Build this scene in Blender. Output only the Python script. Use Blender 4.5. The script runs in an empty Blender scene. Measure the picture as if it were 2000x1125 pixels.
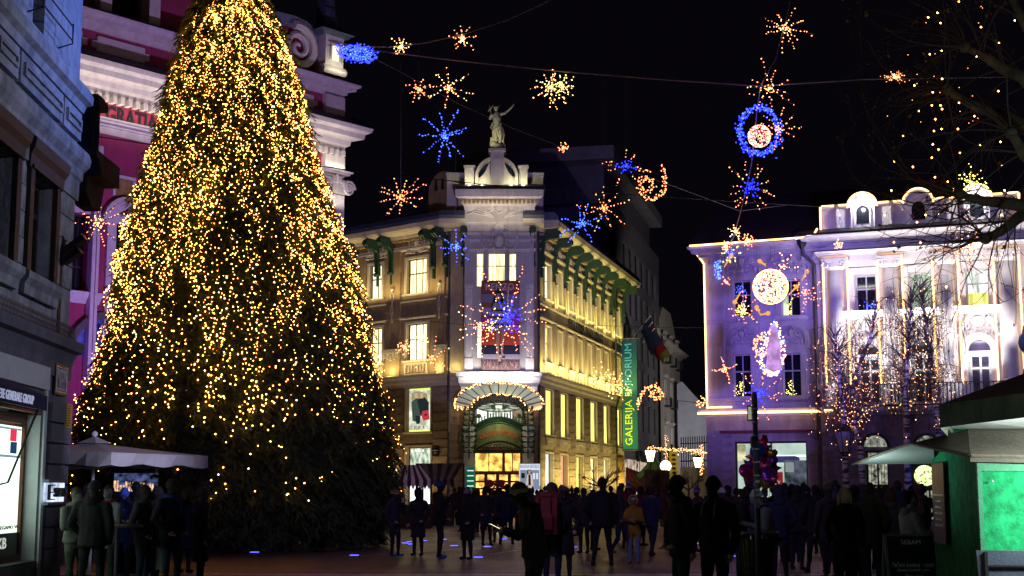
import bpy,bmesh,math,random
import numpy as np
from mathutils import Vector,Matrix,Euler
PI = math.pi
R = math.radians
sc = bpy.context.scene
col = sc.collection

# ------------------------------------------------------------------ camera
FL = 2777.8                      # focal length in photo pixels (50 mm on 36 mm)
TH = math.atan(395 / FL)
CAMZ = 1.65
cd = bpy.data.cameras.new('camera')
cam = bpy.data.objects.new('camera',cd); col.objects.link(cam)
cd.sensor_width = 36; cd.lens = 50; cd.clip_end = 3000; cd.clip_start = 0.1
cam.location = (0,0,CAMZ); cam.rotation_euler = (PI / 2 + TH,0,0)
sc.camera = cam

# ------------------------------------------------------------------ world: night sky
w = bpy.data.worlds.new('World'); sc.world = w; w.use_nodes = True
bg = w.node_tree.nodes['Background']
bg.inputs['Color'].default_value = (0.32,0.24,0.50,1); bg.inputs['Strength'].default_value = 0.0055
sc.view_settings.view_transform = 'Standard'; sc.view_settings.look = 'None'
sc.view_settings.exposure = 0; sc.view_settings.gamma = 1
sc.view_settings.use_curve_mapping = False
sc.cycles.max_bounces = 4; sc.cycles.diffuse_bounces = 2; sc.cycles.glossy_bounces = 2
sc.cycles.transmission_bounces = 3; sc.cycles.transparent_max_bounces = 6
sc.cycles.sample_clamp_indirect = 2.0
sc.cycles.caustics_reflective = False; sc.cycles.caustics_refractive = False

def W(px,py,Y):
 """photo pixel -> world point at depth Y"""
 dx = (px - 1000) / FL; v = (562.5 - py) / FL
 y = math.cos(TH) - v * math.sin(TH); z = math.sin(TH) + v * math.cos(TH)
 t = Y / y
 return Vector((dx * t,Y,CAMZ + z * t))
def MPP(Y): return Y / FL      # metres per photo pixel

# ------------------------------------------------------------------ lights
def spot(loc,tgt,power,color,angle=40,blend=0.5,size=0.3):
 l = bpy.data.lights.new('floodlight','SPOT'); l.energy = power; l.color = color
 l.spot_size = R(angle); l.spot_blend = blend; l.shadow_soft_size = size
 o = bpy.data.objects.new('floodlight',l); col.objects.link(o)
 o.location = loc; d = Vector(tgt) - Vector(loc)
 o.rotation_euler = d.to_track_quat('-Z','Y').to_euler()
 return o
def area(loc,tgt,power,color,sx,sy,rot=None):
 l = bpy.data.lights.new('strip_light','AREA'); l.shape = 'RECTANGLE'; l.energy = power; l.color = color
 l.size = sx; l.size_y = sy
 o = bpy.data.objects.new('strip_light',l); col.objects.link(o); o.location = loc
 d = Vector(tgt) - Vector(loc)
 o.rotation_euler = d.to_track_quat('-Z','Y').to_euler() if rot is None else rot
 return o
def strip(pa,pb,aim,power,color,wdt=0.12):
 """long floodlight bar from pa to pb, shining towards direction aim"""
 pa = Vector(pa); pb = Vector(pb); x = (pb - pa).normalized(); z = -Vector(aim); z = (z - x * z.dot(x)).normalized()
 y = z.cross(x)
 l = bpy.data.lights.new('strip_light','AREA'); l.shape = 'RECTANGLE'; l.energy = power; l.color = color
 l.size = (pb - pa).length; l.size_y = wdt
 o = bpy.data.objects.new('strip_light',l); col.objects.link(o)
 m = Matrix((x,y,z)).transposed().to_4x4(); m.translation = (pa + pb) / 2
 o.matrix_world = m
 return o
def point(loc,power,color,size=0.06):
 l = bpy.data.lights.new('lamp_light','POINT'); l.energy = power; l.color = color; l.shadow_soft_size = size
 o = bpy.data.objects.new('lamp_light',l); col.objects.link(o); o.location = loc
 return o
BLUE = (0.16,0.28,1.0); VIO = (0.52,0.34,1.0); YEL = (1.0,0.82,0.28); WARM = (1.0,0.72,0.42)
# projectors that wash the square's houses in colour, plus added unseen fills
spot((1,33,12),(-8.0,24,9.6),9000,(0.12,0.24,1.0),26,1.0,0.4)
spot((4,20,8),(-7.6,22,6.5),1500,(0.60,0.66,1.0),56,0.9,0.4)  # added grey fill that lifts the dark lower bank wall
spot((-2,22,3),(-8.6,27.5,2.4),1300,(0.62,0.6,1.0),34,0.8,0.3)        # bank facade; this last one is added to brighten the market parasol
spot((-1.5,50,3),(-14.5,66,15),10000,(0.58,0.40,1.0),82,0.8,0.4)       # church
spot((-16.5,52,1.5),(-17.6,63,11),1700,(0.3,0.12,1.0),70,0.9,0.3)
spot((1.5,48,3.5),W(965,520,87),15000,(0.56,0.50,1.0),26.5,0.12,0.2)      # emporium corner bay
spot((9,30,5),W(1470,640,61),26000,(0.24,0.16,1.0),27,0.7,0.3)     # right house
spot((13.6,50,2.2),W(1440,590,61),1500,(0.16,0.10,1.0),40,0.9,0.2)
spot((12,35,6),W(1820,600,58),6500,(0.36,0.33,1.0),34,0.7,0.3)      # palace
spot((16,44,1.5),W(1700,900,58),420,(0.06,0.10,1.0),60,0.9,0.3)    # palace ground floor
spot((14,30,6),W(1770,820,47),500,(0.10,0.14,1.0),30,0.8,0.3)      # birch trunks
spot((-3,12,12),(3,42,0),3400,(0.62,0.42,1.0),58,0.9,0.6)         # added faint violet fill so the crowd's clothes show

spot((24,100,6),(12,130,14),15000,(0.85,0.78,0.85),60,0.9,0.5)  # added fill for the office block, no lamp stands there
spot((30,118,8),(14.5,145,12),6000,(0.9,0.85,0.8),50,0.9,0.5)        # added dim fill on the office block, in place of ambient light
spot((3.0,19,1.0),W(1850,250,21.5),110,(1.0,0.6,0.3),60,0.9,0.2)     # added unseen uplight so the plane tree twigs show
area((2.6,8.2,2.3),(5.2,11.4,2.75),8,(.85,1.0,.85),.5,.3)  # added unseen soft fill that brightens the large canvas roof's valance
# ------------------------------------------------------------------ materials
MATS = {}
def mat(name,colr,rough=0.8,ns=3.0,amt=0.25,bump=0.15,metal=0.0,ns2=None,dirt=0.0,spec=0.3):
 if name in MATS: return MATS[name]
 m = bpy.data.materials.new(name); m.use_nodes = True; nt = m.node_tree; N = nt.nodes; L = nt.links
 p = N['Principled BSDF']; p.inputs['Roughness'].default_value = rough; p.inputs['Metallic'].default_value = metal
 p.inputs['Specular IOR Level'].default_value = spec
 tc = N.new('ShaderNodeTexCoord')
 n = N.new('ShaderNodeTexNoise'); n.inputs['Scale'].default_value = ns; n.inputs['Detail'].default_value = 6
 n.inputs['Roughness'].default_value = 0.62
 L.new(tc.outputs['Object'],n.inputs['Vector'])
 r = N.new('ShaderNodeMapRange'); r.inputs['From Min'].default_value = 0.3; r.inputs['From Max'].default_value = 0.7
 r.inputs['To Min'].default_value = 1 - amt; r.inputs['To Max'].default_value = 1 + amt * 0.6
 L.new(n.outputs['Fac'],r.inputs['Value'])
 mx = N.new('ShaderNodeVectorMath'); mx.operation = 'SCALE'
 mx.inputs[0].default_value = colr[:3]; L.new(r.outputs['Result'],mx.inputs['Scale'])
 out = mx.outputs['Vector']
 if dirt:
  # rain streaks: noise stretched along z
  mp = N.new('ShaderNodeMapping'); mp.inputs['Scale'].default_value = (2.2,2.2,0.25)
  L.new(tc.outputs['Object'],mp.inputs['Vector'])
  n3 = N.new('ShaderNodeTexNoise'); n3.inputs['Scale'].default_value = 1.6; n3.inputs['Detail'].default_value = 8
  n3.inputs['Roughness'].default_value = 0.7
  L.new(mp.outputs['Vector'],n3.inputs['Vector'])
  r3 = N.new('ShaderNodeMapRange'); r3.inputs['From Min'].default_value = 0.42; r3.inputs['From Max'].default_value = 0.7
  r3.inputs['To Min'].default_value = 1; r3.inputs['To Max'].default_value = 1 - dirt
  L.new(n3.outputs['Fac'],r3.inputs['Value'])
  m2 = N.new('ShaderNodeVectorMath'); m2.operation = 'SCALE'; L.new(out,m2.inputs[0]); L.new(r3.outputs['Result'],m2.inputs['Scale'])
  out = m2.outputs['Vector']
 L.new(out,p.inputs['Base Color'])
 if bump:
  n2 = N.new('ShaderNodeTexNoise'); n2.inputs['Scale'].default_value = ns2 or ns * 6; n2.inputs['Detail'].default_value = 4
  L.new(tc.outputs['Object'],n2.inputs['Vector'])
  b = N.new('ShaderNodeBump'); b.inputs['Strength'].default_value = bump; b.inputs['Distance'].default_value = 0.03
  L.new(n2.outputs['Fac'],b.inputs['Height']); L.new(b.outputs['Normal'],p.inputs['Normal'])
 MATS[name] = m; return m
def emit(name,colr,strength,pattern=None,samp=True):
 if name in MATS: return MATS[name]
 m = bpy.data.materials.new(name); m.use_nodes = True; nt = m.node_tree; N = nt.nodes; L = nt.links
 N.remove(N['Principled BSDF']); e = N.new('ShaderNodeEmission'); e.inputs['Color'].default_value = (*colr,1)
 e.inputs['Strength'].default_value = strength
 L.new(e.outputs['Emission'],N['Material Output'].inputs['Surface'])
 if pattern:
  tc = N.new('ShaderNodeTexCoord'); mp = N.new('ShaderNodeMapping'); mp.inputs['Scale'].default_value = pattern[0]
  L.new(tc.outputs['Object'],mp.inputs['Vector'])
  n = N.new('ShaderNodeTexNoise'); n.inputs['Scale'].default_value = 1.0; n.inputs['Detail'].default_value = 3
  L.new(mp.outputs['Vector'],n.inputs['Vector'])
  r = N.new('ShaderNodeMapRange'); r.inputs['From Min'].default_value = 0.35; r.inputs['From Max'].default_value = 0.65
  r.inputs['To Min'].default_value = strength * pattern[1]; r.inputs['To Max'].default_value = strength * pattern[2]
  L.new(n.outputs['Fac'],r.inputs['Value']); L.new(r.outputs['Result'],e.inputs['Strength'])
 if not samp:
  m.cycles.emission_sampling = 'NONE'
 MATS[name] = m; return m

STONE = mat('pale_stone',(0.42,0.38,0.32),0.85,1.2,0.2,0.2,dirt=0.25)
STONE2 = mat('rusticated_stone',(0.36,0.32,0.26),0.85,1.5,0.25,0.3,dirt=0.3)
TRIM = mat('light_trim',(0.55,0.51,0.45),0.8,2.0,0.15,0.15,dirt=0.15)
GREY = mat('grey_bank_stone',(0.40,0.40,0.40),0.85,1.6,0.45,0.35,dirt=0.5)
GREYD = mat('dark_bank_render',(0.15,0.15,0.17),0.8,2.0,0.25,0.2,dirt=0.3)
PINK = mat('pink_render',(0.38,0.05,0.13),0.85,0.8,0.22,0.15,dirt=0.2)
WHITE = mat('white_render',(0.66,0.62,0.60),0.8,1.3,0.15,0.15,dirt=0.2)
LILAC = mat('purple_house_render',(0.50,0.46,0.48),0.85,1.0,0.18,0.2,dirt=0.22)
SLATE = mat('slate_roof',(0.03,0.03,0.035),0.6,4,0.3,0.3)
BRONZE = mat('green_painted_iron',(0.022,0.060,0.032),0.45,4,0.3,0.2)
IRON = mat('black_iron',(0.012,0.014,0.013),0.5,5,0.2,0.1)
DARKW = mat('dark_wood_frame',(0.045,0.028,0.02),0.5,6,0.3,0.1)
BROWNW = mat('brown_wood_frame',(0.14,0.05,0.02),0.45,6,0.3,0.1)
FRAMEW = mat('pale_window_frame',(0.5,0.5,0.48),0.6,6,0.1,0.05)
GLASSD = mat('dark_glass',(0.010,0.012,0.018),0.12,2,0.2,0.0,spec=0.3)
WIRE = mat('steel_cable',(0.14,0.14,0.17),0.4,6,0.1,0.0,metal=0.3)
BLACK = mat('black_plastic',(0.01,0.01,0.012),0.5,5,0.1,0.0)
COBBLE_JOINT = None
L_WIN = emit('lit_window_warm',(1.0,0.84,0.42),2.1,((7,7,0.6),0.4,1.4))
LW2 = emit('lit_window_amber',(1.0,0.70,0.28),1.3,((3,3,1.5),0.25,1.6)); LW3 = emit('lit_window_pale',(1.0,0.92,0.62),1.9,((9,9,0.4),0.5,1.3))
L_WINY = emit('lit_window_yellow',(0.96,0.90,0.22),1.35,((5,5,0.5),0.6,1.3))
L_WINW = emit('lit_window_white',(0.92,0.97,0.88),1.6,((3,3,1),0.5,1.3))
L_WING = emit('lit_window_green',(0.72,0.85,0.66),0.9,((4,4,2),0.3,1.3))
L_DOOR = emit('lit_shop_amber',(1.0,0.50,0.10),1.6,((2.5,2.5,2.5),0.35,1.9))
ROPE = emit('rope_light',(1.0,0.56,0.20),5.0)
BULB = emit('warm_bulb',(1.0,0.42,0.14),9.5)
BULBT = emit('tree_bulb',(1.0,0.36,0.065),26.0)
BULBO = emit('orange_bulb',(1.0,0.27,0.09),7.0)
BULBB = emit('blue_bulb',(0.010,0.018,1.0),14.0)
BULBC = emit('ice_blue_bulb',(0.035,0.085,1.0),11.0)
BULBP = emit('pink_bulb',(1.0,0.20,0.20),6.0)
BULBY = emit('yellow_bulb',(0.9,0.75,0.15),9.0)
LAMPG = emit('street_lamp_glass',(1.0,0.74,0.38),11.0)

# ------------------------------------------------------------------ mesh builder
class MB:
 def __init__(s): s.v = []; s.f = []; s.m = []; s.X = None
 def _a(s,vs,fs,mi):
  b = len(s.v)
  if s.X is not None: vs = [tuple(s.X @ Vector(p)) for p in vs]
  s.v += [tuple(p) for p in vs]; s.f += [tuple(b + i for i in f) for f in fs]; s.m += [mi] * len(fs)
 def box(s,x0,x1,y0,y1,z0,z1,mi=0):
  s._a([(x0,y0,z0),(x1,y0,z0),(x1,y1,z0),(x0,y1,z0),(x0,y0,z1),(x1,y0,z1),(x1,y1,z1),(x0,y1,z1)],
             [(0,1,5,4),(1,2,6,5),(2,3,7,6),(3,0,4,7),(4,5,6,7),(3,2,1,0)],mi)
 def poly(s,pts,mi=0): s._a(pts,[tuple(range(len(pts)))],mi)
 def prism(s,p,y0,y1,mi=0):
  """p: (x,z) outline, extruded from y0 (front) to y1"""
  a = sum(p[i][0] * p[(i + 1) % len(p)][1] - p[(i + 1) % len(p)][0] * p[i][1] for i in range(len(p)))
  if a < 0: p = p[::-1]
  n = len(p)
  s._a([(x,y0,z) for x,z in p] + [(x,y1,z) for x,z in p],
             [tuple(range(n)),tuple(range(2 * n - 1,n - 1,-1))] + [(i + n,(i + 1) % n + n,(i + 1) % n,i) for i in range(n)],mi)
 def prismx(s,p,x0,x1,mi=0):
  """p: (y,z) outline extruded along x"""
  n = len(p)
  s._a([(x0,y,z) for y,z in p] + [(x1,y,z) for y,z in p],
             [tuple(range(n)),tuple(range(2 * n - 1,n - 1,-1))] + [(i,i + n,(i + 1) % n + n,(i + 1) % n) for i in range(n)],mi)
 def mold(s,prof,u0,u1,mi=0,ret=0.0):
  """moulding: prof [(out,z)...] bottom to top; the section is closed against the wall; ends return by `ret` of the projection"""
  p = [(0.02,prof[0][1])] + [(-o,z) for o,z in prof] + [(0.02,prof[-1][1])]
  n = len(p)
  a = [(u0 + (y if ret and y < 0 else 0) * ret,y,z) for y,z in p]; b = [(u1 - (y if ret and y < 0 else 0) * ret,y,z) for y,z in p]
  s._a(a + b,[tuple(range(n)),tuple(range(2 * n - 1,n - 1,-1))] + [(i,i + n,(i + 1) % n + n,(i + 1) % n) for i in range(n)],mi)
 def tube(s,pts,r,n=5,mi=0,cap=True,closed=False):
  pts = [Vector(p) for p in pts]; k = len(pts)
  rs = r if isinstance(r,(list,tuple)) else [r] * k
  vs = []; prev = None
  for i,p in enumerate(pts):
   if closed: t = pts[(i + 1) % k] - pts[i - 1]
   else: t = pts[min(i + 1,k - 1)] - pts[max(i - 1,0)]
   if t.length < 1e-9: t = Vector((0,0,1))
   t.normalize()
   if prev is None:
    a = Vector((0,0,1)) if abs(t.z) < 0.9 else Vector((1,0,0))
    e = t.cross(a).normalized()
   else:
    e = (prev - t * prev.dot(t))
    e = e.normalized() if e.length > 1e-6 else t.orthogonal().normalized()
   prev = e; g = t.cross(e)
   for j in range(n):
    an = 2 * PI * j / n
    vs.append(p + (e * math.cos(an) + g * math.sin(an)) * rs[i])
  fs = []
  for i in range(k if closed else k - 1):
   i2 = (i + 1) % k
   for j in range(n):
    fs.append((i * n + j,i * n + (j + 1) % n,i2 * n + (j + 1) % n,i2 * n + j))
  if cap and not closed:
   fs.append(tuple(range(n - 1,-1,-1))); fs.append(tuple((k - 1) * n + j for j in range(n)))
  s._a(vs,fs,mi)
 def lathe(s,prof,c=(0,0,0),n=12,mi=0,a0=0,a1=2 * PI):
  full = abs(a1 - a0 - 2 * PI) < 1e-6; k = n if full else n + 1
  vs = []
  for r,z in prof:
   for j in range(k):
    a = a0 + (a1 - a0) * j / n
    vs.append((c[0] + r * math.cos(a),c[1] + r * math.sin(a),c[2] + z))
  fs = []
  for i in range(len(prof) - 1):
   for j in range(n):
    j2 = (j + 1) % k
    fs.append((i * k + j,i * k + j2,(i + 1) * k + j2,(i + 1) * k + j))
  if full:
   fs.append(tuple(range(k - 1,-1,-1))); fs.append(tuple((len(prof) - 1) * k + j for j in range(k)))
  s._a(vs,fs,mi)
 def ell(s,c,rx,ry,rz,n=8,m=6,mi=0):
  vs = []
  for i in range(m + 1):
   t = PI * i / m
   for j in range(n):
    a = 2 * PI * j / n
    vs.append((c[0] + rx * math.sin(t) * math.cos(a),c[1] + ry * math.sin(t) * math.sin(a),c[2] - rz * math.cos(t)))
  s._a(vs,[(i * n + j,i * n + (j + 1) % n,(i + 1) * n + (j + 1) % n,(i + 1) * n + j) for i in range(m) for j in range(n)],mi)
 def octa(s,c,r,mi=0):
  x,y,z = c
  s._a([(x + r,y,z),(x - r,y,z),(x,y + r,z),(x,y - r,z),(x,y,z + r),(x,y,z - r)],
             [(0,2,4),(2,1,4),(1,3,4),(3,0,4),(2,0,5),(1,2,5),(3,1,5),(0,3,5)],mi)
 def mesh(s,name,mats,smooth=False):
  me = bpy.data.meshes.new(name); me.from_pydata(s.v,[],s.f)
  if not isinstance(mats,(list,tuple)): mats = [mats]
  for m in mats: me.materials.append(m)
  if len(mats) > 1: me.polygons.foreach_set('material_index',s.m)
  if smooth: me.polygons.foreach_set('use_smooth',[True] * len(me.polygons))
  me.update(); return me

def tri_mesh(name,V,T,mat_,smooth=False):
 me = bpy.data.meshes.new(name)
 V = np.asarray(V,dtype=np.float32); T = np.asarray(T,dtype=np.int32)
 me.vertices.add(len(V)); me.vertices.foreach_set('co',V.ravel())
 me.loops.add(T.size); me.loops.foreach_set('vertex_index',T.ravel())
 me.polygons.add(len(T)); me.polygons.foreach_set('loop_start',np.arange(0,T.size,T.shape[1],dtype=np.int32))
 me.materials.append(mat_); me.update(calc_edges=True); return me

def thing(name,label,cat,loc=(0,0,0),rz=0,group=None):
 o = bpy.data.objects.new(name,None); col.objects.link(o); o.empty_display_size = 0.1
 o.location = loc; o.rotation_euler = (0,0,rz); o['label'] = label; o['category'] = cat
 if group: o['group'] = group
 return o
def put(name,me,parent=None,loc=(0,0,0),rz=0,kind=None,label=None,cat=None,group=None,scale=None):
 o = bpy.data.objects.new(name,me); col.objects.link(o); o.location = loc
 if rz: o.rotation_euler = (0,0,rz)
 if scale is not None: o.scale = scale
 if parent is not None: o.parent = parent
 if kind: o['kind'] = kind
 if label: o['label'] = label
 if cat: o['category'] = cat
 if group: o['group'] = group
 return o
def world_part(name,mb,mats,root,smooth=False,kind=None,label=None):
 """mesh given in world coordinates, parented to an unrotated root"""
 l = Vector(root.location) if root is not None else Vector((0,0,0))
 mb.v = [(p[0] - l.x,p[1] - l.y,p[2] - l.z) for p in mb.v]
 return put(name,mb.mesh(name,mats,smooth),root,kind=kind,label=label)

class Fac:
 """a facade plane: local x along it, local -y outwards, z up"""
 def __init__(s,pa,pb):
  s.o = Vector((pa[0],pa[1],0)); b = Vector((pb[0],pb[1],0)); s.L = (b - s.o).length
  s.d = (b - s.o).normalized(); s.n = Vector((s.d.y,-s.d.x,0)); s.rz = math.atan2(s.d.y,s.d.x)
 def uz(s,px,py,out=0.0):
  p = W(px,py,1.0); dr = p - cam.location
  t = (out + (s.o - Vector((0,0,CAMZ))).dot(s.n) - (0 if True else 0)) / dr.dot(s.n)
  q = Vector((0,0,CAMZ)) + dr * t
  return (q - s.o).dot(s.d),q.z
 def rect(s,x0,x1,y0,y1,out=0.0):
  ym = (y0 + y1) / 2; xm = (x0 + x1) / 2
  return s.uz(x0,ym,out)[0],s.uz(x1,ym,out)[0],s.uz(xm,y1,out)[1],s.uz(xm,y0,out)[1]
 def wp(s,u,y,z): return s.o + s.d * u - s.n * y + Vector((0,0,z))
def fpart(name,mb,mats,root,fac,smooth=False,kind=None,label=None):
 return put(name,mb.mesh(name,mats,smooth),root,loc=fac.o - Vector(root.location),rz=fac.rz,kind=kind,label=label)
def gpx(px,Y): return W(px,957,Y)

def wall_grid(mb,u0,u1,z0,z1,ops,depth=0.35,y=0.0,mi=0):
 """wall sheet with openings (ua,ub,za,zb) and their reveals"""
 us = sorted({u0,u1,*[max(u0,min(u1,q)) for o in ops for q in o[:2]]}); zs = sorted({z0,z1,*[max(z0,min(z1,q)) for o in ops for q in o[2:4]]})
 for a,b in zip(us,us[1:]):
  for c,d in zip(zs,zs[1:]):
   um = (a + b) / 2; zm = (c + d) / 2
   if b - a < 1e-5 or d - c < 1e-5: continue
   if any(o[0] < um < o[1] and o[2] < zm < o[3] for o in ops): continue
   mb.poly([(a,y,c),(b,y,c),(b,y,d),(a,y,d)],mi)
 for a,b,c,d in ops:
  mb.poly([(a,y,c),(a,y,d),(a,y + depth,d),(a,y + depth,c)],mi)
  mb.poly([(b,y,d),(b,y,c),(b,y + depth,c),(b,y + depth,d)],mi)
  mb.poly([(a,y,d),(b,y,d),(b,y + depth,d),(a,y + depth,d)],mi)
  mb.poly([(b,y,c),(a,y,c),(a,y + depth,c),(b,y + depth,c)],mi)

def window(root,fac,u0,u1,z0,z1,cols=2,trans=(0.62,),fm=None,pm=None,dep=0.2,fw=0.06,label=None,name='window',y0=0.0,split=True):
 """a window = frame part with its panes as sub-parts"""
 fm = fm or FRAMEW; pm = pm or GLASSD
 mb = MB(); d0 = y0 + dep - 0.05; d1 = y0 + dep + 0.03
 mb.box(u0,u0 + fw,d0,d1,z0,z1); mb.box(u1 - fw,u1,d0,d1,z0,z1)
 mb.box(u0 + fw,u1 - fw,d0,d1,z0,z0 + fw); mb.box(u0 + fw,u1 - fw,d0,d1,z1 - fw,z1)
 hs = [z0 + fw] + [z0 + (z1 - z0) * t for t in trans] + [z1 - fw]
 for t in trans:
  zz = z0 + (z1 - z0) * t; mb.box(u0 + fw,u1 - fw,d0 + 0.005,d1,zz - fw * 0.55,zz + fw * 0.55)
 cs = [u0 + fw + (u1 - u0 - 2 * fw) * i / cols for i in range(cols + 1)]
 for c in cs[1:-1]: mb.box(c - fw * 0.42,c + fw * 0.42,d0 + 0.01,d1 - 0.005,z0 + fw,z1 - fw)
 f = fpart(name,mb,fm,root,fac,label=label)
 if split:
  for i in range(cols):
   for a,b in zip(hs,hs[1:]):
    g = MB(); g.box(cs[i],cs[i + 1],d1 - 0.03,d1 - 0.015,a,b)
    put('pane',g.mesh('pane',pm),f)
 else:
  g = MB(); g.box(cs[0],cs[-1],d1 - 0.03,d1 - 0.015,hs[0],hs[-1]); put('pane',g.mesh('pane',pm),f)
 return f

def text_mesh(txt,size,ext=0.01,font_shear=0,space=1.0,bold=0.0):
 cu = bpy.data.curves.new('lettering','FONT'); cu.body = txt; cu.size = size; cu.extrude = ext; cu.resolution_u = 2
 cu.align_x = 'CENTER'; cu.align_y = 'CENTER'; cu.shear = font_shear; cu.space_character = space; cu.offset = bold
 ob = bpy.data.objects.new('lettering_tmp',cu); col.objects.link(ob)
 dg = bpy.context.evaluated_depsgraph_get(); dg.update()
 me = bpy.data.meshes.new_from_object(ob.evaluated_get(dg)); bpy.data.objects.remove(ob); bpy.data.curves.remove(cu)
 return me
def text_fit(name,txt,W_,H_,parent,loc,rz,m,ext=0.01,extra=None,shear=0,label=None,bold=0.0):
 """text lying in the local xz plane facing -y, fitted to W_ x H_ metres"""
 me = text_mesh(txt,1.0,ext,shear,bold=bold)
 xs = [v.co.x for v in me.vertices]; ys = [v.co.y for v in me.vertices]
 sx = W_ / max(1e-6,max(xs) - min(xs)); sy = H_ / max(1e-6,max(ys) - min(ys)); cx = (max(xs) + min(xs)) / 2; cy = (max(ys) + min(ys)) / 2
 me.transform(Matrix.Translation((-cx,-cy,0))); me.transform(Matrix.Diagonal((sx,sy,1,1)))
 me.transform(Matrix.Rotation(PI / 2,4,'X'))
 if extra is not None: me.transform(extra)
 me.materials.clear(); me.materials.append(m)
 me.name = name
 return put(name,me,parent,loc=loc,rz=rz,label=label)
rng = random.Random(7)
# ------------------------------------------------------------------ ground
def G(px,py):
 d = W(px,py,1.0) - cam.location; t = -CAMZ / d.z
 return Vector((d.x * t,d.y * t,0))
def cobble_mat():
 m = bpy.data.materials.new('granite_cobbles'); m.use_nodes = True; nt = m.node_tree; N = nt.nodes; L = nt.links
 p = N['Principled BSDF']; p.inputs['Roughness'].default_value = 0.5
 tc = N.new('ShaderNodeTexCoord')
 b = N.new('ShaderNodeTexBrick'); b.inputs['Scale'].default_value = 1.0; b.inputs['Brick Width'].default_value = 0.22; b.inputs['Row Height'].default_value = 0.16
 b.inputs['Mortar Size'].default_value = 0.018; b.inputs['Color1'].default_value = (0.10,0.085,0.085,1); b.inputs['Color2'].default_value = (0.24,0.20,0.20,1)
 b.inputs['Mortar'].default_value = (0.015,0.02,0.02,1)
 n0 = N.new('ShaderNodeTexNoise'); n0.inputs['Scale'].default_value = 1.1
 va = N.new('ShaderNodeVectorMath'); va.operation = 'MULTIPLY_ADD'; va.inputs[1].default_value = (0.25,0.25,0.25)
 L.new(tc.outputs['Object'],n0.inputs['Vector']); L.new(n0.outputs['Color'],va.inputs[0]); L.new(tc.outputs['Object'],va.inputs[2])
 L.new(va.outputs['Vector'],b.inputs['Vector'])
 n = N.new('ShaderNodeTexNoise'); n.inputs['Scale'].default_value = 0.35; n.inputs['Detail'].default_value = 6
 L.new(tc.outputs['Object'],n.inputs['Vector'])
 r = N.new('ShaderNodeMapRange'); r.inputs['From Min'].default_value = 0.3; r.inputs['From Max'].default_value = 0.7; r.inputs['To Min'].default_value = 0.55; r.inputs['To Max'].default_value = 1.3
 L.new(n.outputs['Fac'],r.inputs['Value'])
 mx = N.new('ShaderNodeVectorMath'); mx.operation = 'SCALE'; L.new(b.outputs['Color'],mx.inputs[0]); L.new(r.outputs['Result'],mx.inputs['Scale'])
 L.new(mx.outputs['Vector'],p.inputs['Base Color'])
 r2 = N.new('ShaderNodeMapRange'); r2.inputs['To Min'].default_value = 0.16; r2.inputs['To Max'].default_value = 0.65; L.new(n.outputs['Fac'],r2.inputs['Value']); L.new(r2.outputs['Result'],p.inputs['Roughness'])
 bp = N.new('ShaderNodeBump'); bp.inputs['Strength'].default_value = 0.7; bp.inputs['Distance'].default_value = 0.03; bp.invert = True
 L.new(b.outputs['Fac'],bp.inputs['Height']); L.new(bp.outputs['Normal'],p.inputs['Normal'])
 return m
COB = cobble_mat()
g = MB(); g.poly([(-250,-30,0),(250,-30,0),(250,420,0),(-250,420,0)])
put('square_paving',g.mesh('square_paving',COB),kind='structure')
PALE = mat('pale_paving_stone',(0.50,0.45,0.43),0.35,2.5,0.35,0.3)
ASPH = mat('dark_asphalt',(0.045,0.042,0.045),0.55,1.5,0.35,0.4)
g = MB(); g.poly([(-60,18.0,0.004),(60,18.0,0.004),(60,27.6,0.004),(-60,27.6,0.004)])
put('road_surface',g.mesh('road_surface',ASPH),kind='structure')
def band(pts,wd,nm='paving_strip'):
 g = MB(); pts = [Vector((p.x,p.y,0)) for p in pts]
 for a,b in zip(pts,pts[1:]):
  d = (b - a).normalized(); n = Vector((-d.y,d.x,0)) * wd / 2; L_ = (b - a).length; k = max(1,int(L_ / 1.2))
  for i in range(k):
   p = a + (b - a) * (i / k) + d * 0.012; q = a + (b - a) * ((i + 1) / k) - d * 0.012; z = 0.008 + rng.uniform(0,.004)
   g._a([p - n + Vector((0,0,z)),q - n + Vector((0,0,z)),q + n + Vector((0,0,z)),p + n + Vector((0,0,z))],[(0,1,2,3)],0)
 put(nm,g.mesh(nm,PALE),kind='structure')
g = MB()
for i in range(70):
 x = -60 + i * 1.72; g.box(x + .01,x + 1.71,27.6,27.9,0.0,0.05 + rng.uniform(0,.008))
put('kerb',g.mesh('kerb',PALE),kind='structure')
band([G(400,1114),G(900,1116),G(1600,1116)],.16)
band([G(660,1043),G(830,1045),G(1010,1047)],.22); band([G(640,1052),G(760,1054),G(960,1058)],.22)
band([G(690,1087),G(830,1078),G(985,1068)],.22); band([G(960,1083),G(1010,1075)],.2); band([G(1115,1072),G(1170,1083)],.25)
band([G(1240,1074),G(1420,1083)],.2); band([G(1240,1045),G(1320,1040)],.25); band([G(1240,1029),G(1310,1026)],.25); band([G(1260,1012),G(1320,1009)],.3)
band([G(860,1038),G(1000,1053)],.2); band([G(1330,1068),G(1520,1069)],.2)
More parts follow.
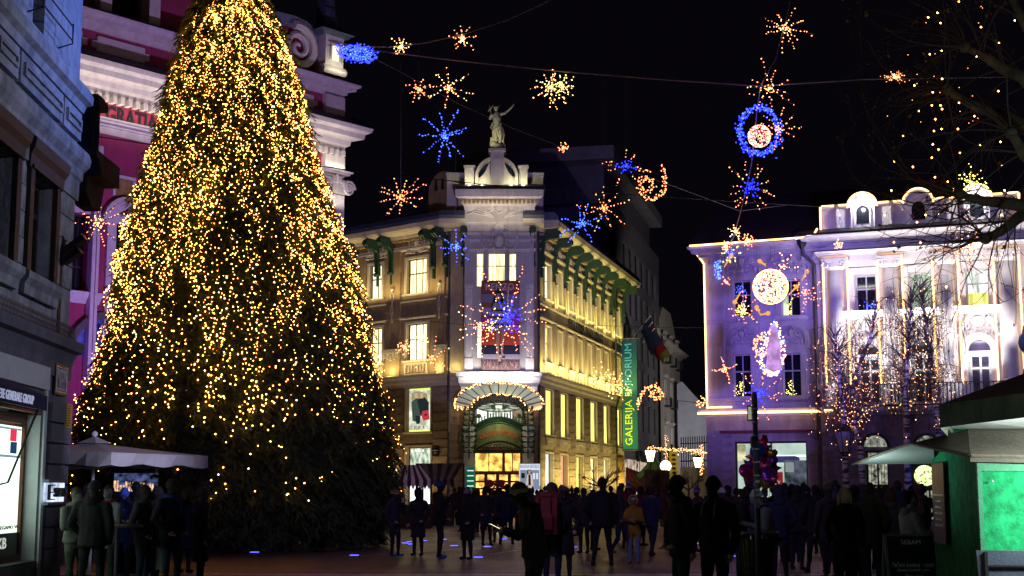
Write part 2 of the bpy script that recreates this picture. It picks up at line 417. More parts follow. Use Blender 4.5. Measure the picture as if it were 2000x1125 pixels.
# recessed blue ground lights
GLED = emit('blue_ground_led',(0.10,0.10,1.0),5.0)
gl = [(497,1080,'between the tree foot and the road kerb'),(692,1086,'at the start of the slanting pale stripe'),(711,1037,'beside the lowest right branches of the tree'),(792,1062,'first of a close trio in front of two drinkers'),(801,1059,'rear one of a close trio in front of two drinkers'),
      (804,1064,'front one of a close trio in front of two drinkers'),(827,1057,'by the feet of the person in the dark hooded coat'),(866,1055,'between the legs of the man in the blue hat'),(887,1067,'between the blue hatted man and the long coated person'),(922,1054,'behind the long coated person'),
      (934,1090,'in front of the long coated person'),(952,1069,'small faint one beside the long coated person'),(984,1054,'just behind the man reading his phone'),(1121,1070,'by the big figure in black with his back turned'),(1346,1055,'between the two young men in beanies'),(1362,1063,'by the hand of the young man in a dark hoodie'),(1440,1088,'beside the litter bin')]
for x,y,s in gl:
 t = thing('ground_light','small blue ground light ' + s,'ground light',G(x,y),0,'blue lights set into the paving')
 b = MB(); b.box(-.15,.15,-.1,.1,0,.018); put('rim',b.mesh('rim',WIRE),t)
 b = MB(); b.box(-.11,.11,-.065,.065,.018,.026); put('lens',b.mesh('lens',GLED),t)

# ------------------------------------------------------------------ bank house (left edge)
bk = Fac((-7.08,12.0),(-7.80,25.0))
def bz(py,px=122,out=0): return bk.uz(px,py,out)[1]
def bu(px,py=800,out=0): return bk.uz(px,py,out)[0]
bank = thing('bank_house','grey stone bank house with a lit shop window and blue light on its upper wall','building',bk.o)
UE = bk.L
zc0,zc1 = bz(700),bz(668)             # ground floor cornice
U_s1 = bu(80,900); U_s0 = U_s1 - 4.2     # shop window
zs0,zs1 = bk.uz(40,1100)[1],bk.uz(40,765)[1]
wa0,wa1,wz0,wz1 = bk.rect(58,104,345,552)
wz0 = bk.uz(80,548)[1]; wz1 = bk.uz(80,345)[1]
wd = wa1 - wa0
wins = [(wa0,wa1,wz0,wz1),(wa0 - 2.7 * wd / 1.6,wa1 - 2.7 * wd / 1.6,wz0,wz1),(wa0 - 5.4 * wd / 1.6,wa1 - 5.4 * wd / 1.6,wz0,wz1)]
ze0,ze1 = bz(385,140),bz(300,140)
zp1 = bz(175,140)
ZT = bz(-160,120)
up0,up1,_a,_b = bk.rect(71,94,-100,75)
upw = [(up0,up1,bk.uz(84,62)[1],ZT - 1.0),(up0 - 2.6,up1 - 2.6,bk.uz(84,62)[1],ZT - 1.0)]
mb = MB(); wall_grid(mb,0,UE,0,zc0,[(U_s0,U_s1,zs0,zs1)],0.5,0.0,0)
fpart('ground_wall',mb,GREYD,bank,bk)
mb = MB(); wall_grid(mb,0,UE,zc0,ZT,wins + upw,0.35,0.04)
mb.box(0,UE,.8,9,zc0,ZT); mb.poly([(UE,0.04,zc0),(UE,9,zc0),(UE,9,ZT),(UE,0.04,ZT)])
mb.poly([(0,0.04,ZT),(UE,.04,ZT),(UE,9,ZT),(0,9,ZT)])
fpart('upper_wall',mb,GREY,bank,bk)
mb = MB(); mb.poly([(UE,0,0),(UE,9,0),(UE,9,zc0),(UE,0,zc0)]); mb.box(0,U_s0,0.55,9,0,zc0); mb.box(U_s1,UE - .01,0.55,9,0,zc0)
fpart('side_wall',mb,GREYD,bank,bk)
SL = lambda p: [(o * .42,z) for o,z in p]
# cornices
mb = MB(); h = zc1 - zc0
mb.mold(SL([(0.08,zc0 - .35),(0.10,zc0 - .1),(.16,zc0),(.24,zc0 + h * .35),(.46,zc0 + h * .5),(.5,zc0 + h),(.42,zc0 + h * 1.15)]),0,UE,0,1.0)
fpart('shop_cornice',mb,GREYD,bank,bk)
mb = MB(); h = ze1 - ze0
mb.mold(SL([(0.06,ze0),(.08,ze0 + h * .45),(.18,ze0 + h * .5),(.2,ze0 + h * .7),(.4,ze0 + h * .85),(.45,ze1),(.38,ze1 + .12),(.1,ze1 + .2)]),0,UE,0,1.0)
fpart('main_cornice',mb,GREY,bank,bk)
mb = MB(); mb.mold(SL([(.12,zp1 - .25),(.2,zp1 - .12),(.42,zp1 - .06),(.44,zp1 + .08),(.3,zp1 + .2)]),0,UE,0,1.0)
fpart('balustrade_ledge',mb,GREY,bank,bk)
# parapet panels between cornice and ledge
zz0,zz1 = ze1 + .3,zp1 - .32
u = UE - .15; k = 0
while u > 1:
 wn = 1.3 if k % 2 == 0 else 2.6
 mb = MB(); a,b = u - wn + .12,u
 mb.box(a,b,-.07,.03,zz0,zz1); fpart('parapet_panel',mb,GREY,bank,bk)
 mb = MB(); mb.box(a + .12,b - .12,-.115,-.072,zz0 + .14,zz0 + .2); mb.box(a + .12,b - .12,-.115,-.072,zz1 - .2,zz1 - .14)
 mb.box(a + .12,a + .18,-.115,-.072,zz0 + .2,zz1 - .2); mb.box(b - .18,b - .12,-.115,-.072,zz0 + .2,zz1 - .2)
 fpart('panel_moulding',mb,GREY,bank,bk); u -= wn; k += 1
# ashlar blocks on the piers
def blocks(root,fac,rects,bw,bh,y,m,name='stone',gap=.018,proud=.05,seed=1):
 r = random.Random(seed)
 me_v = MB(); me_v.box(-.5,.5,-.5,.5,-.5,.5); me = me_v.mesh(name,m)
 for (a,b,c,d) in rects:
  nz = max(1,round((d - c) / bh)); hz = (d - c) / nz
  for i in range(nz):
   nu = max(1,round((b - a) / bw)); wu = (b - a) / nu; off = (0.5 * wu if (i % 2 and nu > 1) else 0)
   edges = [a] + [a + off + wu * k for k in range(0 if off else 1,nu)] + [b]
   for e0,e1 in zip(edges,edges[1:]):
    if e1 - e0 < .1: continue
    pr = proud * r.uniform(.75,1.15); wl = fac.wp((e0 + e1) / 2,y - pr / 2 + .003,c + hz * (i + .5)) - Vector(root.location)
    put(name,me,root,wl,fac.rz,scale=(e1 - e0 - gap,pr,hz - gap))
blocks(bank,bk,[(wa1 + .25,UE - .02,wz0 + .1,wz1 + .1),(wins[1][1] + .25,wa0 - .25,wz0 + .1,wz1 + .1)],.62,.42,.04,GREY,seed=3,proud=.03)
blocks(bank,bk,[(U_s1 + .22,UE - .01,0.35,bz(790))],2.0,.36,0,GREYD,seed=4,proud=.09,gap=.035)
for i,(a,b,c,d) in enumerate(wins):
 f = window(bank,bk,a,b,c,d,2,(.68,),DARKW,GLASSD,.3,.09)
 mb = MB(); mb.box(a - .22,a - .002,-.05,.06,c,d); mb.box(b + .002,b + .22,-.05,.06,c,d)
 mb.mold([(.05,d),(.07,d + .2),(.13,d + .3),(.16,d + .45),(.1,d + .5)],a - .3,b + .3,0,.5)
 mb.box(a - .22,b + .22,-.09,.06,d - .002,d + .05)
 fpart('window_surround',mb,DARKW,bank,bk)
 mb = MB(); mb.mold([(.05,c - .35),(.06,c - .2),(.13,c - .1),(.14,c)],a - .3,b + .3,0,.5); fpart('window_sill',mb,GREY,bank,bk)
for (a,b,c,d) in upw:
 window(bank,bk,a,b,c,d,2,(.5,),mat('blue_grey_frame',(.1,.16,.2),.5),GLASSD,.25,.07)
# window railing
mb = MB()
for zz in (bk.uz(84,62)[1] + .2,bk.uz(84,62)[1] + .45): mb.tube([(up0 - .3,-.2,zz),(up1 + .9,-.2,zz)],.015)
for u in (up0 - .3,up1 + .9): mb.tube([(u,.1,zz - .4),(u,-.2,zz - .3),(u,-.2,zz + .05)],.015)
fpart('window_rail',mb,IRON,bank,bk)
# shop front: lit display, jamb, awning, letters
mb = MB(); mb.box(U_s0,U_s0 + .12,.2,.5,zs0,zs1); mb.box(U_s1 - .12,U_s1 - .004,.25,.5,zs0,zs1 - .3); mb.box(U_s0 + .121,U_s1 - .121,.25,.5,zs1 - .45,zs1 - .3)
mb.box(U_s0 + .121,U_s1 - .121,.25,.5,zs0,zs0 + .09)
fpart('shop_frame',mb,BROWNW,bank,bk)
mb = MB(); mb.box(U_s0 + .13,U_s1 - .125,.30,.32,zs0 + .1,zs1 - .5)
fpart('lit_display',mb,emit('shop_display_white',(.80,1.0,.82),1.7,((.6,.6,.5),.75,1.25)),bank,bk)
mb = MB(); mb.box(U_s1 + .004,U_s1 + .16,-.03,.03,0.0,zs1 + .12); mb.box(U_s1 - .02,U_s1 - .004,.031,.249,zs0,zs1 - .3); mb.box(U_s0 - .2,U_s1 + .16,-.05,.03,zs1 + .123,zs1 + .5)
fpart('door_jamb',mb,mat('pale_jamb',(.55,.62,.62),.5,4,.1),bank,bk)
mb = MB(); zb = zs1 - .38
for i in range(5): mb.box(U_s0,U_s1 - .05,.02 - .0,.10,zs1 - .28 + .055 * i,zs1 - .24 + .055 * i)
fpart('shutter_box',mb,mat('rust_wood',(.2,.07,.045),.5,5,.3),bank,bk)
aw1 = bu(92,790,.55)
za1,za0 = bk.uz(85,772,.55)[1],bk.uz(85,801,.55)[1]
mb = MB(); mb.prismx([(0,za1 + .25),(-.52,za1),(-.55,za1),(-.55,za0),(-.52,za0),(-.5,za1 - .05),(0,za1 + .19)],U_s0 - .3,aw1)
NAVY = mat('navy_canvas',(.018,.022,.07),.8,8,.15)
fpart('awning',mb,NAVY,bank,bk)
a0_ = bu(-18,765,.56); a1_ = bu(66,780,.56)
text_fit('awning_lettering','SOCIETE GENERALE GROUP',a1_ - a0_,.13,bank,bk.wp((a0_ + a1_) / 2,-.56,(za0 + za1) / 2) - bk.o,bk.rz,emit('pale_letters',(.55,.6,.9),.55),.006)
mb = MB(); mb.tube([(aw1 - .05,-.5,za1),(aw1 - .1,-.05,za1 - 1.3),(aw1 - .25,.1,za1 - 1.35)],.018); fpart('awning_arm',mb,IRON,bank,bk)
fz = lambda x,y: bk.uz(x,y,-.38)
c0,c1,c2,c3 = bk.rect(21,33,838,862,-.28); mb = MB(); mb.box(c0,c1,.28,.29,c2,c3); fpart('red_square',mb,emit('logo_red',(.9,.05,.12),.9),bank,bk)
c0,c1,c2,c3 = bk.rect(21,33,863,886,-.28); mb = MB(); mb.box(c0,c1,.28,.29,c2,c3); fpart('black_square',mb,emit('logo_navy',(.02,.06,.16),.9),bank,bk)
for (p,q,nm) in ((832,836,'upper'),(887,892,'lower')):
 c0,c1,c2,c3 = bk.rect(-40,42,p,q,-.29); mb = MB(); mb.box(c0,c1,.29,.298,c2,c3); fpart('logo_panel_edge',mb,emit('logo_grey',(.25,.4,.5),.8),bank,bk)
c0,c1,c2,c3 = bk.rect(-30,40,1026,1036,-.28)
text_fit('display_lettering','NAJ DOSEGAMO VEČ',c1 - c0,.09,bank,bk.wp((c0 + c1) / 2,.28,(c2 + c3) / 2) - bk.o,bk.rz,BLACK,.004)
c0,c1,c2,c3 = bk.rect(-60,38,1044,1100,-.28); mb = MB(); mb.box(c0,c1,.28,.298,c2,c3); fpart('display_plinth',mb,mat('green_grey_panel',(.06,.09,.07),.4),bank,bk)
c0,c1,c2,c3 = bk.rect(-12,12,1052,1072,-.27)
text_fit('display_lettering','SKB',c1 - c0,.17,bank,bk.wp((c0 + c1) / 2,.27,(c2 + c3) / 2) - bk.o,bk.rz,emit('soft_white_letters',(.8,.9,.8),.7),.004)
# street name plate and yellow plate
c0,c1,c2,c3 = bk.rect(102,127,712,772)
sg = thing('street_name_plate','dark green street name plate with white border on the bank corner','street sign',bk.wp((c0 + c1) / 2,-.02,(c2 + c3) / 2),bk.rz)
hw,hh = (c1 - c0) / 2,(c3 - c2) / 2
mb = MB(); mb.box(-hw,hw,-.03,.015,-hh,hh); put('plate',mb.mesh('plate',mat('dark_green_enamel',(.012,.022,.012),.25,3,.2)),sg)
LET = mat('white_enamel',(.7,.7,.72),.4,3,.1)
mb = MB(); e = .035
for q in (.05,.11):
 x,z = hw - q,hh - q * .8
 mb.box(-x,x,-.036,-.031,z - .02,z); mb.box(-x,x,-.036,-.031,-z,-z + .02); mb.box(-x,-x + .03,-.036,-.031,-z + .021,z - .021); mb.box(x - .03,x,-.036,-.031,-z + .021,z - .021)
put('border',mb.mesh('border',LET),sg)
text_fit('lettering','WOLFOVA',hw * 1.25,.19,sg,(0,-.035,hh * .28),0,LET,.004); text_fit('lettering','ULICA',hw * .9,.19,sg,(0,-.035,-hh * .35),0,LET,.004)
c0,c1,c2,c3 = bk.rect(119,129.5,789,836,.02)
t = thing('yellow_notice_plate','narrow yellow notice plate below the street name plate','sign',bk.wp((c0 + c1) / 2,-.10,(c2 + c3) / 2),bk.rz)
mb = MB(); mb.box((c0 - c1) / 2,(c1 - c0) / 2,-.02,.02,(c2 - c3) / 2,(c3 - c2) / 2); put('plate',mb.mesh('plate',mat('yellow_brass',(.5,.33,.06),.4,8,.4)),t)
mb = MB()
for i in range(9):
 zz = (c3 - c2) * (.42 - .1 * i); mb.box(-(c1 - c0) * .36,(c1 - c0) * (.1 + .25 * rng.random()),-.026,-.021,zz - .015,zz)
put('print',mb.mesh('print',DARKW),t)
c0,c1,c2,c3 = bk.rect(86,123,943,980,.1)
t = thing('lit_bank_sign','glowing white bank sign with black letters on the corner pier','sign',bk.wp((c0 + c1) / 2,-.12,(c2 + c3) / 2),bk.rz)
hw,hh = (c1 - c0) / 2,(c3 - c2) / 2
mb = MB(); mb.box(-hw,hw,-.0,.03,-hh,hh); put('light_panel',mb.mesh('light_panel',emit('sign_white',(.62,.72,1.0),1.1,((3,3,3),.3,1.6))),t)
mb = MB()
mb.box(-hw * .85,-hw * .75,-.05,-.01,-hh * .8,hh * .8); mb.box(-hw * .74,-hw * .3,-.05,-.01,hh * .68,hh * .8); mb.box(-hw * .74,-hw * .3,-.05,-.01,-hh * .8,-hh * .68)
mb.box(-hw * .74,-hw * .3,-.05,-.01,-hh * .06,hh * .06)
put('emblem',mb.mesh('emblem',BLACK),t)
text_fit('lettering','SKB',hw * 1.2,hh * 1.0,t,(hw * .33,-.03,0),0,BLACK,.02,bold=.02)
mb = MB(); mb.box(-hw,hw,-.05,.03,hh + .01,hh + .05); mb.box(-hw,hw,-.05,.03,-hh - .05,-hh - .01); put('rim',mb.mesh('rim',WIRE),t)
# floodlight arm on the corner: two dark louvres on a rusty post
p = W(122,500,24.2)
t = thing('wall_floodlight','dark twin floodlight on a rusty post above the shop cornice','floodlight',p)
mb = MB(); mb.tube([(-.02,0,-1.75),(-.02,0,.35)],.035,6); put('post',mb.mesh('post',mat('rusty_steel',(.16,.07,.03),.8,9,.5)),t)
for dz,s in ((0.05,1),(-.12,.8)):
 mb = MB(); mb.X = Matrix.Translation((.02,0,dz)) @ Matrix.Rotation(R(-38),4,'Y'); mb.box(0,.42 * s,-.12,.12,-.05,.05); mb.box(.42 * s,.45 * s,-.14,.14,-.08,.08)
 put('lamp_head',mb.mesh('lamp_head',BLACK),t)
# mesh guard above the cornice
mb = MB(); zt = zc1 + .28
n = 110
for i in range(n):
 u = UE - .2 - i * .07; mb.tube([(u,-.14,zc1 + .05),(u - .1,-.14,zt)],.005,3); mb.tube([(u - .1,-.135,zc1 + .05),(u,-.135,zt)],.005,3)
fpart('bird_netting',mb,WIRE,bank,bk,kind='stuff')
# stone balcony of the neighbour seen behind the corner
pb_ = W(170,330,29)
bal = thing('stone_balcony','dark carved stone balcony on a bracket behind the bank corner','balcony',pb_)
def rel(px,py,Y=29): return W(px,py,Y) - pb_
DST = mat('sooty_stone',(.09,.09,.11),.85,2,.4,.4)
ax,az = rel(140,330).x,rel(140,330).z
x1 = rel(203,315).x
mb = MB(); mb.prismx([(-.1,rel(0,345).z),(-.35,rel(0,318).z),(-.55,rel(0,314).z),(-.6,rel(0,303).z),(1.2,rel(0,303).z),(1.2,rel(0,345).z)],ax,x1); put('base',mb.mesh('base',DST),bal)
mb = MB(); mb.prismx([(-.05,rel(0,345).z),(-.1,rel(0,375).z),(.4,rel(0,395).z),(1.0,rel(0,395).z),(1.2,rel(0,345).z)],ax,rel(186,0).x); put('bracket',mb.mesh('bracket',DST),bal)
mb = MB(); xx = rel(192,250).x
mb.box(rel(168,250).x,xx,-.35,.1,rel(0,303).z + .003,rel(0,215).z); mb.box(ax,ax + .25,-.35,.1,rel(0,303).z + .003,rel(0,215).z); put('pier',mb.mesh('pier',DST),bal)
mb = MB(); mb.mold([(.38,rel(0,214).z),(.42,rel(0,208).z),(.5,rel(0,203).z),(.5,rel(0,196).z)],ax,xx + .12); mb.box(ax,xx + .1,-.02,.3,rel(0,214).z,rel(0,197).z); put('coping',mb.mesh('coping',DST),bal)
for i in range(3):
 mb = MB(); cx = ax + .25 + i * .13; mb.lathe([(.05,0),(.08,.1),(.05,.2),(.09,.45),(.04,.75),(.07,rel(0,214).z - rel(0,303).z - .01)],(cx,-.15,rel(0,303).z + .004),8); put('baluster',mb.mesh('baluster',DST,True),bal)
mb = MB(); mb.box(-12.5 - pb_.x,rel(138,400).x,-3.5,-.4,-pb_.z,rel(0,-60).z); put('wall',mb.mesh('wall',DST),bal)

# ------------------------------------------------------------------ church
ch = Fac((-22.5,56.4),(-8.9,72.0)); CL = ch.L
def cz(py,px=640,out=0): return ch.uz(px,py,out)[1]
def cu(px,py=400,out=0): return ch.uz(px,py,out)[0]
church = thing('church','pink baroque church with white pilasters and lit cornices behind the fir tree','church',ch.o)
PW0 = cu(624,500)               # giant corner pilaster
zM0,zM1 = cz(292),cz(245)       # main cornice
zF = cz(333)
zS = cz(186); zS1 = cz(160)       # second cornice
low_w = [ch.rect(138,168,425,560)]
wL = (cu(138,480),cu(172,480),cz(571,165),cz(418,165))
aw = (cu(224,470),cu(262,470),cz(640,243),cz(440,243))
upw_ = (cu(215,20),cu(288,20),cz(44,250),cz(-180,250))
mb = MB(); wall_grid(mb,0,CL,0,zM0,[wL,aw],.5); fpart('facade_wall',mb,PINK,church,ch)
mb = MB(); mb.poly([(CL,0,0),(CL,16,0),(CL,16,zS1),(CL,0,zS1)]); mb.box(0,CL - .01,.9,16,0,zS1); fpart('side_wall',mb,WHITE,church,ch)
mb = MB(); wall_grid(mb,0,CL,zM0,zS1,[],.3,.02); fpart('attic_wall',mb,PINK,church,ch)
mb = MB(); wall_grid(mb,0,cu(500,60),zS1,cz(-120,400),[upw_],.5,.5); fpart('gable_wall',mb,PINK,church,ch)
window(church,ch,*upw_,2,(.3,.6),DARKW,GLASSD,.4,.12,y0=.5)
window(church,ch,*wL,3,(.33,.66),DARKW,GLASSD,.4,.06)
window(church,ch,*aw,2,(.33,.66),DARKW,GLASSD,.4,.06)
def frame(u0,u1,z0,z1,w_,y,yy,sill=True,root=church,fac=ch,m=WHITE,nm='window_surround'):
 mb = MB(); mb.box(u0 - w_,u0 - .003,-y,yy,z0,z1); mb.box(u1 + .003,u1 + w_,-y,yy,z0,z1); mb.box(u0 - w_,u1 + w_,-y,yy,z1 + .003,z1 + w_)
 if sill: mb.mold([(y * .6,z0 - .5),(y,z0 - .35),(y * 2.2,z0 - .12),(y * 2.4,z0 - .004)],u0 - w_ * 1.3,u1 + w_ * 1.3,0,.4)
 return fpart(nm,mb,m,root,fac)
frame(*wL,.45,.12,.05); frame(*aw,.45,.12,.05); frame(*upw_,.6,.15,.6)
# arched hood moulds
def arch_pts(uc,zc,r,n=12,a0=0,a1=PI): return [(uc + r * math.cos(a0 + (a1 - a0) * i / n),zc + r * math.sin(a0 + (a1 - a0) * i / n)) for i in range(n + 1)]
def arch_ring(mb,uc,zc,r0,r1,y0,y1,n=12,a0=0,a1=PI,mi=0):
 A = arch_pts(uc,zc,r0,n,a0,a1); B = arch_pts(uc,zc,r1,n,a0,a1)
 for i in range(n): mb.prism([A[i],B[i],B[i + 1],A[i + 1]],y0,y1,mi)
uc = (aw[0] + aw[1]) / 2; hw = (aw[1] - aw[0]) / 2
mb = MB(); arch_ring(mb,uc,aw[3],hw + .15,hw + .75,-.25,.0); fpart('arch_moulding',mb,WHITE,church,ch)
mb = MB(); arch_ring(mb,cu(205,640),cz(700,205),1.7,2.0,-.3,.05,14); fpart('portal_arch',mb,mat('dark_portal_stone',(.12,.1,.1),.8),church,ch)
mb = MB(); mb.prism(arch_pts(cu(205,640),cz(700,205),1.68,14),-.05,-.02); fpart('portal_lunette',mb,mat('blue_fresco',(.10,.16,.42),.7,1.4,.8),church,ch)
# framed painted panels
for px in (150,241):
 r = ch.rect(px - 17,px + 17,350,385); frame(*r,.14,.09,.05,False,nm='panel_frame')
 mb = MB(); mb.box(r[0],r[1],-.03,0,r[2],r[3]); fpart('painted_panel',mb,mat('ochre_panel',(.32,.2,.07),.8,3,.6),church,ch)
# pilasters
for a,b in ((PW0,CL + .02),(cu(478,600),cu(510,600)),(cu(340,600),cu(372,600)),(cu(168,480) + .1,cu(186,480))):
 zt = cz(380) if a > 5 else cz(420)
 mb = MB(); mb.box(a,b,-.35,.02,0,zt); mb.box(a + .18,b - .18,-.42,-.353,.8,zt - .4); fpart('pilaster',mb,WHITE,church,ch)
# entablature strip + pilaster capital block on the corner
mb = MB(); mb.box(PW0 - .05,CL + .1,-.45,.02,cz(378),cz(350)); fpart('capital_block',mb,TRIM,church,ch)
mb = MB()
for s,cx in ((-1,PW0),(1,CL + .15)):
 pts = []
 for i in range(26):
  a = i / 25 * 2.3 * 2 * PI; rr = .42 * (1 - i / 27); pts.append((cx + s * rr * math.cos(a),-.55,cz(366) + rr * math.sin(a)))
 mb.tube(pts,.07,5)
um = (PW0 + CL) / 2
for k in range(-3,4): mb.ell((um + k * .22,-.52,cz(362) + .12 * (3 - abs(k))),.12,.1,.2)
mb.tube([(PW0,-.5,cz(356)),(CL + .1,-.5,cz(356))],.07,6)
fpart('ionic_scrolls',mb,WHITE,church,ch)
def cornice(z0,z1,out,u0,u1,nm='cornice',m=WHITE,root=church,fac=ch,ret=1.0,y=0.0):
 h = z1 - z0; mb = MB()
 mb.mold([(out * .12,z0),(out * .15,z0 + h * .2),(out * .3,z0 + h * .28),(out * .32,z0 + h * .45),(out * .72,z0 + h * .55),(out * .76,z0 + h * .74),(out * .95,z0 + h * .84),(out,z1),(out * .96,z1 + .02)],u0,u1,0,ret)
 return fpart(nm,mb,m,root,fac)
cornice(zM0,zM1,1.2,0,CL,'main_cornice'); cornice(zS,zS1,.75,0,CL,'upper_cornice')
cornice(cz(347),cz(332),.5,0,CL,'architrave')
mb = MB(); mb.prismx([(-1.22,zM1 + .01),(-1.2,zM1 + .08),(0,zM1 + .75),(0,zM1 + .01)],-.5,CL + 1.2); fpart('cornice_roof',mb,SLATE,church,ch)
mb = MB(); mb.prismx([(-.8,zS1 + .01),(-.78,zS1 + .06),(.5,zS1 + .5),(.5,zS1 + .01)],-.5,CL + .75); fpart('upper_cornice_roof',mb,SLATE,church,ch)
mb = MB(); k = 0; u = 0
while u < CL: mb.box(u,u + .2,-.5,-.1,zM0 - .32,zM0 - .02); u += .4
fpart('dentils',mb,WHITE,church,ch,kind='stuff')
# pale band below inscription on the left, panels in attic
mb = MB(); b0,b1 = ch.uz(250,272)[1],ch.uz(250,246)[1]; mb.box(0,PW0,-.08,.0,b0,b1); fpart('string_band',mb,WHITE,church,ch)
mb = MB(); i0,i1 = ch.uz(250,244)[1],ch.uz(250,200)[1]; mb.box(0,PW0 - .1,-.03,.0,i0,i1 + .4); fpart('inscription_band',mb,mat('deep_pink_render',(.30,.03,.07),.8,1,.2),church,ch)
u0,_ = ch.uz(206,215); u1,_ = ch.uz(281,235); zt0,zt1 = ch.uz(240,247)[1],ch.uz(240,213)[1]
text_fit('inscription','GRATIAE',(u1 - u0) * 1.52,zt1 - zt0,church,ch.wp(u0 + (u1 - u0) * .76,-.06,(zt0 + zt1) / 2) - ch.o,ch.rz,mat('black_inscription',(.015,.02,.03),.4),.03,bold=.012)
for a,b in ((cu(145,100),cu(168,100)),(cu(178,100),cu(290,110)),(cu(570,200),cu(618,200))):
 c,d = (cz(213),cz(193)) if a > 12 else (ch.uz((240),118)[1],ch.uz(240,84)[1])
 if a > 12: c,d = cz(212,600),cz(184,600)
 w_ = .25; mb = MB(); mb.prism([(a + w_,c),(b - w_,c),(b - w_,c + w_),(b,c + w_),(b,d - w_),(b - w_,d - w_),(b - w_,d),(a + w_,d),(a + w_,d - w_),(a,d - w_),(a,c + w_),(a + w_,c + w_)],-.08,.015)
 fpart('attic_panel',mb,WHITE,church,ch)
mb = MB(); mb.box(PW0,CL + .01,-.3,.0,zM1 + .5,zS - .02); fpart('corner_block',mb,WHITE,church,ch)
mb = MB(); mb.box(PW0,CL + .02,-.35,.02,zF + .05,zM0 - .33); fpart('corner_block',mb,WHITE,church,ch)
# pedestal with lit niche and obelisk
pu0,pu1 = cu(627,110),cu(662,110); pz0,pz1 = zS1 + .35,cz(72)
mb = MB(); mb.box(pu0,pu1,-.35,1.6,pz0,pz1); mb.mold([(.36,pz0),(.5,pz0 + .2),(.36,pz0 + .45)],pu0 - .1,pu1 + .12,0,.1); fpart('pedestal',mb,WHITE,church,ch)
mb = MB(); mb.box(pu0 + .4,pu1 - .35,-.38,-.352,pz0 + .75,pz1 - .5); fpart('lit_niche',mb,emit('niche_light',(1,.93,.66),1.3),church,ch)
frame(pu0 + .4,pu1 - .35,pz0 + .75,pz1 - .5,.1,.42,-.35,False,nm='niche_frame')
mb = MB(); um = (pu0 + pu1) / 2
mb.v = []; hw_ = (pu1 - pu0) / 2
def pyr(mb,cx,cy,a,z0,b,z1):
 mb._a([(cx - a,cy - a,z0),(cx + a,cy - a,z0),(cx + a,cy + a,z0),(cx - a,cy + a,z0),(cx - b,cy - b,z1),(cx + b,cy - b,z1),(cx + b,cy + b,z1),(cx - b,cy + b,z1)],[(0,1,5,4),(1,2,6,5),(2,3,7,6),(3,0,4,7),(4,5,6,7),(3,2,1,0)],0)
pyr(mb,um,.4,hw_ + .25,pz1,hw_ + .4,pz1 + .18); pyr(mb,um,.4,hw_ + .5,pz1 + .181,hw_ * .62,pz1 + .75); pyr(mb,um,.4,hw_ * .62,pz1 + .751,hw_ * .3,pz1 + 4.6)
fpart('obelisk',mb,mat('copper_sheet',(.07,.09,.13),.5,3,.4,.3),church,ch)
for i in range(6):
 mb = MB(); z_ = pz1 + 1.0 + i * .6; a = hw_ * (.62 - .07 * i); mb.box(um - a,um + a,.4 - a - .02 - .05,.4 - a + .01,z_,z_ + .05); fpart('obelisk_seam',mb,SLATE,church,ch)
# curved gable with scroll
cg = [(487,-40),(492,0),(500,12),(520,20),(545,26),(570,32),(595,44),(612,60),(628,76),(628,160),(470,160),(470,-40)]
P = [ch.uz(x,y,-.5) for x,y in cg]
mb = MB(); mb.prism(P,.45,1.2); fpart('curved_gable',mb,PINK,church,ch)
mb = MB(); top = [ch.uz(x,y,-.4) for x,y in cg[:9]]
for (a,b),(c,d) in zip(top,top[1:]): mb.prism([(a,b),(c,d),(c - .1,d - .55),(a - .35,b - .45)],.2,1.3)
fpart('gable_coping',mb,mat('lead_coping',(.22,.26,.34),.5,3,.3),church,ch)
mb = MB(); sc_u,sc_z = ch.uz(582,92,-.3); pts = []
for i in range(60):
 t_ = i / 59; a = PI * .6 - t_ * 2.2 * 2 * PI; rr = 1.15 * (1 - t_ * .93); pts.append((sc_u + rr * math.cos(a),.28,sc_z + rr * math.sin(a)))
mb.tube(pts,[.27 * (1 - .7 * i / 59) for i in range(60)],7); fpart('scroll',mb,WHITE,church,ch)
mb = MB(); ed = [ch.uz(x,y,-.4) for x,y in [(500,40),(512,60),(530,75),(545,92),(550,125),(575,138),(612,142)]]
for (a,b),(c,d) in zip(ed,ed[1:]): mb.prism([(a,b),(c,d),(c,d - .35),(a - .1,b - .35)],.3,.5)
fpart('gable_band',mb,WHITE,church,ch)
# warm strip floods in the church cornices
strip(ch.wp(.5,-.45,zF + .15),ch.wp(CL,-.45,zF + .15),-ch.n * .25 + Vector((0,0,1)),90,(1,.86,.62))
strip(ch.wp(.5,-1.6,zM0 - 1.0),ch.wp(CL,-1.6,zM0 - 1.0),-ch.n * .9 + Vector((0,0,1)),190,(1,.88,.66))
strip(ch.wp(pu0,-.9,pz0 + .1),ch.wp(pu1,-.9,pz0 + .1),-ch.n * .5 + Vector((0,0,1)),14,(1,.9,.6))
strip(ch.wp(PW0,-1.0,cz(400)),ch.wp(CL,-1.0,cz(400)),-ch.n * .5 + Vector((0,0,1)),14,(1,.9,.7))
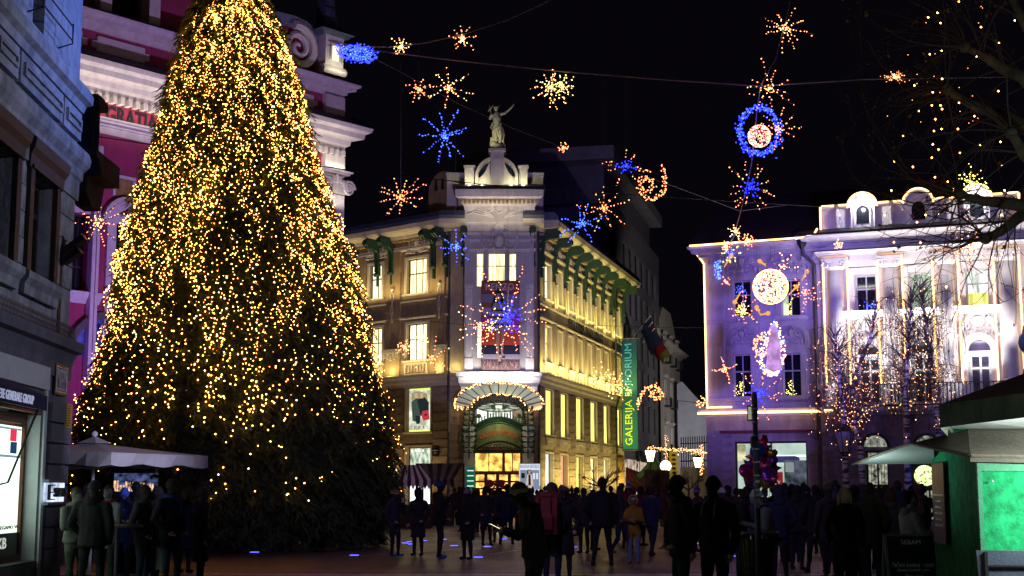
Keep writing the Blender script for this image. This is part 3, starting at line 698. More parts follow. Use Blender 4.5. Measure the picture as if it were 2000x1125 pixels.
# ------------------------------------------------------------------ corner gallery building
Bp,Cp = (-3.93,88.0),(1.68,88.0); Ap = (-12.2,95.4); Ep = (8.93,114.0)
eL,eF,eR = Fac(Ap,Bp),Fac(Bp,Cp),Fac(Cp,Ep)
eT = Fac((-2.93,87.0),(1.36,87.0))
emp = thing('gallery_building','ornate three-storey corner gallery with green brackets and a statue on top','building',(-3.93,88.0,0))
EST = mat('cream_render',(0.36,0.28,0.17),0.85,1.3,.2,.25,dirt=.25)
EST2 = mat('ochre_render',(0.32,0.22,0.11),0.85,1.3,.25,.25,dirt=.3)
ETR = mat('cream_trim',(0.50,0.43,0.30),0.8,2,.15,.2,dirt=.12)
ESTN = mat('ochre_stone',(0.33,0.25,0.15),0.85,1.5,.3,.3,dirt=.25)
zL1 = eF.uz(868,727,.3)[1]; zL0 = eF.uz(868,752,.1)[1]
zCt = eF.uz(868,425,1.3)[1]; zC = zCt - .45                 # cornice
print('emporium z',zL0,zL1,zCt)
zTop = zCt + .1
def rects(fac,lst): return [fac.rect(*r) for r in lst]
# openings
r3L = rects(eL,[(795,835,505,573),(722,747,517,584),(668,690,527,592)])
r2L = rects(eL,[(795,835,632,703),(722,747,642,707),(668,690,648,712)])
r1L = rects(eL,[(793,841,758,843),(721,751,762,846),(664,692,768,850)])
r0L = rects(eL,[(793,841,873,992),(721,751,876,992),(664,692,880,990)])
for L_ in (r3L,r2L,r1L,r0L):
 for i in range(1,3): L_[i] = (L_[i][0],L_[i][1],L_[0][2],L_[0][3])
x3 = [(1062,1075,514,582),(1088,1097,531,599),(1109,1117,543,610),(1127,1135,554,619),(1146,1153,566,627),(1163,1171,578,637),(1179,1186,588,647),(1200,1209,600,657)]
r3R = rects(eR,x3)
a3 = (r3R[0][2],r3R[0][3])
def same(L_,z0,z1): return [(a,b,z0,z1) for a,b,c,d in L_]
r3R = same(r3R,sum(q[2] for q in r3R) / 8,sum(q[3] for q in r3R) / 8)
r2R = [(a,b,0,0) for a,b,c,d in r3R]
q = [eR.uz(1070,637)[1],eR.uz(1070,707)[1]]; q2 = [eR.uz(1204,699)[1],eR.uz(1204,758)[1]]
r2R = same(r2R,(q[1] + q2[1]) / 2,(q[0] + q2[0]) / 2)
r1R = rects(eR,[(1064,1080,758,846),(1094,1108,769,853),(1124,1138,777,859),(1152,1165,785,863),(1178,1189,794,869),(1203,1213,799,872)])
r1R = same(r1R,sum(q[2] for q in r1R) / 6,sum(q[3] for q in r1R) / 6)
r0R = [(a,b,.7,r1R[0][2] - 1.15) for a,b,c,d in r1R]
r0L = [(a,b,.55,d) for a,b,c,d in r0L]
print('rows',r3L[0],r3R[0],r2L[0],r2R[0],r1L[0],r1R[0],r0L[0],r0R[0])
for fac,rr in ((eL,(r3L,r2L)),(eR,(r3R,r2R))):
 mb = MB(); wall_grid(mb,0,fac.L,zL0,zTop,rr[0] + rr[1],.35)
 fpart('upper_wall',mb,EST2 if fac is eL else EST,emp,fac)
for fac,rr in ((eL,r1L + r0L),(eR,r1R + r0R)):
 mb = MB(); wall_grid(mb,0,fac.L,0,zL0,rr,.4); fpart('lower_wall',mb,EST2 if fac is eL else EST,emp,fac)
# front: upper wall each side of the tower bay, lower wall with portal
dr = eF.rect(926,1018,880,992); dr = (dr[0],dr[1],.12,dr[3])
fan = (dr[0] + .1,dr[1] - .5,eF.uz(970,850)[1],eF.uz(970,797)[1])
mb = MB(); wall_grid(mb,0,eF.L,0,zL0,[dr,fan],.4); fpart('lower_wall',mb,EST,emp,eF)
mb = MB(); wall_grid(mb,0,eF.L,zL0,zTop,[],.4); fpart('upper_wall',mb,EST,emp,eF)
# roof and back
mb = MB(); pts = [Vector((*Ap,0)),Vector((*Bp,0)),Vector((*Cp,0)),Vector((*Ep,0)),Vector((6,120,0)),Vector((-10,118,0))]
lo = [p + Vector((0,0,zTop)) for p in pts]; ce = Vector((0,103,zTop + 3.0))
hi = [ce + (p + Vector((0,0,zTop + 3)) - ce) * .55 for p in pts];
for p in hi: p.z = zTop + 2.6
for i in range(6): mb.poly([lo[i],lo[(i + 1) % 6],hi[(i + 1) % 6],hi[i]])
mb.poly(hi); world_part('roof',mb,SLATE,emp)
mb = MB()
for i in range(3,6):
 a,b = pts[i],pts[(i + 1) % 6]; mb.poly([a,b,b + Vector((0,0,zTop)),a + Vector((0,0,zTop))])
world_part('rear_wall',mb,EST2,emp)
# main cornice slabs (deep overhang) with gutter
for fac,a,b in ((eL,-.2,eL.L + .5),(eF,-.6,1.0),(eF,eF.L - 1.0,eF.L + .3),(eR,-.2,eR.L + .9)):
 mb = MB(); mb.prismx([(.0,zC - .25),(-.35,zC - .25),(-.4,zC - .05),(-1.15,zC),(-1.3,zC + .12),(-1.38,zC + .38),(-1.3,zC + .45),(0,zC + .5)],a,b); fpart('cornice',mb,ETR,emp,fac)
 mb = MB(); mb.prismx([(-1.32,zC + .46),(-1.34,zC + .62),(-1.1,zC + .95),(0,zC + 1.0),(0,zC + .51)],a,b); fpart('gutter',mb,mat('blue_lead',(.08,.1,.14),.5,4,.3),emp,fac)
# green scrolled brackets
def bracket_mesh():
 mb = MB(); out = []
 lower = [(0,-2.7),(-.18,-2.72),(-.24,-2.2),(-.2,-1.5),(-.27,-1.0),(-.5,-.66),(-.8,-.56),(-1.05,-.6),(-1.3,-.55),(-1.42,-.33),(-1.35,-.1),(-1.2,-.02),(0,-.02)]
 mb.prismx(lower,-.17,.17)
 for s in (-.19,.1):
  mb.prismx([(-.1,-2.5),(-.3,-2.4),(-.27,-1.5),(-.36,-1.0),(-.6,-.75),(-1.2,-.74),(-1.5,-.5),(-1.46,-.2),(-1.3,-.1),(-.6,-.3),(-.25,-.7),(-.12,-1.5)],s,s + .09)
 mb.lathe([(.02,-.22),(.16,-.2),(.16,.2),(.02,.22)],(0,0,0),8) if False else None
 for yy,zz,r_ in ((-1.28,-.36,.22),(-.2,-2.62,.16)):
  pts = [(-.24,yy + r_ * math.cos(t),zz + r_ * math.sin(t)) for t in [i * PI / 4 for i in range(8)]]
  mb.prismx([(p[1],p[2]) for p in pts],-.23,.23)
 mb.box(-.07,.07,-.2,-.02,-3.5,-2.7)
 return mb.mesh('bracket',BRONZE)
BRK = bracket_mesh(); BRK.transform(Matrix.Diagonal((.9,.9,.88,1)))
def putf(name,me,root,fac,u,y,z,scale=None,**k): return put(name,me,root,fac.wp(u,y,z) - Vector(root.location),fac.rz,scale=scale,**k)
bl = [eL.uz(x,470)[0] for x in (698,741,768,850)]
for u in bl + [eL.L - .15]: putf('bracket',BRK,emp,eL,u,0,zC)
putf('bracket',BRK,emp,eF,.95,0,zC); putf('bracket',BRK,emp,eF,eF.L - .4,0,zC)
mids = [(r3R[i][1] + r3R[i + 1][0]) / 2 for i in range(7)]
for u in [.35,r3R[0][1] + .7] + mids[1:] + [mids[-1] + 1.3,eR.L - .3]: putf('bracket',BRK,emp,eR,u,0,zC)
# relief ornaments (garlands, masks)
def orn(n=1):
 mb = MB(); r = random.Random(n)
 mb.ell((0,-.05,0),.22,.1,.3); mb.ell((0,-.1,.1),.13,.12,.15)
 for s in (-1,1):
  pts = [(s * (.2 + .5 * math.sin(t * 2)),-.05,-.3 + .55 * t - .25 * math.sin(t * 4)) for t in [i / 8 for i in range(9)]]
  mb.tube(pts,.05,5)
  mb.tube([(s * (.1 + .25 * math.cos(a)),-.06,.35 + .22 * math.sin(a)) for a in [i * .7 for i in range(8)]],.04,4)
 for i in range(7): a = PI * i / 6; mb.ell((.4 * math.cos(a),-.05,.05 - .4 * math.sin(a)),.07,.06,.07,6,4)
 return mb
ORN = orn().mesh('carved_ornament',ETR,True); ORNW = orn().mesh('carved_ornament',WHITE,True)
def fanorn():
 mb = MB()
 for i in range(9):
  a = PI * (i + .5) / 9; mb.tube([(0.15 * math.cos(a),-.04,.12 * math.sin(a)),(.7 * math.cos(a),-.07,.55 * math.sin(a))],[.03,.06],4)
 arch_ring(mb,0,0,.72,.8,-.07,0,8); return mb.mesh('fan_ornament',ETR)
FAN = fanorn()
def twist():
 mb = MB()
 for s in (-1,1): mb.tube([(s * .16 * math.sin(t * 2.2 * PI) * (1 - t * .6),-.07,-t * 1.9) for t in [i / 22 for i in range(23)]],.035,4)
 mb.ell((0,-.06,0.05),.14,.08,.14); mb.ell((0,-.06,-2),.07,.06,.14); return mb.mesh('twisted_ornament',ETR)
TWI = twist()
# surrounds, sills, hoods for all windows
def surround(fac,r,w_=.16,y=.09,m=ETR,sill=.14,hood=False,root=None):
 a,b,c,d = r; root = root or emp
 mb = MB(); mb.box(a - w_,a - .004,-y,.03,c,d); mb.box(b + .004,b + w_,-y,.03,c,d); mb.box(a - w_,b + w_,-y,.03,d + .003,d + w_)
 if sill: mb.mold([(y,c - sill),(y * 2,c - sill * .6),(y * 2.3,c - .004)],a - w_ * 1.3,b + w_ * 1.3,0,.3)
 if hood: mb.mold([(y,d + w_ + .25),(y * 2,d + w_ + .32),(y * 3,d + w_ + .42),(y * 3,d + w_ + .5)],a - w_ * 1.5,b + w_ * 1.5,0,.5)
 return fpart('window_surround',mb,m,root,fac)
for i,r in enumerate(r3L): surround(eL,r); window(emp,eL,*r,2 if i else 3,(.58,),DARKW,rng.choice((L_WIN,L_WIN,LW3)),.25)
for i,r in enumerate(r2L): surround(eL,r); window(emp,eL,*r,2 if i else 3,(.58,),DARKW,rng.choice((L_WIN,L_WIN,LW3)),.25)
for r in r3R: surround(eR,r,.14); window(emp,eR,*r,2,(.55,),FRAMEW,rng.choice((L_WIN,LW2,LW3)),.25)
for r in r2R: surround(eR,r,.14); window(emp,eR,*r,2,(.55,),FRAMEW,L_WINY,.25)
for r in r1R: surround(eR,r,.2,.06); window(emp,eR,*r,1,(),DARKW,L_WINY,.16,.05)
for i,r in enumerate(r0R[:5]): surround(eR,r,.12,.05); window(emp,eR,*r,1,(),BROWNW if i == 1 else DARKW,[L_WINW,emit('shop_pink',(1,.45,.3),1.0),L_WINY,L_WIN,L_WIN][i],.3,.05)
a,b,c,d = r0R[5]; mb = MB(); mb.box(a - .3,b + .3,-.12,.02,0,d + .2); mb.box(a - .1,b + .1,-.16,-.122,.1,d); fpart('door',mb,mat('ochre_door',(.3,.18,.04),.6,3,.3),emp,eR)
for r in r1L: surround(eL,r,.12,.05)
for r in r0L: surround(eL,r,.12,.05,sill=0)
for r in r1L[1:]: window(emp,eL,*r,1,(),DARKW,L_WINY,.3,.05)
for r in r0L[1:]: window(emp,eL,*r,1,(.5,),BROWNW,L_WIN,.3,.05)
a,b,c,d = r0L[0]; window(emp,eL,a,b,c + 1.6,d,1,(),BROWNW,L_WING,.3,.07); window(emp,eL,a,b,c,c + 1.55,1,(),BROWNW,L_WINW,.3,.07)
# little spots inside the ground display
for i in range(4): mb = MB(); mb.octa((a + .3 + i * .33,.22,d - .22),.06); fpart('display_spot',mb,emit('spot_white',(1,.9,.6),6),emp,eL)
# aprons below row-2 windows with lattice
for fac,rr in ((eL,r2L),(eR,r2R)):
 for a,b,c,d in rr:
  mb = MB(); mb.box(a - .1,b + .1,-.14,.0,zL1 + .02,zL1 + .1); mb.box(a - .1,b + .1,-.14,0,c - .28,c - .17)
  n = 7; W_ = b - a
  for k in range(n):
   x = a + W_ * (k + .5) / n; z_ = (zL1 + c) / 2 - .05; rz_ = (c - .28 - zL1 - .1) / 2
   mb.tube([(x + W_ / n * .6 * math.cos(t),-.12,z_ + rz_ * math.sin(t)) for t in [i * PI / 3 for i in range(6)]],.025,4,closed=True)
  mb.box(a - .1,a + .02,-.15,0,zL1 + .1,c - .28); mb.box(b - .02,b + .1,-.15,0,zL1 + .1,c - .28)
  fpart('lattice_apron',mb,ETR,emp,fac)
# floor ledge, architrave, frieze rails
for fac,a,b in ((eL,0,eL.L + .2),(eF,-.1,.85),(eF,eF.L - .9,eF.L + .1),(eR,-.1,eR.L + .3)):
 mb = MB(); h = zL1 - zL0; mb.mold([(.06,zL0),(.1,zL0 + h * .25),(.22,zL0 + h * .4),(.26,zL0 + h * .6),(.5,zL0 + h * .78),(.55,zL1 - .05),(.3,zL1)],a,b,0,0); fpart('ledge',mb,ETR,emp,fac)
for fac,rr in ((eL,r3L),(eR,r3R)):
 zz = rr[0][3] + .55
 mb = MB(); mb.mold([(.05,zz),(.12,zz + .08),(.14,zz + .16)],0,fac.L,0); mb.mold([(.05,zC - .9),(.1,zC - .8),(.12,zC - .72)],0,fac.L); fpart('frieze_rail',mb,ETR,emp,fac)
 zs = rr[0][2] - .4
 mb = MB(); mb.mold([(.05,zs - .12),(.12,zs - .05),(.12,zs)],0,fac.L); z2 = (r2L if fac is eL else r2R)[0][3] + .3; mb.mold([(.05,z2),(.12,z2 + .05),(.14,z2 + .13)],0,fac.L); fpart('sill_band',mb,ETR,emp,fac)
 mb = MB(); u = .1
 while u < fac.L: mb.box(u,u + .16,-.32,-.02,zC - .42,zC - .27); u += .32
 fpart('dentils',mb,mat('gilded_plaster',(.4,.28,.08),.5,5,.3),emp,fac,kind='stuff')
 for a,b,c,d in rr:
  putf('carved_ornament',ORN,emp,fac,(a + b) / 2,-.01,d + .95,scale=(1.0 if fac is eL else .8,) * 3)
  putf('fan_ornament',FAN,emp,fac,(a + b) / 2,-.01,zC - 1.25,scale=(1.3 if fac is eL else .9,1,1))
# pilasters
zcap = zC - 3.6
pil = [(eL,eL.uz(x,600)[0],w_) for x,w_ in ((770,1.3),(862,.75),(705,1.0),(648,.8))]
for fac,u,w_ in pil:
 mb = MB(); mb.box(u - w_ / 2,u + w_ / 2,-.13,.02,zL1,zC - 1.0)
 for k in (-1,1): mb.box(u + k * w_ * .22 - .08,u + k * w_ * .22 + .08,-.17,-.132,zL1 + 2.3,zcap - .5)
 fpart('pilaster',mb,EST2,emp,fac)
 mb = MB(); mb.box(u - w_ / 2 - .1,u + w_ / 2 + .1,-.4,.02,zL1 + 1.5,zL1 + 1.75)
 for k in range(-2,3): mb.box(u + k * w_ * .2 - .06,u + k * w_ * .2 + .06,-.34,-.14,zL1 + 1.0 + .1 * abs(k),zL1 + 1.497)
 fpart('console',mb,ETR,emp,fac)
 putf('twisted_ornament',TWI,emp,fac,u,-.14,zcap + .1)
for i,u in enumerate(mids):
 w_ = (r3R[i + 1][0] - r3R[i][1]) * .42
 if w_ < .2: w_ = .2
 mb = MB(); mb.box(u - w_ / 2,u + w_ / 2,-.16,.02,r3R[0][2] - .38,zC - 2.9); fpart('pilaster',mb,EST,emp,eR)
 mb = MB(); mb.box(u - w_ / 2,u + w_ / 2,-.12,.02,zL1 + .05,r2R[0][3] + .28); fpart('pilaster',mb,EST,emp,eR)
 putf('twisted_ornament',TWI,emp,eR,u,-.17,zcap + .5,scale=(.8,1,.8))
 point(eR.wp(u,-.45,r3R[0][2] - .15),20,YEL,.08)
# frieze text on the right facade
ta,tb = eR.uz(1109,640),eR.uz(1176,672)
zmid = (r3R[0][2] - .5 + r2R[0][3] + .4) / 2
text_fit('facade_lettering','GALERIJA EMPORIUM',tb[0] - ta[0],.95,emp,eR.wp((ta[0] + tb[0]) / 2,-.06,zmid) - Vector(emp.location),eR.rz,mat('black_letters',(.02,.02,.015),.5),.03,bold=-.004)
# rustication
pr = []
def piers(fac,rr,z0,z1,ex=.22):
 e = [0] + [q for a,b,c,d in rr for q in (a - ex,b + ex)] + [fac.L]
 return [(e[i] + .02,e[i + 1] - .02,z0,z1) for i in range(0,len(e),2) if e[i + 1] - e[i] > .25]
srt = lambda L_: sorted(L_)
blocks(emp,eL,piers(eL,srt(r1L),r0L[0][3] + 1.0,zL0 - .05) + piers(eL,srt(r0L),.1,r0L[0][3] + .98),9,.5,0,ESTN,seed=5,proud=.07,gap=.05)
blocks(emp,eR,piers(eR,r1R,r1R[0][2] - .6,zL0 - .1) + piers(eR,r0R,.1,r1R[0][2] - .62),9,.5,0,ESTN,seed=6,proud=.07,gap=.05)
blocks(emp,eF,[(.02,eF.uz(905,850)[0],.1,zL0 - .05),(eF.uz(1038,850)[0],eF.L - .02,.1,zL0 - .05)],9,.5,0,ESTN,seed=8,proud=.07,gap=.05)
for a,b,c,d in r1R:   # carved sills
 mb = MB(); mb.box(a - .25,b + .25,-.16,.0,c - .42,c - .18); mb.box(a - .1,a + .12,-.2,0,c - .7,c - .423); mb.box(b - .12,b + .1,-.2,0,c - .7,c - .423); fpart('sill_console',mb,ETR,emp,eR)
# drain pipes
for fac,u in ((eF,.02),(eF,eF.L - .02),(eR,eR.uz(1196,800)[0])):
 mb = MB(); y_ = -.32; mb.tube([(u,y_,.1),(u,y_,zL0 - .1),(u,y_ - .28,zL1 + .1),(u,y_,zL1 + .8),(u,y_,zC - .2)],.075,8)
 for k in range(8): mb.tube([(u,y_,1 + k * 2.0),(u,y_,1.12 + k * 2.0)],.1,8)
 fpart('drain_pipe',mb,mat('dark_zinc',(.06,.06,.075),.4,4,.2),emp,fac)
# ---------------- tower bay
tw = eT.L; zt0 = zL0 + .2; zt1 = eT.uz(975,395)[1]
def tz(py,px=975,out=0): return eT.uz(px,py,out)[1]
def tu(px,py=600,out=0): return eT.uz(px,py,out)[0]
TW = mat('tower_white_render',(.50,.46,.44),.8,1.5,.12,.2,dirt=.15)
w3 = [eT.rect(930,945,494,545),eT.rect(953,987,494,545),eT.rect(994,1009,494,545)]
w3 = [(a,b,tz(560),tz(494)) for a,b,c,d in w3]
w2 = [eT.rect(931,945,630,700),eT.rect(994,1009,630,700)]
mb = MB(); wall_grid(mb,0,tw,zt0,zt1,w3 + w2,.3); mb.poly([(0,1.0,zt0),(0,0,zt0),(0,0,zt1),(0,1.0,zt1)]); mb.poly([(tw,0,zt0),(tw,1.0,zt0),(tw,1.0,zt1),(tw,0,zt1)])
mb.poly([(0,0,zt0),(0,1.0,zt0),(tw,1.0,zt0),(tw,0,zt0)]); mb.poly([(0,0,zt1),(tw,0,zt1),(tw,3,zt1),(0,3,zt1)]); mb.box(.1,tw - .1,.8,3,zC,zt1 - .05)
fpart('tower_wall',mb,TW,emp,eT)
for i,r in enumerate(w3): window(emp,eT,*r,2 if i == 1 else 1,(.62,),FRAMEW,L_WIN,.2,.05)
for r in w2: window(emp,eT,*r,1,(.6,),FRAMEW,L_WIN,.2,.05)
mb = MB()
for a,b in ((.0,.28),(tw - .28,tw),(tu(946),tu(952)),(tu(988),tu(993))): mb.box(a,b,-.14,.02,tz(700),tz(470))
mb.box(.28,tw - .28,-.1,.02,tz(491),tz(484)); fpart('window_surround',mb,TW,emp,eT)
for py,o in ((435,.2),(455,.22),(468,.12),(487,.16)):
 mb = MB(); z_ = tz(py); mb.mold([(o * .3,z_ - .16),(o * .7,z_ - .08),(o,z_),(o * .8,z_ + .06)],-.0,tw,0,.8); fpart('string_course',mb,WHITE,emp,eT)
# side pilasters of the bay, bright below
for a,b in ((.0,.55),(tw - .55,tw)):
 mb = MB(); mb.box(a + .02,b - .02,-.22,.0,tz(727),tz(700)); mb.box(a + .08,b - .08,-.17,.0,tz(699),tz(565)); mb.box(a + .05,b - .05,-.2,0,tz(564),tz(556)); fpart('pilaster',mb,WHITE,emp,eT)
mb = MB(); z0,z1 = tz(748,975,.5),tz(727,975,.5)
mb.mold([(.05,z0 - .5),(.1,z0 - .2),(.35,z0),(.45,(z0 + z1) / 2),(.62,(z0 + z1) / 2 + .1),(.68,z1),(.2,z1 + .06)],-.15,tw + .15,0,.5); fpart('balcony_ledge',mb,WHITE,emp,eT)
putf('carved_ornament',ORNW,emp,eT,tw / 2,-.05,tz(470),scale=(1.6,1.6,1.5))
mb = MB(); mb.ell((tw / 2,-.15,tz(446)),.3,.15,.4)
for s in (-1,1):
 for k in range(7):
  t_ = k / 6; mb.tube([(tw / 2 + s * .3,-.06,tz(422) - .1),(tw / 2 + s * (.6 + .18 * k),-.1,tz(420) + .3 * math.sin(t_ * 3) + .1),(tw / 2 + s * (.8 + .19 * k),-.06,tz(424) + (.9 - k * .12))],.045,4)
for k in (-1,0,1): mb.tube([(tw / 2 + k * .75 + .26 * math.cos(a),-.1,tz(408) + .26 * math.sin(a)) for a in [i * PI / 5 for i in range(10)]],.06,5,closed=True)
fpart('frieze_scrolls',mb,WHITE,emp,eT)
# flared cornice
zk0,zk1 = tz(395,975,.6),tz(372,975,.6)
mb = MB(); mb.mold([(.05,zk0 - .45),(.12,zk0 - .15),(.45,zk0 + .05),(.55,zk0 + .2),(.95,zk0 + .3),(1.0,zk1),(.9,zk1 + .05)],0.0,tw,0,.6); fpart('tower_cornice',mb,WHITE,emp,eT)
mb = MB(); u = -.3
while u < tw + .3: mb.box(u,u + .16,-.68,-.3,zk0 - .04,zk0 + .14); u += .26
fpart('gilded_dentils',mb,mat('gilded_plaster',(.4,.28,.08),.5,5,.3),emp,eT,kind='stuff')
mb = MB(); mb.prismx([(-1.05,zk1 + .06),(-1.0,zk1 + .2),(.6,zk1 + .65),(3,zk1 + .65),(3,zk1 + .06)],-.7,tw + .7); fpart('tower_roof',mb,SLATE,emp,eT)
# parapet: side blocks, arch, pedestal
zb = zk1 + .3; yb = .45
eP = eT
def pz(py): return eP.uz(970,py,-yb)[1]
def pu(px,py=340): return eP.uz(px,py,-yb)[0]
PED = mat('warm_white_stone',(.60,.56,.46),.8,2,.15,.15,dirt=.12)
for a,b in ((907,927),(1013,1031)):
 mb = MB(); mb.box(pu(a) + .03,pu(b) - .03,yb,yb + 1.0,zb - .3,pz(328)); mb.box(pu(a) - .04,pu(b) + .04,yb - .08,yb + 1.08,pz(328) + .002,pz(323)); fpart('parapet_block',mb,PED,emp,eT)
uc = pu(970); ra = (pu(1012) - pu(928)) / 2; zsp = pz(362)
mb = MB(); hgt = pz(306) - zsp
def el_arch(k,n=18): return [(uc + ra * k * math.cos(PI * i / n),zsp + .55 + (hgt - .55) * k * math.sin(PI * i / n)) for i in range(n + 1)]
A,B = el_arch(.86),el_arch(1.0)
for i in range(18): mb.prism([A[i],B[i],B[i + 1],A[i + 1]],yb - .15,yb + .6)
mb.box(uc - ra,uc - ra * .86,yb - .15,yb + .6,zb - .3,zsp + .549); mb.box(uc + ra * .86,uc + ra,yb - .15,yb + .6,zb - .3,zsp + .549)
fpart('parapet_arch',mb,PED,emp,eT)
mb = MB()
for s in (-1,1):
 pp = [(uc + s * ra * .87,zb - .3),(uc + s * ra * .87,zsp + .5)]
 pp += [(uc + s * (ra * .84 - (ra * .84 - .45) * t),zsp + .5 + .1 * t + .9 * t ** 2) for t in [i / 8 for i in range(9)]] + [(uc + s * .4,zb - .3)]
 mb.prism(pp,yb,yb + .5)
fpart('parapet_wing',mb,PED,emp,eT)
mb = MB(); mb.prism(el_arch(.855),yb + .55,yb + .62); fpart('arch_back',mb,SLATE,emp,eT)
mb = MB()
for s in (-1,1):
 for k in range(9):
  t_ = .12 + k * .085; a = t_ * PI / 2; x = uc + s * ra * .80 * math.cos(a); z_ = zsp + .5 + (hgt - .6) * .80 * math.sin(a)
  mb.tube([(x,yb + .3,z_),(x - s * .12,yb + .25,z_ - .25),(x - s * .02,yb + .3,z_ - .45)],[.05,.07,.03],4)
fpart('iron_leaves',mb,mat('teal_iron',(.04,.09,.1),.5,4,.3),emp,eT)
pa,pb2 = pu(958),pu(984)
mb = MB(); mb.prism([(pa - .1,zb - .3),(pb2 + .1,zb - .3),(pb2,pz(340)),(pb2,pz(297)),(pa,pz(297)),(pa,pz(340))],yb - .3,yb + .75); mb.box(pa - .12,pb2 + .12,yb - .4,yb + .85,pz(297) + .002,pz(292)); mb.box(pa + .18,pb2 - .18,yb - .34,yb - .303,pz(358),pz(312)); fpart('statue_pedestal',mb,TW,emp,eT)
STAT_AT = eT.wp((pa + pb2) / 2,yb + .2,pz(292))
# curved attic gables and dormers on each side
for fac,u,m in ((eL,eL.L - 1.1,EST2),(eR,1.2,EST)):
 mb = MB(); pp = [(u - 1.3,zTop + .5),(u + 1.3,zTop + .5)] + [(u + 1.3 * math.cos(PI * i / 10),zTop + 2.1 + 1.3 * math.sin(PI * i / 10)) for i in range(11)]; mb.prism(pp,.5,1.0); fpart('attic_gable',mb,m,emp,fac)
 mb = MB()
 for k in (-1,0,1): mb.prism([(u + k * .6 - .15,zTop + 2.2),(u + k * .6 + .15,zTop + 2.2),(u + k * .6 + .08,zTop + 2.9),(u + k * .6 - .08,zTop + 2.9)],.46,.51)
 fpart('attic_slots',mb,SLATE,emp,fac)
for a,b in ((-.2,1.0),(eF.L - 1.1,eF.L + .3)):
 mb = MB(); mb.box(a,b,.3,1.5,zTop + .5,zTop + 2.9); mb.box(a - .05,b + .05,.22,1.55,zTop + 2.902,zTop + 3.1); fpart('attic_block',mb,TW,emp,eF)
# blue-violet floods come from the square; warm strips on ledges
for fac in (eL,eR):
 strip(fac.wp(.3,-.75,zL1 + .2),fac.wp(fac.L - .2,-.75,zL1 + .2),fac.n * -.45 + Vector((0,0,1)),190 if fac is eL else 1150,(1.0,.78,.33) if fac is eL else YEL)
 strip(fac.wp(.3,-1.1,zL1 - 6.9),fac.wp(fac.L - .2,-1.1,zL1 - 6.9),fac.n * -.7 + Vector((0,0,1)),130 if fac is eL else 800,(1.0,.7,.4) if fac is eL else YEL)
strip(eR.wp(1,-.8,r3R[0][2] - .1),eR.wp(eR.L - .2,-.8,r3R[0][2] - .1),eR.n * -.35 + Vector((0,0,1)),560,(.92,.85,.25))
strip(eL.wp(1,-.8,r3L[0][2] - .1),eL.wp(eL.L - .2,-.8,r3L[0][2] - .1),eL.n * -.35 + Vector((0,0,1)),170,(1,.8,.35))
for fac,u in ((eL,pil[0][1]),(eL,pil[1][1]),(eL,pil[2][1]),(eF,.45),(eF,eF.L - .45),(eR,.5),(eR,r3R[0][1] + .6)): point(fac.wp(u,-.4,zL1 + .3),26,(1,.85,.35),.06)
for s in (907,1031): point(eT.wp(pu(917 if s < 950 else 1022),-.15,zb + .15),70,(1,.93,.6),.06)
point(eT.wp(uc - .9,-.1,zb + .2),30,(1,.93,.6)); point(eT.wp(uc + .9,-.1,zb + .2),30,(1,.93,.6))
strip(eT.wp(.0,-1.2,zk0 - 1.3),eT.wp(tw,-1.2,zk0 - 1.3),Vector((0,.5,1)),45,(1,.86,.6))
strip(eT.wp(.1,-1.1,tz(735)),eT.wp(tw - .1,-1.1,tz(735)),Vector((0,1,.3)),120,(1,.95,.85))
spot(eT.wp(tw / 2 - .8,-1.0,pz(300)),STAT_AT + Vector((0,0,1.5)),230,(1,.9,.45),60,.6,.1)

# ---------------- flat pictures
def picture(root,fac,shapes,y,step=.004,kindname='print'):
 """shapes: list of (material, [(px,py)...]) flat print, each layer proud of the last"""
 for i,(m,P) in enumerate(shapes):
  pts = [fac.uz(x,yy,-y) for x,yy in P]; mb = MB(); yi = y - step * (i + 1)
  mb.prism(pts,yi,yi + step * .8); put(kindname,mb.mesh(kindname,m),root,loc=fac.o - Vector(root.location),rz=fac.rz)
def rc(a,b,c,d): return [(a,d),(b,d),(b,c),(a,c)]
def pm(n,c,r=.6): return mat('print_' + n,c,r,20,.15,0)
bn = thing('fashion_banner','tall fashion banner of a striding woman hanging on the corner bay above the glass canopy','banner',eT.wp(tu(978),-.3,tz(725)))
B0 = rc(940,1015,548,725)
picture(bn,eT,[(pm('maroon',(.12,.03,.03)),B0)],-.30,.03,'cloth')
rp = random.Random(4)
sh = [(pm('red_brown',(.30,.06,.03)),rc(940,1015,549,572)),(pm('orange_streak',(.5,.16,.05)),[(945,556),(1012,562),(1012,566),(945,560)]),(pm('greyviolet',(.22,.2,.3)),rc(940,1015,574,622)),(pm('brownpanel',(.25,.1,.04)),rc(941,966,591,600)),
      (pm('lilac',(.4,.3,.5)),rc(941,1015,602,609)),(pm('magenta',(.45,.04,.3)),rc(941,1015,617,640)),(pm('red',(.62,.07,.03)),rc(941,1015,641,674)),(pm('navy',(.012,.015,.04)),rc(941,1015,675,691)),(pm('floor',(.3,.24,.34)),rc(941,1015,692,702)),(pm('earth',(.09,.05,.06)),rc(941,1015,703,724))]
SK = pm('skin',(.42,.25,.2)); BK = pm('black',(.012,.01,.014))
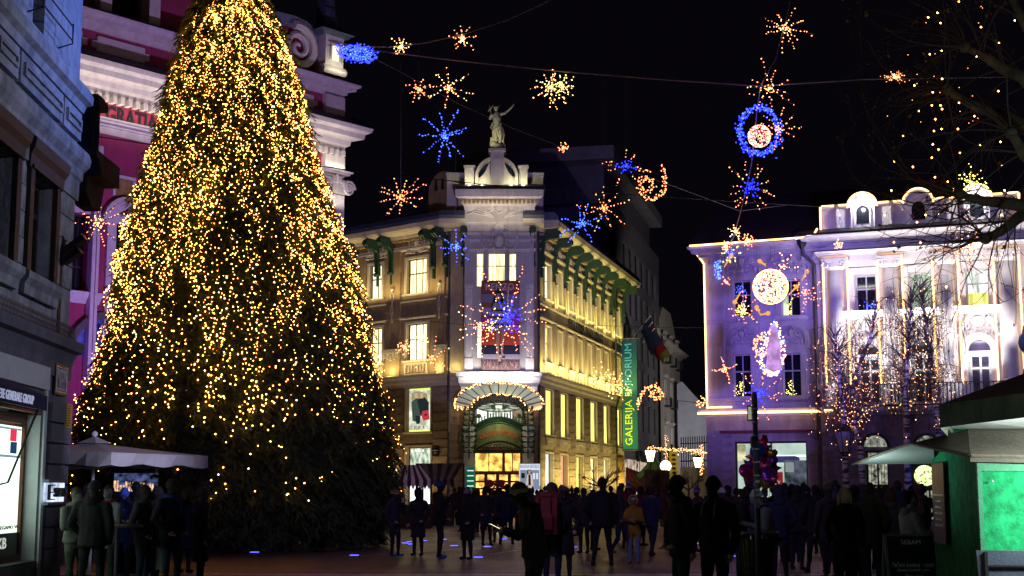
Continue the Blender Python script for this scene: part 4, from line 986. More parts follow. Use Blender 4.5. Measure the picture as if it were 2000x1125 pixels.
sh += [(BK,[(969,566),(975,565),(982,571),(986,590),(992,612),(984,625),(963,620),(959,600),(965,578)]),(SK,[(970,574),(976,573),(979,581),(976,588),(972,588),(969,582)]),(pm('patterned',(.3,.27,.3)),[(964,592),(984,592),(994,625),(1002,640),(988,646),(960,646),(950,632),(958,612)]),
       (BK,[(960,604),(988,606),(988,609),(960,607)]),(BK,[(956,618),(992,620),(992,623),(956,621)]),(BK,[(956,632),(996,634),(996,637),(956,635)]),(SK,[(969,646),(976,646),(975,672),(975,690),(979,706),(974,709),(970,690),(969,670)]),(SK,[(980,646),(987,646),(984,668),(982,688),(986,697),(981,698),(978,685),(980,665)]),(BK,[(973,707),(980,706),(981,713),(974,712)]),(BK,[(980,696),(987,696),(986,700),(981,699)])]
picture(bn,eT,sh,-.335)
for i in range(46):
 x = rp.uniform(942,1012); y_ = rp.uniform(708,722); mb = MB(); p0 = eT.wp(*[eT.uz(x,y_)[0],-.43,eT.uz(x,y_)[1]]);
 if i == 0: grs = MB()
 u_,z_ = eT.uz(x,y_,.43); grs.tube([(u_,-.43,z_),(u_ + rp.uniform(-.12,.12),-.435,z_ + .18)],.008,3)
put('straw_print',grs.mesh('straw_print',pm('straw',(.5,.28,.22))),bn,loc=eT.o - Vector(bn.location),kind='stuff')
ka,kb = eT.uz(949,561,.45),eT.uz(1004,561,.45)
text_fit('lettering','KENZO',kb[0] - ka[0],(eT.uz(975,553)[1] - eT.uz(975,567)[1]),bn,eT.wp((ka[0] + kb[0]) / 2,-.46,eT.uz(975,560,.45)[1]) - Vector(bn.location),0,pm('silver',(.55,.55,.62)),.01,bold=.01)
# handbag poster in the left display
fp = thing('handbag_poster','lit poster of two women with a red handbag in the window left of the entrance','poster',eL.wp((r1L[0][0] + r1L[0][1]) / 2,.2,r1L[0][2]))
a,b,c,d = r1L[0]
mb = MB(); mb.box(a,b,.3,.34,c,d); put('light_box',mb.mesh('light_box',emit('poster_yellow',(.85,1,.15),1.2)),fp,loc=eL.o - Vector(fp.location),rz=eL.rz)
PLT = emit('poster_white',(.92,.95,.72),1.0,((1.5,1.5,1.5),.5,1.2)); PBG = emit('poster_blonde',(.6,.5,.22),.6); PDK = emit('poster_dark',(.03,.05,.05),.5); PRD = emit('poster_red',(.7,.05,.07),.8); PTL = emit('poster_teal',(.1,.16,.13),.5); PSK = emit('poster_skin',(.75,.5,.35),.8)
picture(fp,eL,[(PLT,rc(798,840,762,840)),(PBG,[(804,768),(818,764),(834,768),(838,800),(806,800)]),(PTL,[(804,785),(816,776),(822,790),(821,826),(806,822)]),(PDK,[(815,780),(830,776),(838,786),(838,812),(822,812),(818,795)]),(PSK,[(810,768),(816,768),(817,778),(811,778)]),(PSK,[(821,768),(827,768),(827,778),(822,778)]),
 (PDK,[(812,812),(822,812),(820,828),(814,828)]),(PRD,[(826,803),(838,801),(840,819),(828,822),(824,812)]),(PDK,[(830,808),(835,808),(835,812),(830,812)])],.29,.006)
ta,tb = eL.uz(809,836,-.2),eL.uz(829,836,-.2)
text_fit('lettering','FURLA',tb[0] - ta[0],.24,fp,eL.wp((ta[0] + tb[0]) / 2,.22,ta[1]) - Vector(fp.location),eL.rz,BLACK,.006)
# ---------------- entrance
for i,(a_,b_) in enumerate(((dr[0],dr[0] + (dr[1] - dr[0]) * .62),(dr[0] + (dr[1] - dr[0]) * .63,dr[1]))):
 window(emp,eF,a_,b_,2.75,dr[3] - .1,2,(),BROWNW,L_DOOR,.3,.07,name='transom_window')
zz = 2.7
for i in range(4):
 a_ = dr[0] + (dr[1] - dr[0]) * i / 4; window(emp,eF,a_,a_ + (dr[1] - dr[0]) / 4 - .01,.1,zz,1,(.42,.8),BROWNW,L_DOOR,.32,.1,name='glass_door')
window(emp,eF,*fan,3,(),DARKW,L_WINW,.3,.05,name='fanlight')
mb = MB(); mb.mold([(.1,dr[3] + .05),(.3,dr[3] + .2),(.35,dr[3] + .5),(.2,dr[3] + .55)],dr[0] - .15,dr[1] + .15,0,.3); fpart('lintel',mb,mat('salmon_trim',(.5,.33,.2),.7,2,.15),emp,eF)
mb = MB(); mb.box(dr[0] - .2,dr[1] + .2,-.3,-.12,dr[3] - .1,dr[3] + .045); fpart('lintel_beam',mb,IRON,emp,eF)
for px in (917,1031):
 u = eF.uz(px,880)[0]; mb = MB(); mb.box(u - .34,u + .34,-.5,-.08,0,eF.uz(px,838)[1]); mb.box(u - .4,u + .4,-.56,-.07,eF.uz(px,838)[1] + .002,eF.uz(px,830)[1]); fpart('portal_pier',mb,PED,emp,eF)
 mb = MB(); r = random.Random(px)
 zt_,zb_ = eF.uz(px,795)[1],eF.uz(px,890)[1]
 for s in (-1,1):
  for k in range(9):
   z_ = zt_ - (zt_ - zb_) * k / 9; rr = .42 * (1 - .4 * abs(k - 5) / 5)
   mb.tube([(u + s * (.05 + rr * math.sin(t)),-.68,z_ - .25 * rr * 2 * math.cos(t)) for t in [i * .5 for i in range(7)]],.035,4)
   mb.ell((u + s * rr,-.7,z_ - .1),.09,.05,.12,6,4)
 mb.tube([(u,-.68,zb_ - .2),(u,-.68,zt_ + .3)],.05,6)
 fpart('iron_scrollwork',mb,BRONZE,emp,eF)
 mb = MB()
 for k in range(9): z_ = zb_ + .2 + k * .22; mb.octa((u + r.uniform(-.3,.3),-.76,z_),.06)
 fpart('cast_drops',mb,mat('verdigris',(.3,.5,.38),.4),emp,eF)
# directory sign left of the door
u0,u1,z0,z1 = eF.rect(911,927,912,952,.6)
t = thing('directory_sign','dark green directory sign with three white lines left of the entrance','sign',eF.wp((u0 + u1) / 2,-.62,z0))
mb = MB(); mb.box((u0 - u1) / 2,(u1 - u0) / 2,-.03,.03,-z0 + .05,z1 - z0); put('board',mb.mesh('board',emit('sign_green',(.005,.13,.08),.8)),t)
for k in range(4): mb = MB(); zz = (z1 - z0) * (1 - (k + .5) / 4) - .1; mb.box(-.2,.2,-.04,-.031,zz,zz + .06); put('line',mb.mesh('line',emit('sign_line',(.9,1,.9),1)),t)
# curved green name panel over the door
pu0,pu1 = eF.uz(930,840,1.0)[0],eF.uz(1019,840,1.0)[0]; um = (pu0 + pu1) / 2; pw = (pu1 - pu0) / 2
zlo,zhi = eF.uz(975,865,1.0)[1],eF.uz(975,822,1.0)[1]
GP = mat('green_gold_panel',(.22,.25,.09),.5,3,.25,.1,.2)
mb = MB(); n = 14
def bow(t,k=.45): return k * (1 - (2 * t - 1) ** 2)
for i in range(n):
 t0_,t1_ = i / n,(i + 1) / n; xa,xb = pu0 + 2 * pw * t0_,pu0 + 2 * pw * t1_; ya,yb_ = -.7 - bow(t0_,.6),-.7 - bow(t1_,.6)
 mb.poly([(xa,ya,zlo - .35 + bow(t0_)),(xb,yb_,zlo - .35 + bow(t1_)),(xb,yb_,zhi - .35 + bow(t1_)),(xa,ya,zhi - .35 + bow(t0_))])
fpart('name_panel',mb,GP,emp,eF)
mb = MB()
for z_,r_,k in ((zhi - .3,.11,.45),(zlo - .38,.07,.45),(zhi - .62,.03,.45),(zhi - .48,.05,.45)): mb.tube([(pu0 + 2 * pw * t,-.75 - bow(t,.6),z_ + bow(t,k)) for t in [i / n for i in range(n + 1)]],r_,5)
for k in range(-7,8): t = .5 + k / 16; mb.box(pu0 + 2 * pw * t - .04,pu0 + 2 * pw * t + .04,-.8 - bow(t,.6),-.7 - bow(t,.6),zhi - .2 + bow(t),zhi + (.05 if k % 4 else .3) + bow(t))
for t in (.38,.62,.06,.94): mb.ell((pu0 + 2 * pw * t,-.75 - bow(t,.6),zhi + .4 + bow(t) - (.2 if t in (.06,.94) else 0)),.15,.1,.15)
for k in range(9): t = .2 + k * .075; mb.tube([(pu0 + 2 * pw * t + .12 * math.cos(a),-.8 - bow(t,.6),zlo - .62 + bow(t) + .1 * math.sin(a)) for a in [i * 1.2 for i in range(6)]],.03,4)
fpart('panel_ironwork',mb,BRONZE,emp,eF)
txt = 'GALERIJA EMPORIUM'; GOLD = mat('gold_red_letters',(.55,.17,.04),.5)
for i,chh in enumerate(txt):
 if chh == ' ': continue
 t = .11 + .78 * (i + .5) / len(txt); me = text_mesh(chh,.42,.012,bold=.01)
 me.transform(Matrix.Rotation(PI / 2,4,'X')); me.transform(Matrix.Rotation(-(.45 * 4 * (1 - 2 * t) / (2 * pw)) * 1.0,4,'Y')); me.materials.clear(); me.materials.append(GOLD)
 putf('letter',me,emp,eF,pu0 + 2 * pw * t,-.74 - bow(t,.6),(zlo + zhi) / 2 - .5 + bow(t))
# glass canopy
cu0,cu1 = eF.uz(886,795,1.6)[0],eF.uz(1062,795,1.6)[0]; ucx = (cu0 + cu1) / 2; rw = (cu1 - cu0) / 2
zo0,zo1 = eF.uz(886,795,1.6)[1],eF.uz(975,747,3.4)[1]; zi0,zi1 = eF.uz(918,800,1.2)[1],eF.uz(975,770,2.2)[1]
can = thing('glass_canopy','shell shaped glass canopy edged with fairy lights over the gallery entrance','canopy',eF.wp(ucx,0,zo0))
def Oc(t): a = PI * t; return Vector((ucx - rw * math.cos(a),-.4 - 3.1 * math.sin(a),zo0 + (zo1 - zo0) * math.sin(a) ** .8))
def Ic(t): a = PI * t; return Vector((ucx - rw * .62 * math.cos(a),-.4 - 1.9 * math.sin(a),zi0 + (zi1 - zi0) * math.sin(a) ** .7))
def Jc(t): a = PI * t; return Vector((ucx - rw * .55 * math.cos(a),-.4 - 1.7 * math.sin(a),zi0 - .25 + (zi1 - zi0) * .75 * math.sin(a) ** .7))
CGL = mat('frosted_canopy_glass',(.62,.66,.60),.35,2,.12,0)
off = eF.o - Vector(can.location); NP = 14
for i in range(NP):
 t0_,t1_ = i / NP,(i + 1) / NP; mb = MB(); tm = (t0_ + t1_) / 2
 a_,b_,c_,d_ = Oc(t0_),Oc(t1_),Ic(t1_),Ic(t0_); om = Oc(tm) + (Oc(tm) - Ic(tm)).normalized() * .1
 mb._a([a_,om,b_,c_,d_],[(0,1,2,3,4)],0); put('pane',mb.mesh('pane',CGL),can,off,eF.rz)
 mb = MB(); mb.tube([Oc(t0_) + Vector((0,-.02,-.03)),Ic(t0_) + Vector((0,-.02,-.03))],.03,4); put('rib',mb.mesh('rib',BRONZE),can,off)
mb = MB()
for Cf,r_ in ((Oc,.05),(Ic,.07),(Jc,.06)): mb.tube([Cf(i / 28) + Vector((0,-.01,0)) for i in range(29)],r_,5)
for i in range(16):
 t0_ = i / 16; mb.tube([Ic(t0_),Jc(t0_ + 1 / 32)],.03,4); mb.tube([Jc(t0_ + 1 / 32),Ic(t0_ + 1 / 16)],.03,4)
put('iron_truss',mb.mesh('iron_truss',IRON),can,off)
mb = MB(); zc_ = zi0 - .1
E = [(ucx + rw * .5 * math.cos(a),-1.1 + .9 * math.sin(a),zc_ + .3 + .25 * math.sin(-a)) for a in [i * PI / 10 for i in range(20)]]
mb._a(E,[tuple(range(20))],0); put('ceiling_glass',mb.mesh('ceiling_glass',CGL),can,off)
mb = MB(); mb.tube([(p[0],p[1] - .02,p[2] - .03) for p in E],.035,4,closed=True); E2 = [(ucx + (p[0] - ucx) * .42,-1.1 + (p[1] + 1.1) * .42,zc_ + .27 + (p[2] - zc_ - .3) * .42) for p in E]
mb.tube(E2,.03,4,closed=True)
for i in range(0,20,2): mb.tube([(E[i][0],E[i][1],E[i][2] - .03),E2[i]],.025,4)
put('ceiling_ribs',mb.mesh('ceiling_ribs',BRONZE),can,off)
for s in (0,1):
 mb = MB(); b_ = Jc(s); sg_ = 1 if s else -1
 mb.tube([b_,b_ + Vector((sg_ * .15,0,-.8)),b_ + Vector((sg_ * .05,.05,-1.7)),b_ + Vector((0,.1,-2.6))],.09,6)
 for k in range(6): mb.tube([(b_.x + sg_ * (.05 + .25 * math.sin(a)),b_.y - .05,b_.z - .3 - k * .38 - .16 * math.cos(a)) for a in [i * .6 for i in range(8)]],.03,4)
 mb.tube([Oc(s),Oc(s) + Vector((0,.3,0)),Ic(s)],.05,5); put('iron_bracket',mb.mesh('iron_bracket',IRON),can,off)
mb = MB(); r = random.Random(2)
for Cf,nn in ((Oc,110),(Ic,80)):
 for i in range(nn): p = Cf((i + r.random() * .5) / nn); mb.octa((p.x + r.uniform(-.05,.05),p.y - .07,p.z + r.uniform(-.07,.07)),.035)
for s in (0,1):
 for i in range(24): p = Oc(s).lerp(Ic(s),r.random()); mb.octa((p.x,p.y - .2,p.z + r.uniform(-.12,.2)),.035)
put('fairy_lights',mb.mesh('fairy_lights',BULB),can,off,kind='stuff')
point(eF.wp(ucx,-1.2,zi0 - .7),60,(1,.95,.8),.2); point(eF.wp(um,-2.9,zhi + .2),60,(.9,1,.6),.15)
point(eF.wp(ucx - 1.5,-2.4,zo0 - .6),25,(1,.95,.85),.2); point(eF.wp(ucx + 1.5,-2.4,zo0 - .6),25,(1,.95,.85),.2)
# black street plaque
u0,u1,z0,z1 = eL.rect(847,860,874,890)
t = thing('street_plaque','small black street plaque on the gallery wall left of the drain pipe','street sign',eL.wp((u0 + u1) / 2,-.12,(z0 + z1) / 2),eL.rz)
hw,hh = (u1 - u0) / 2,(z1 - z0) / 2; mb = MB(); mb.box(-hw,hw,-.02,.02,-hh,hh); put('plate',mb.mesh('plate',BLACK),t)
text_fit('lettering','PREŠERNOV',hw * 1.6,.1,t,(0,-.025,hh * .3),0,LET,.004); text_fit('lettering','TRG',hw * .7,.1,t,(0,-.025,-hh * .35),0,LET,.004)
# red bow over the stall lights
bc = W(968,946,84)
t = thing('red_bow','big red ribbon bow in front of the amber entrance doors','bow',bc)
RED = mat('red_satin',(.55,.01,.02),.35,5,.2)
for s in (-1,1):
 mb = MB(); mb.prism([(0,.02),(s * .25,.28),(s * .6,.22),(s * .5,-.05),(s * .62,-.28),(s * .22,-.16)],-.12,.1); put('loop',mb.mesh('loop',RED),t)
 mb = MB(); mb.prism([(0,-.05),(s * .12,-.1),(s * .4,-.75),(s * .25,-.8)],-.06,.02); put('tail',mb.mesh('tail',RED),t)
mb = MB(); mb.ell((0,-.05,0),.1,.14,.12); put('knot',mb.mesh('knot',RED),t)
mb = MB(); mb.box(-1.4,1.4,-.02,.06,-.3,-.2); mb.tube([(-1.35,0,-bc.z),(-1.35,0,-.2)],.04); mb.tube([(1.35,0,-bc.z),(1.35,0,-.2)],.04); put('ribbon_rail',mb.mesh('ribbon_rail',RED),t)
# fashion poster on a stand to the right of the entrance
fq = Fac(gpx(1013,84)[:2],gpx(1056,84)[:2])
t = thing('fashion_poster_stand','backlit white poster stand with a standing woman right of the entrance','poster',fq.wp(fq.L / 2,0,0))
z1 = fq.uz(1034,905)[1]
mb = MB(); mb.box(0,fq.L,0,.12,.1,z1); mb.box(.1,.2,0,.1,0,.099); mb.box(fq.L - .2,fq.L - .1,0,.1,0,.099); put('case',mb.mesh('case',FRAMEW),t,fq.o - Vector(t.location),fq.rz)
PW = emit('print_white',(.75,.82,.95),.95); PG = emit('print_grey',(.3,.36,.48),.7); PD = emit('print_dark',(.02,.025,.04),.5); PC = emit('print_cream',(.8,.68,.6),.75)
picture(t,fq,[(PW,rc(1014,1055,906,975)),(PG,rc(1016,1053,918,950)),(PD,rc(1018,1025,924,934)),(PW,rc(1041,1045,924,936)),(PW,rc(1047,1051,924,936)),(PG,rc(1014,1055,949,956)),(PD,[(1030,918),(1036,917),(1039,926),(1038,936),(1029,936)]),(PC,[(1030,926),(1039,926),(1042,946),(1040,953),(1028,953),(1027,944)]),(PD,[(1032,927),(1036,927),(1037,948),(1032,948)]),(PSK,[(1032,919),(1036,919),(1036,925),(1032,925)]),(PD,[(1029,953),(1033,953),(1033,972),(1030,972)]),(PD,[(1035,953),(1039,953),(1038,972),(1035,972)])],-.0,.01)
text_fit('lettering','BANANA REPUBLIC',fq.L * .9,.19,t,fq.wp(fq.L / 2,-.14,fq.uz(1034,911)[1]) - Vector(t.location),fq.rz,emit('letters_blue',(.1,.12,.2),.5),.004)
text_fit('lettering','-30',fq.L * .35,.3,t,fq.wp(fq.L / 2,-.15,fq.uz(1034,961)[1]) - Vector(t.location),fq.rz,PD,.004)
# vertical street banner
vb = Fac(tuple(W(1216,780,112.5)[:2]),tuple(W(1245,780,111.6)[:2]))
vt = thing('vertical_banner','tall blue-green vertical banner with yellow lettering at the far end of the gallery','banner',vb.o)
z0,z1 = vb.uz(1230,877)[1],vb.uz(1230,664)[1]
m = bpy.data.materials.new('blue_green_glow_cloth'); m.use_nodes = True; N = m.node_tree.nodes; L = m.node_tree.links
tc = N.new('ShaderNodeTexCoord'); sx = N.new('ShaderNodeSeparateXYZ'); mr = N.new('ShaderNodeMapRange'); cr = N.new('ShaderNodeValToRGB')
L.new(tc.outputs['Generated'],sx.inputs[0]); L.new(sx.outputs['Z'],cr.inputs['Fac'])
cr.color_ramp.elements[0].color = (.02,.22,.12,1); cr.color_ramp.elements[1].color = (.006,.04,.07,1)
L.new(cr.outputs['Color'],N['Principled BSDF'].inputs['Base Color']); L.new(cr.outputs['Color'],N['Principled BSDF'].inputs['Emission Color']); N['Principled BSDF'].inputs['Emission Strength'].default_value = .45  # glow put into the banner cloth, dimming upward in place of lamplight
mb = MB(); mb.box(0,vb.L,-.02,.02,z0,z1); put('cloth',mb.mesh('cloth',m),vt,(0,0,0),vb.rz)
m = bpy.data.materials.new('yellow_teal_glow_print'); m.use_nodes = True; N = m.node_tree.nodes; L = m.node_tree.links
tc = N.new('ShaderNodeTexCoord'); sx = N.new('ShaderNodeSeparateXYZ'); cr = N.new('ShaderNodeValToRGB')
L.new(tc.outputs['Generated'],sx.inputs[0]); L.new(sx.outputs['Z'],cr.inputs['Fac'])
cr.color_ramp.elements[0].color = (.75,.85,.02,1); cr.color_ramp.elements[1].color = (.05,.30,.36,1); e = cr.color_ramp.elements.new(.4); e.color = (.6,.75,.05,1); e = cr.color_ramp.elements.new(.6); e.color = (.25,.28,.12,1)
L.new(cr.outputs['Color'],N['Principled BSDF'].inputs['Base Color']); L.new(cr.outputs['Color'],N['Principled BSDF'].inputs['Emission Color']); N['Principled BSDF'].inputs['Emission Strength'].default_value = .7  # glow put into the lettering: bright yellow foot, dim teal top
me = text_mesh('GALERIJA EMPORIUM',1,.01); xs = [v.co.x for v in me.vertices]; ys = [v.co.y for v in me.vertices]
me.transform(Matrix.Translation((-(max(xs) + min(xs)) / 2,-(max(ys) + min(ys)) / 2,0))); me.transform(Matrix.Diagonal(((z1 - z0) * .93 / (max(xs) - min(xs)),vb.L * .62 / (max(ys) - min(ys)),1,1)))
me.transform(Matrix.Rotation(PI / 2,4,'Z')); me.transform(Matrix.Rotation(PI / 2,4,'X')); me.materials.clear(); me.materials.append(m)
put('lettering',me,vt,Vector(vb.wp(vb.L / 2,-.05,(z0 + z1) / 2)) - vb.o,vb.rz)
mb = MB(); mb.tube([(-.2,0,z1 + .1),(vb.L + .1,0,z1 + .1)],.05); mb.tube([(-.2,0,z0 - .1),(vb.L + .1,0,z0 - .1)],.04)
mb.box(-.3,-.15,-.1,.1,z1 - .2,z1 + .2); put('pole',mb.mesh('pole',WIRE),vt,(0,0,0),vb.rz)
# ------------------------------------------------------------------ side street behind the gallery
def wx(px,py,Y): q = W(px,py,Y); return (q.x,q.y)
of = Fac(wx(1207,900,115.5),wx(1290,800,143.0))
off_ = thing('office_building','dark plain concrete office block with rows of unlit windows behind the gallery','building',of.o)
zo = of.uz(1289,508)[1]; zg = of.uz(1260,862)[1]
CONC = mat('dark_concrete',(.13,.125,.13),.85,.8,.25,.3,dirt=.3)
cols_ = [of.uz(x,600)[0] for x in (1222,1234,1245,1256,1267,1278)]; wv = (of.uz(1282,600)[0] - of.uz(1275,600)[0])
rows_ = [of.uz(1278,y)[1] for y in (563,632,700,765,826)]
ops = [(u - wv / 2,u + wv / 2,z - 1.2,z + 1.35) for u in cols_ for z in rows_]
mb = MB(); wall_grid(mb,0,of.L,zg,zo,ops,.35); fpart('front_wall',mb,CONC,off_,of)
mb = MB(); mb.box(0,of.L - .01,.7,14,zg,zo - .02); mb.poly([(of.L,0,0),(of.L,14,0),(of.L,14,zo),(of.L,0,zo)]); mb.poly([(0,0,zo),(of.L,0,zo),(of.L,14,zo),(0,14,zo)]); fpart('side_wall',mb,CONC,off_,of)
for o in ops: window(off_,of,*o,2,(),BLACK,GLASSD,.3,.07,split=False)
k = 0
for u in np.arange(0,of.L,1.5):
 mb = MB(); mb.box(u + .02,u + 1.47,-.04,.0,zo - 1.1,zo); fpart('wall_panel',mb,CONC,off_,of)
p0 = of.uz(1209,470,0)[0]; zt_ = of.uz(1287,470)[1]
mb = MB(); mb.box(-1,of.L - .5,.8,12,zo + .01,zo + 3.2); fpart('penthouse',mb,CONC,off_,of)
mb = MB(); mb.box(-3,of.L + .3,-.4,13,zo + 3.2,zo + 4.3); fpart('roof_slab',mb,mat('roof_slab_concrete',(.2,.19,.19),.85,.7,.2),off_,of)
mb = MB(); wall_grid(mb,0,of.L,0,zg - .01,[(1,of.L - 8,.2,zg - 1.8)],.5,-.01); fpart('shop_front',mb,CONC,off_,of)
mb = MB(); mb.box(1,of.L - 8,.4,.45,.2,zg - 1.8); fpart('shop_glass',mb,emit('dim_shop',(1,.8,.6),.35,((1.5,1.5,1.5),.05,2.6)),off_,of)
ua,ub = of.uz(1241,893)[0],of.uz(1275,893)[0]
text_fit('shop_lettering','Nama',ub - ua,1.0,off_,of.wp((ua + ub) / 2,-.15,of.uz(1258,893)[1]) - of.o,of.rz,BLACK,.06,bold=.04)
strip(of.wp(0,-3,.5),of.wp(of.L,-3,.5),of.n * -.3 + Vector((0,0,1)),60,(1,.85,.65))
# red awning and green parasol in front of it
aw_ = W(1222,945,108)
t = thing('red_awning','dark red shop awning at the end of the gallery facade','awning',(aw_.x,108,0))
mb = MB(); l = lambda px,py,Y: W(px,py,Y) - Vector((aw_.x,108,0))
a_,b_,c_,d_ = l(1222,912,110),l(1258,925,111),l(1262,948,107),l(1222,948,106)
mb._a([a_,b_,c_,d_,a_ + Vector((0,0,-.06)),b_ + Vector((0,0,-.06)),c_ + Vector((0,0,-.35)),d_ + Vector((0,0,-.35))],[(0,1,2,3),(7,6,5,4),(3,2,6,7),(1,5,6,2),(0,3,7,4)],0)
put('canvas',mb.mesh('canvas',mat('dark_red_canvas',(.22,.02,.02),.8,3,.3)),t)
mb = MB(); mb.tube([(c_.x - .2,c_.y,0),c_],.04); mb.tube([(d_.x,d_.y,0),d_],.04); put('post',mb.mesh('post',IRON),t)
t = thing('green_parasol','half folded green parasol beside the red shop awning','parasol',(W(1278,950,100).x,100,0))
mb = MB()
for i in range(8):
 a0,a1 = i * PI / 4,(i + 1) * PI / 4; mb.poly([(0,0,4.0),(1.3 * math.cos(a0),1.3 * math.sin(a0),2.6),(1.2 * math.cos((a0 + a1) / 2),1.2 * math.sin((a0 + a1) / 2),2.4),(1.3 * math.cos(a1),1.3 * math.sin(a1),2.6)])
put('canopy',mb.mesh('canopy',mat('green_canvas',(.05,.12,.09),.8,3,.3)),t); mb = MB(); mb.tube([(0,0,0),(0,0,4.1)],.04); put('pole',mb.mesh('pole',IRON),t)
# flags
ft = W(1265,650,118)
t = thing('flag_group','blue and red flags hanging from three slanting poles on the office block','flags',ft)
for i in range(3):
 a_ = W(1237 + i * 9,657 + i * 6,124) - ft; b_ = W(1270 + i * 4,618 + i * 12,117) - ft; mb = MB(); mb.tube([a_,b_],.05,5); put('flag_pole',mb.mesh('flag_pole',LET),t)
 mb = MB()
 for k in range(6):
  for q_ in range(4):
   def fp_(s,v): p = a_.lerp(b_,1 - s * .6); return p + Vector((.9 * v * (1 + i * .2) + .15 * math.sin(s * 9),.2 * math.sin(v * 5 + s * 4),-2.1 * v - .2 * s))
   mb.poly([fp_(k / 6,q_ / 4),fp_((k + 1) / 6,q_ / 4),fp_((k + 1) / 6,(q_ + 1) / 4),fp_(k / 6,(q_ + 1) / 4)],0)
 put('flag',mb.mesh('flag',[mat('blue_flag',(.03,.04,.2),.8),mat('red_flag',(.25,.01,.03),.8),mat('yellow_flag',(.2,.18,.06),.8)][i]),t)
# ornate house
oh = Fac(wx(1291,850,141),wx(1330,850,156))
ot = thing('ornate_house','pale neo-baroque house with balconies beyond the office block','building',oh.o)
zh = oh.uz(1322,700)[1]
ops = [(u - .5,u + .5,z,z + 2.4) for u in (oh.L * .22,oh.L * .52,oh.L * .82) for z in (5.5,10.2,14.6)]
mb = MB(); wall_grid(mb,0,oh.L,0,zh,ops,.3); mb.box(0,oh.L,.5,10,0,zh - .05); fpart('front_wall',mb,STONE,ot,oh)
for o in ops: window(ot,oh,*o,2,(.6,),DARKW,GLASSD,.25,.07,split=False); surround(oh,o,.15,.1,TRIM,root=ot,hood=True)
cornice(zh - .2,zh + .6,.9,0,oh.L,root=ot,fac=oh,m=STONE); cornice(4.6,5.0,.5,0,oh.L,'string_course',root=ot,fac=oh,m=STONE)
mb = MB(); mb.prism([(1,zh + .6),(oh.L - 1,zh + .6),(oh.L - 1,zh + 2.5),(oh.L * .7,zh + 4.6),(oh.L * .3,zh + 4.6),(1,zh + 2.5)],.3,1); fpart('attic',mb,STONE,ot,oh)
for a_ in (.5,oh.L - .9): mb = MB(); mb.lathe([(.1,0),(.35,.2),(.2,.5),(.35,.9),(.1,1.5)],(a_,.3,zh + .6),8); fpart('urn',mb,STONE,ot,oh)
for o in ops: mb = MB(); mb.box(o[0] - .3,o[1] + .3,-.6,0,o[2] - .2,o[2] - .05); mb.box(o[0] - .3,o[1] + .3,-.6,-.56,o[2] + .7,o[2] + .75); [mb.box(o[0] - .3 + .16 * k,o[0] - .27 + .16 * k,-.6,-.57,o[2] - .05,o[2] + .7) for k in range(11)]; fpart('balcony',mb,IRON,ot,oh)
strip(oh.wp(0,-3,.5),oh.wp(oh.L,-3,.5),oh.n * -.3 + Vector((0,0,1)),130,(1,.85,.65))
# pale gabled house behind the fence
gh = Fac(wx(1324,850,150),wx(1405,850,150))
gt = thing('gabled_house','plain pale gable wall rising behind the black railing at the end of the street','building',gh.o)
P = [(0,0),(gh.L,0),(gh.L,gh.uz(1395,825)[1]),(gh.uz(1332,748)[0],gh.uz(1332,745)[1]),(0,gh.uz(1325,750)[1])]
mb = MB(); mb.prism(P,0,20); fpart('gable_wall',mb,mat('pale_blue_grey_render',(.42,.42,.47),.85,.6,.2),gt,gh)
strip(gh.wp(0,-6,4.2),gh.wp(gh.L,-6,4.2),Vector((0,.8,1)),120,(.8,.85,1))
# railing of the terrace
rf = Fac(wx(1330,900,120),wx(1392,900,116))
rt = thing('terrace_railing','tall black spiked railing on a low wall at the end of the street','railing',rf.o)
z0,z1,zm = rf.uz(1360,912)[1],rf.uz(1360,852)[1],rf.uz(1360,900)[1]
mb = MB(); mb.box(0,rf.L,-.1,.3,0,z0); fpart('low_wall',mb,STONE2,rt,rf)
for i in range(14): u = .1 + i * (rf.L - .2) / 13; mb = MB(); mb.tube([(u,0,z0),(u,0,z1)],.045,5); fpart('bar',mb,IRON,rt,rf)
mb = MB(); mb.box(0,rf.L,-.05,.05,zm - .05,zm + .05); mb.box(0,rf.L,-.05,.05,z1 - .6,z1 - .52); fpart('rail',mb,IRON,rt,rf)
# yellow vertical shop sign
sp = W(1316,912,98)
t = thing('yellow_shop_sign','narrow yellow vertical sign beside the second street lantern','sign',sp)
mb = MB(); mb.box(-.3,.3,-.08,.08,-1.1,1.1); put('panel',mb.mesh('panel',emit('sign_yellow',(.45,.28,.03),.6)),t)
for i in range(6): mb = MB(); zz = .8 - i * .3; mb.box(-.12,.12,-.1,-.085,zz - .08,zz + .08); mb.box(-.2,-.13,-.1,-.085,zz - .02,zz + .02); put('letter',mb.mesh('letter',DARKW),t)
mb = MB(); mb.tube([(-.4,0,.9),(.0,0,.9)],.03); mb.tube([(-.35,0,1.1),(-.35,0,-sp.z)],.05); put('post',mb.mesh('post',IRON),t)
t = thing('graffiti_board','brown board with black scrawled writing standing in the street','board',(W(1282,960,88).x,88,0))
mb = MB(); mb.box(-.75,.75,0,.06,.1,2.9); put('board',mb.mesh('board',mat('brown_board',(.2,.15,.1),.8,3,.4)),t); mb = MB(); mb.tube([(-.6,.03,0),(-.6,.03,.1)],.04); mb.tube([(.6,.03,0),(.6,.03,.1)],.04); put('foot',mb.mesh('foot',IRON),t)
text_fit('scrawl','PREK',.6,.5,t,(.0,-.02,2.3),0,BLACK,.01,shear=.3); text_fit('scrawl','MALO',.55,.4,t,(.1,-.02,1.75),0,BLACK,.01,shear=.2)

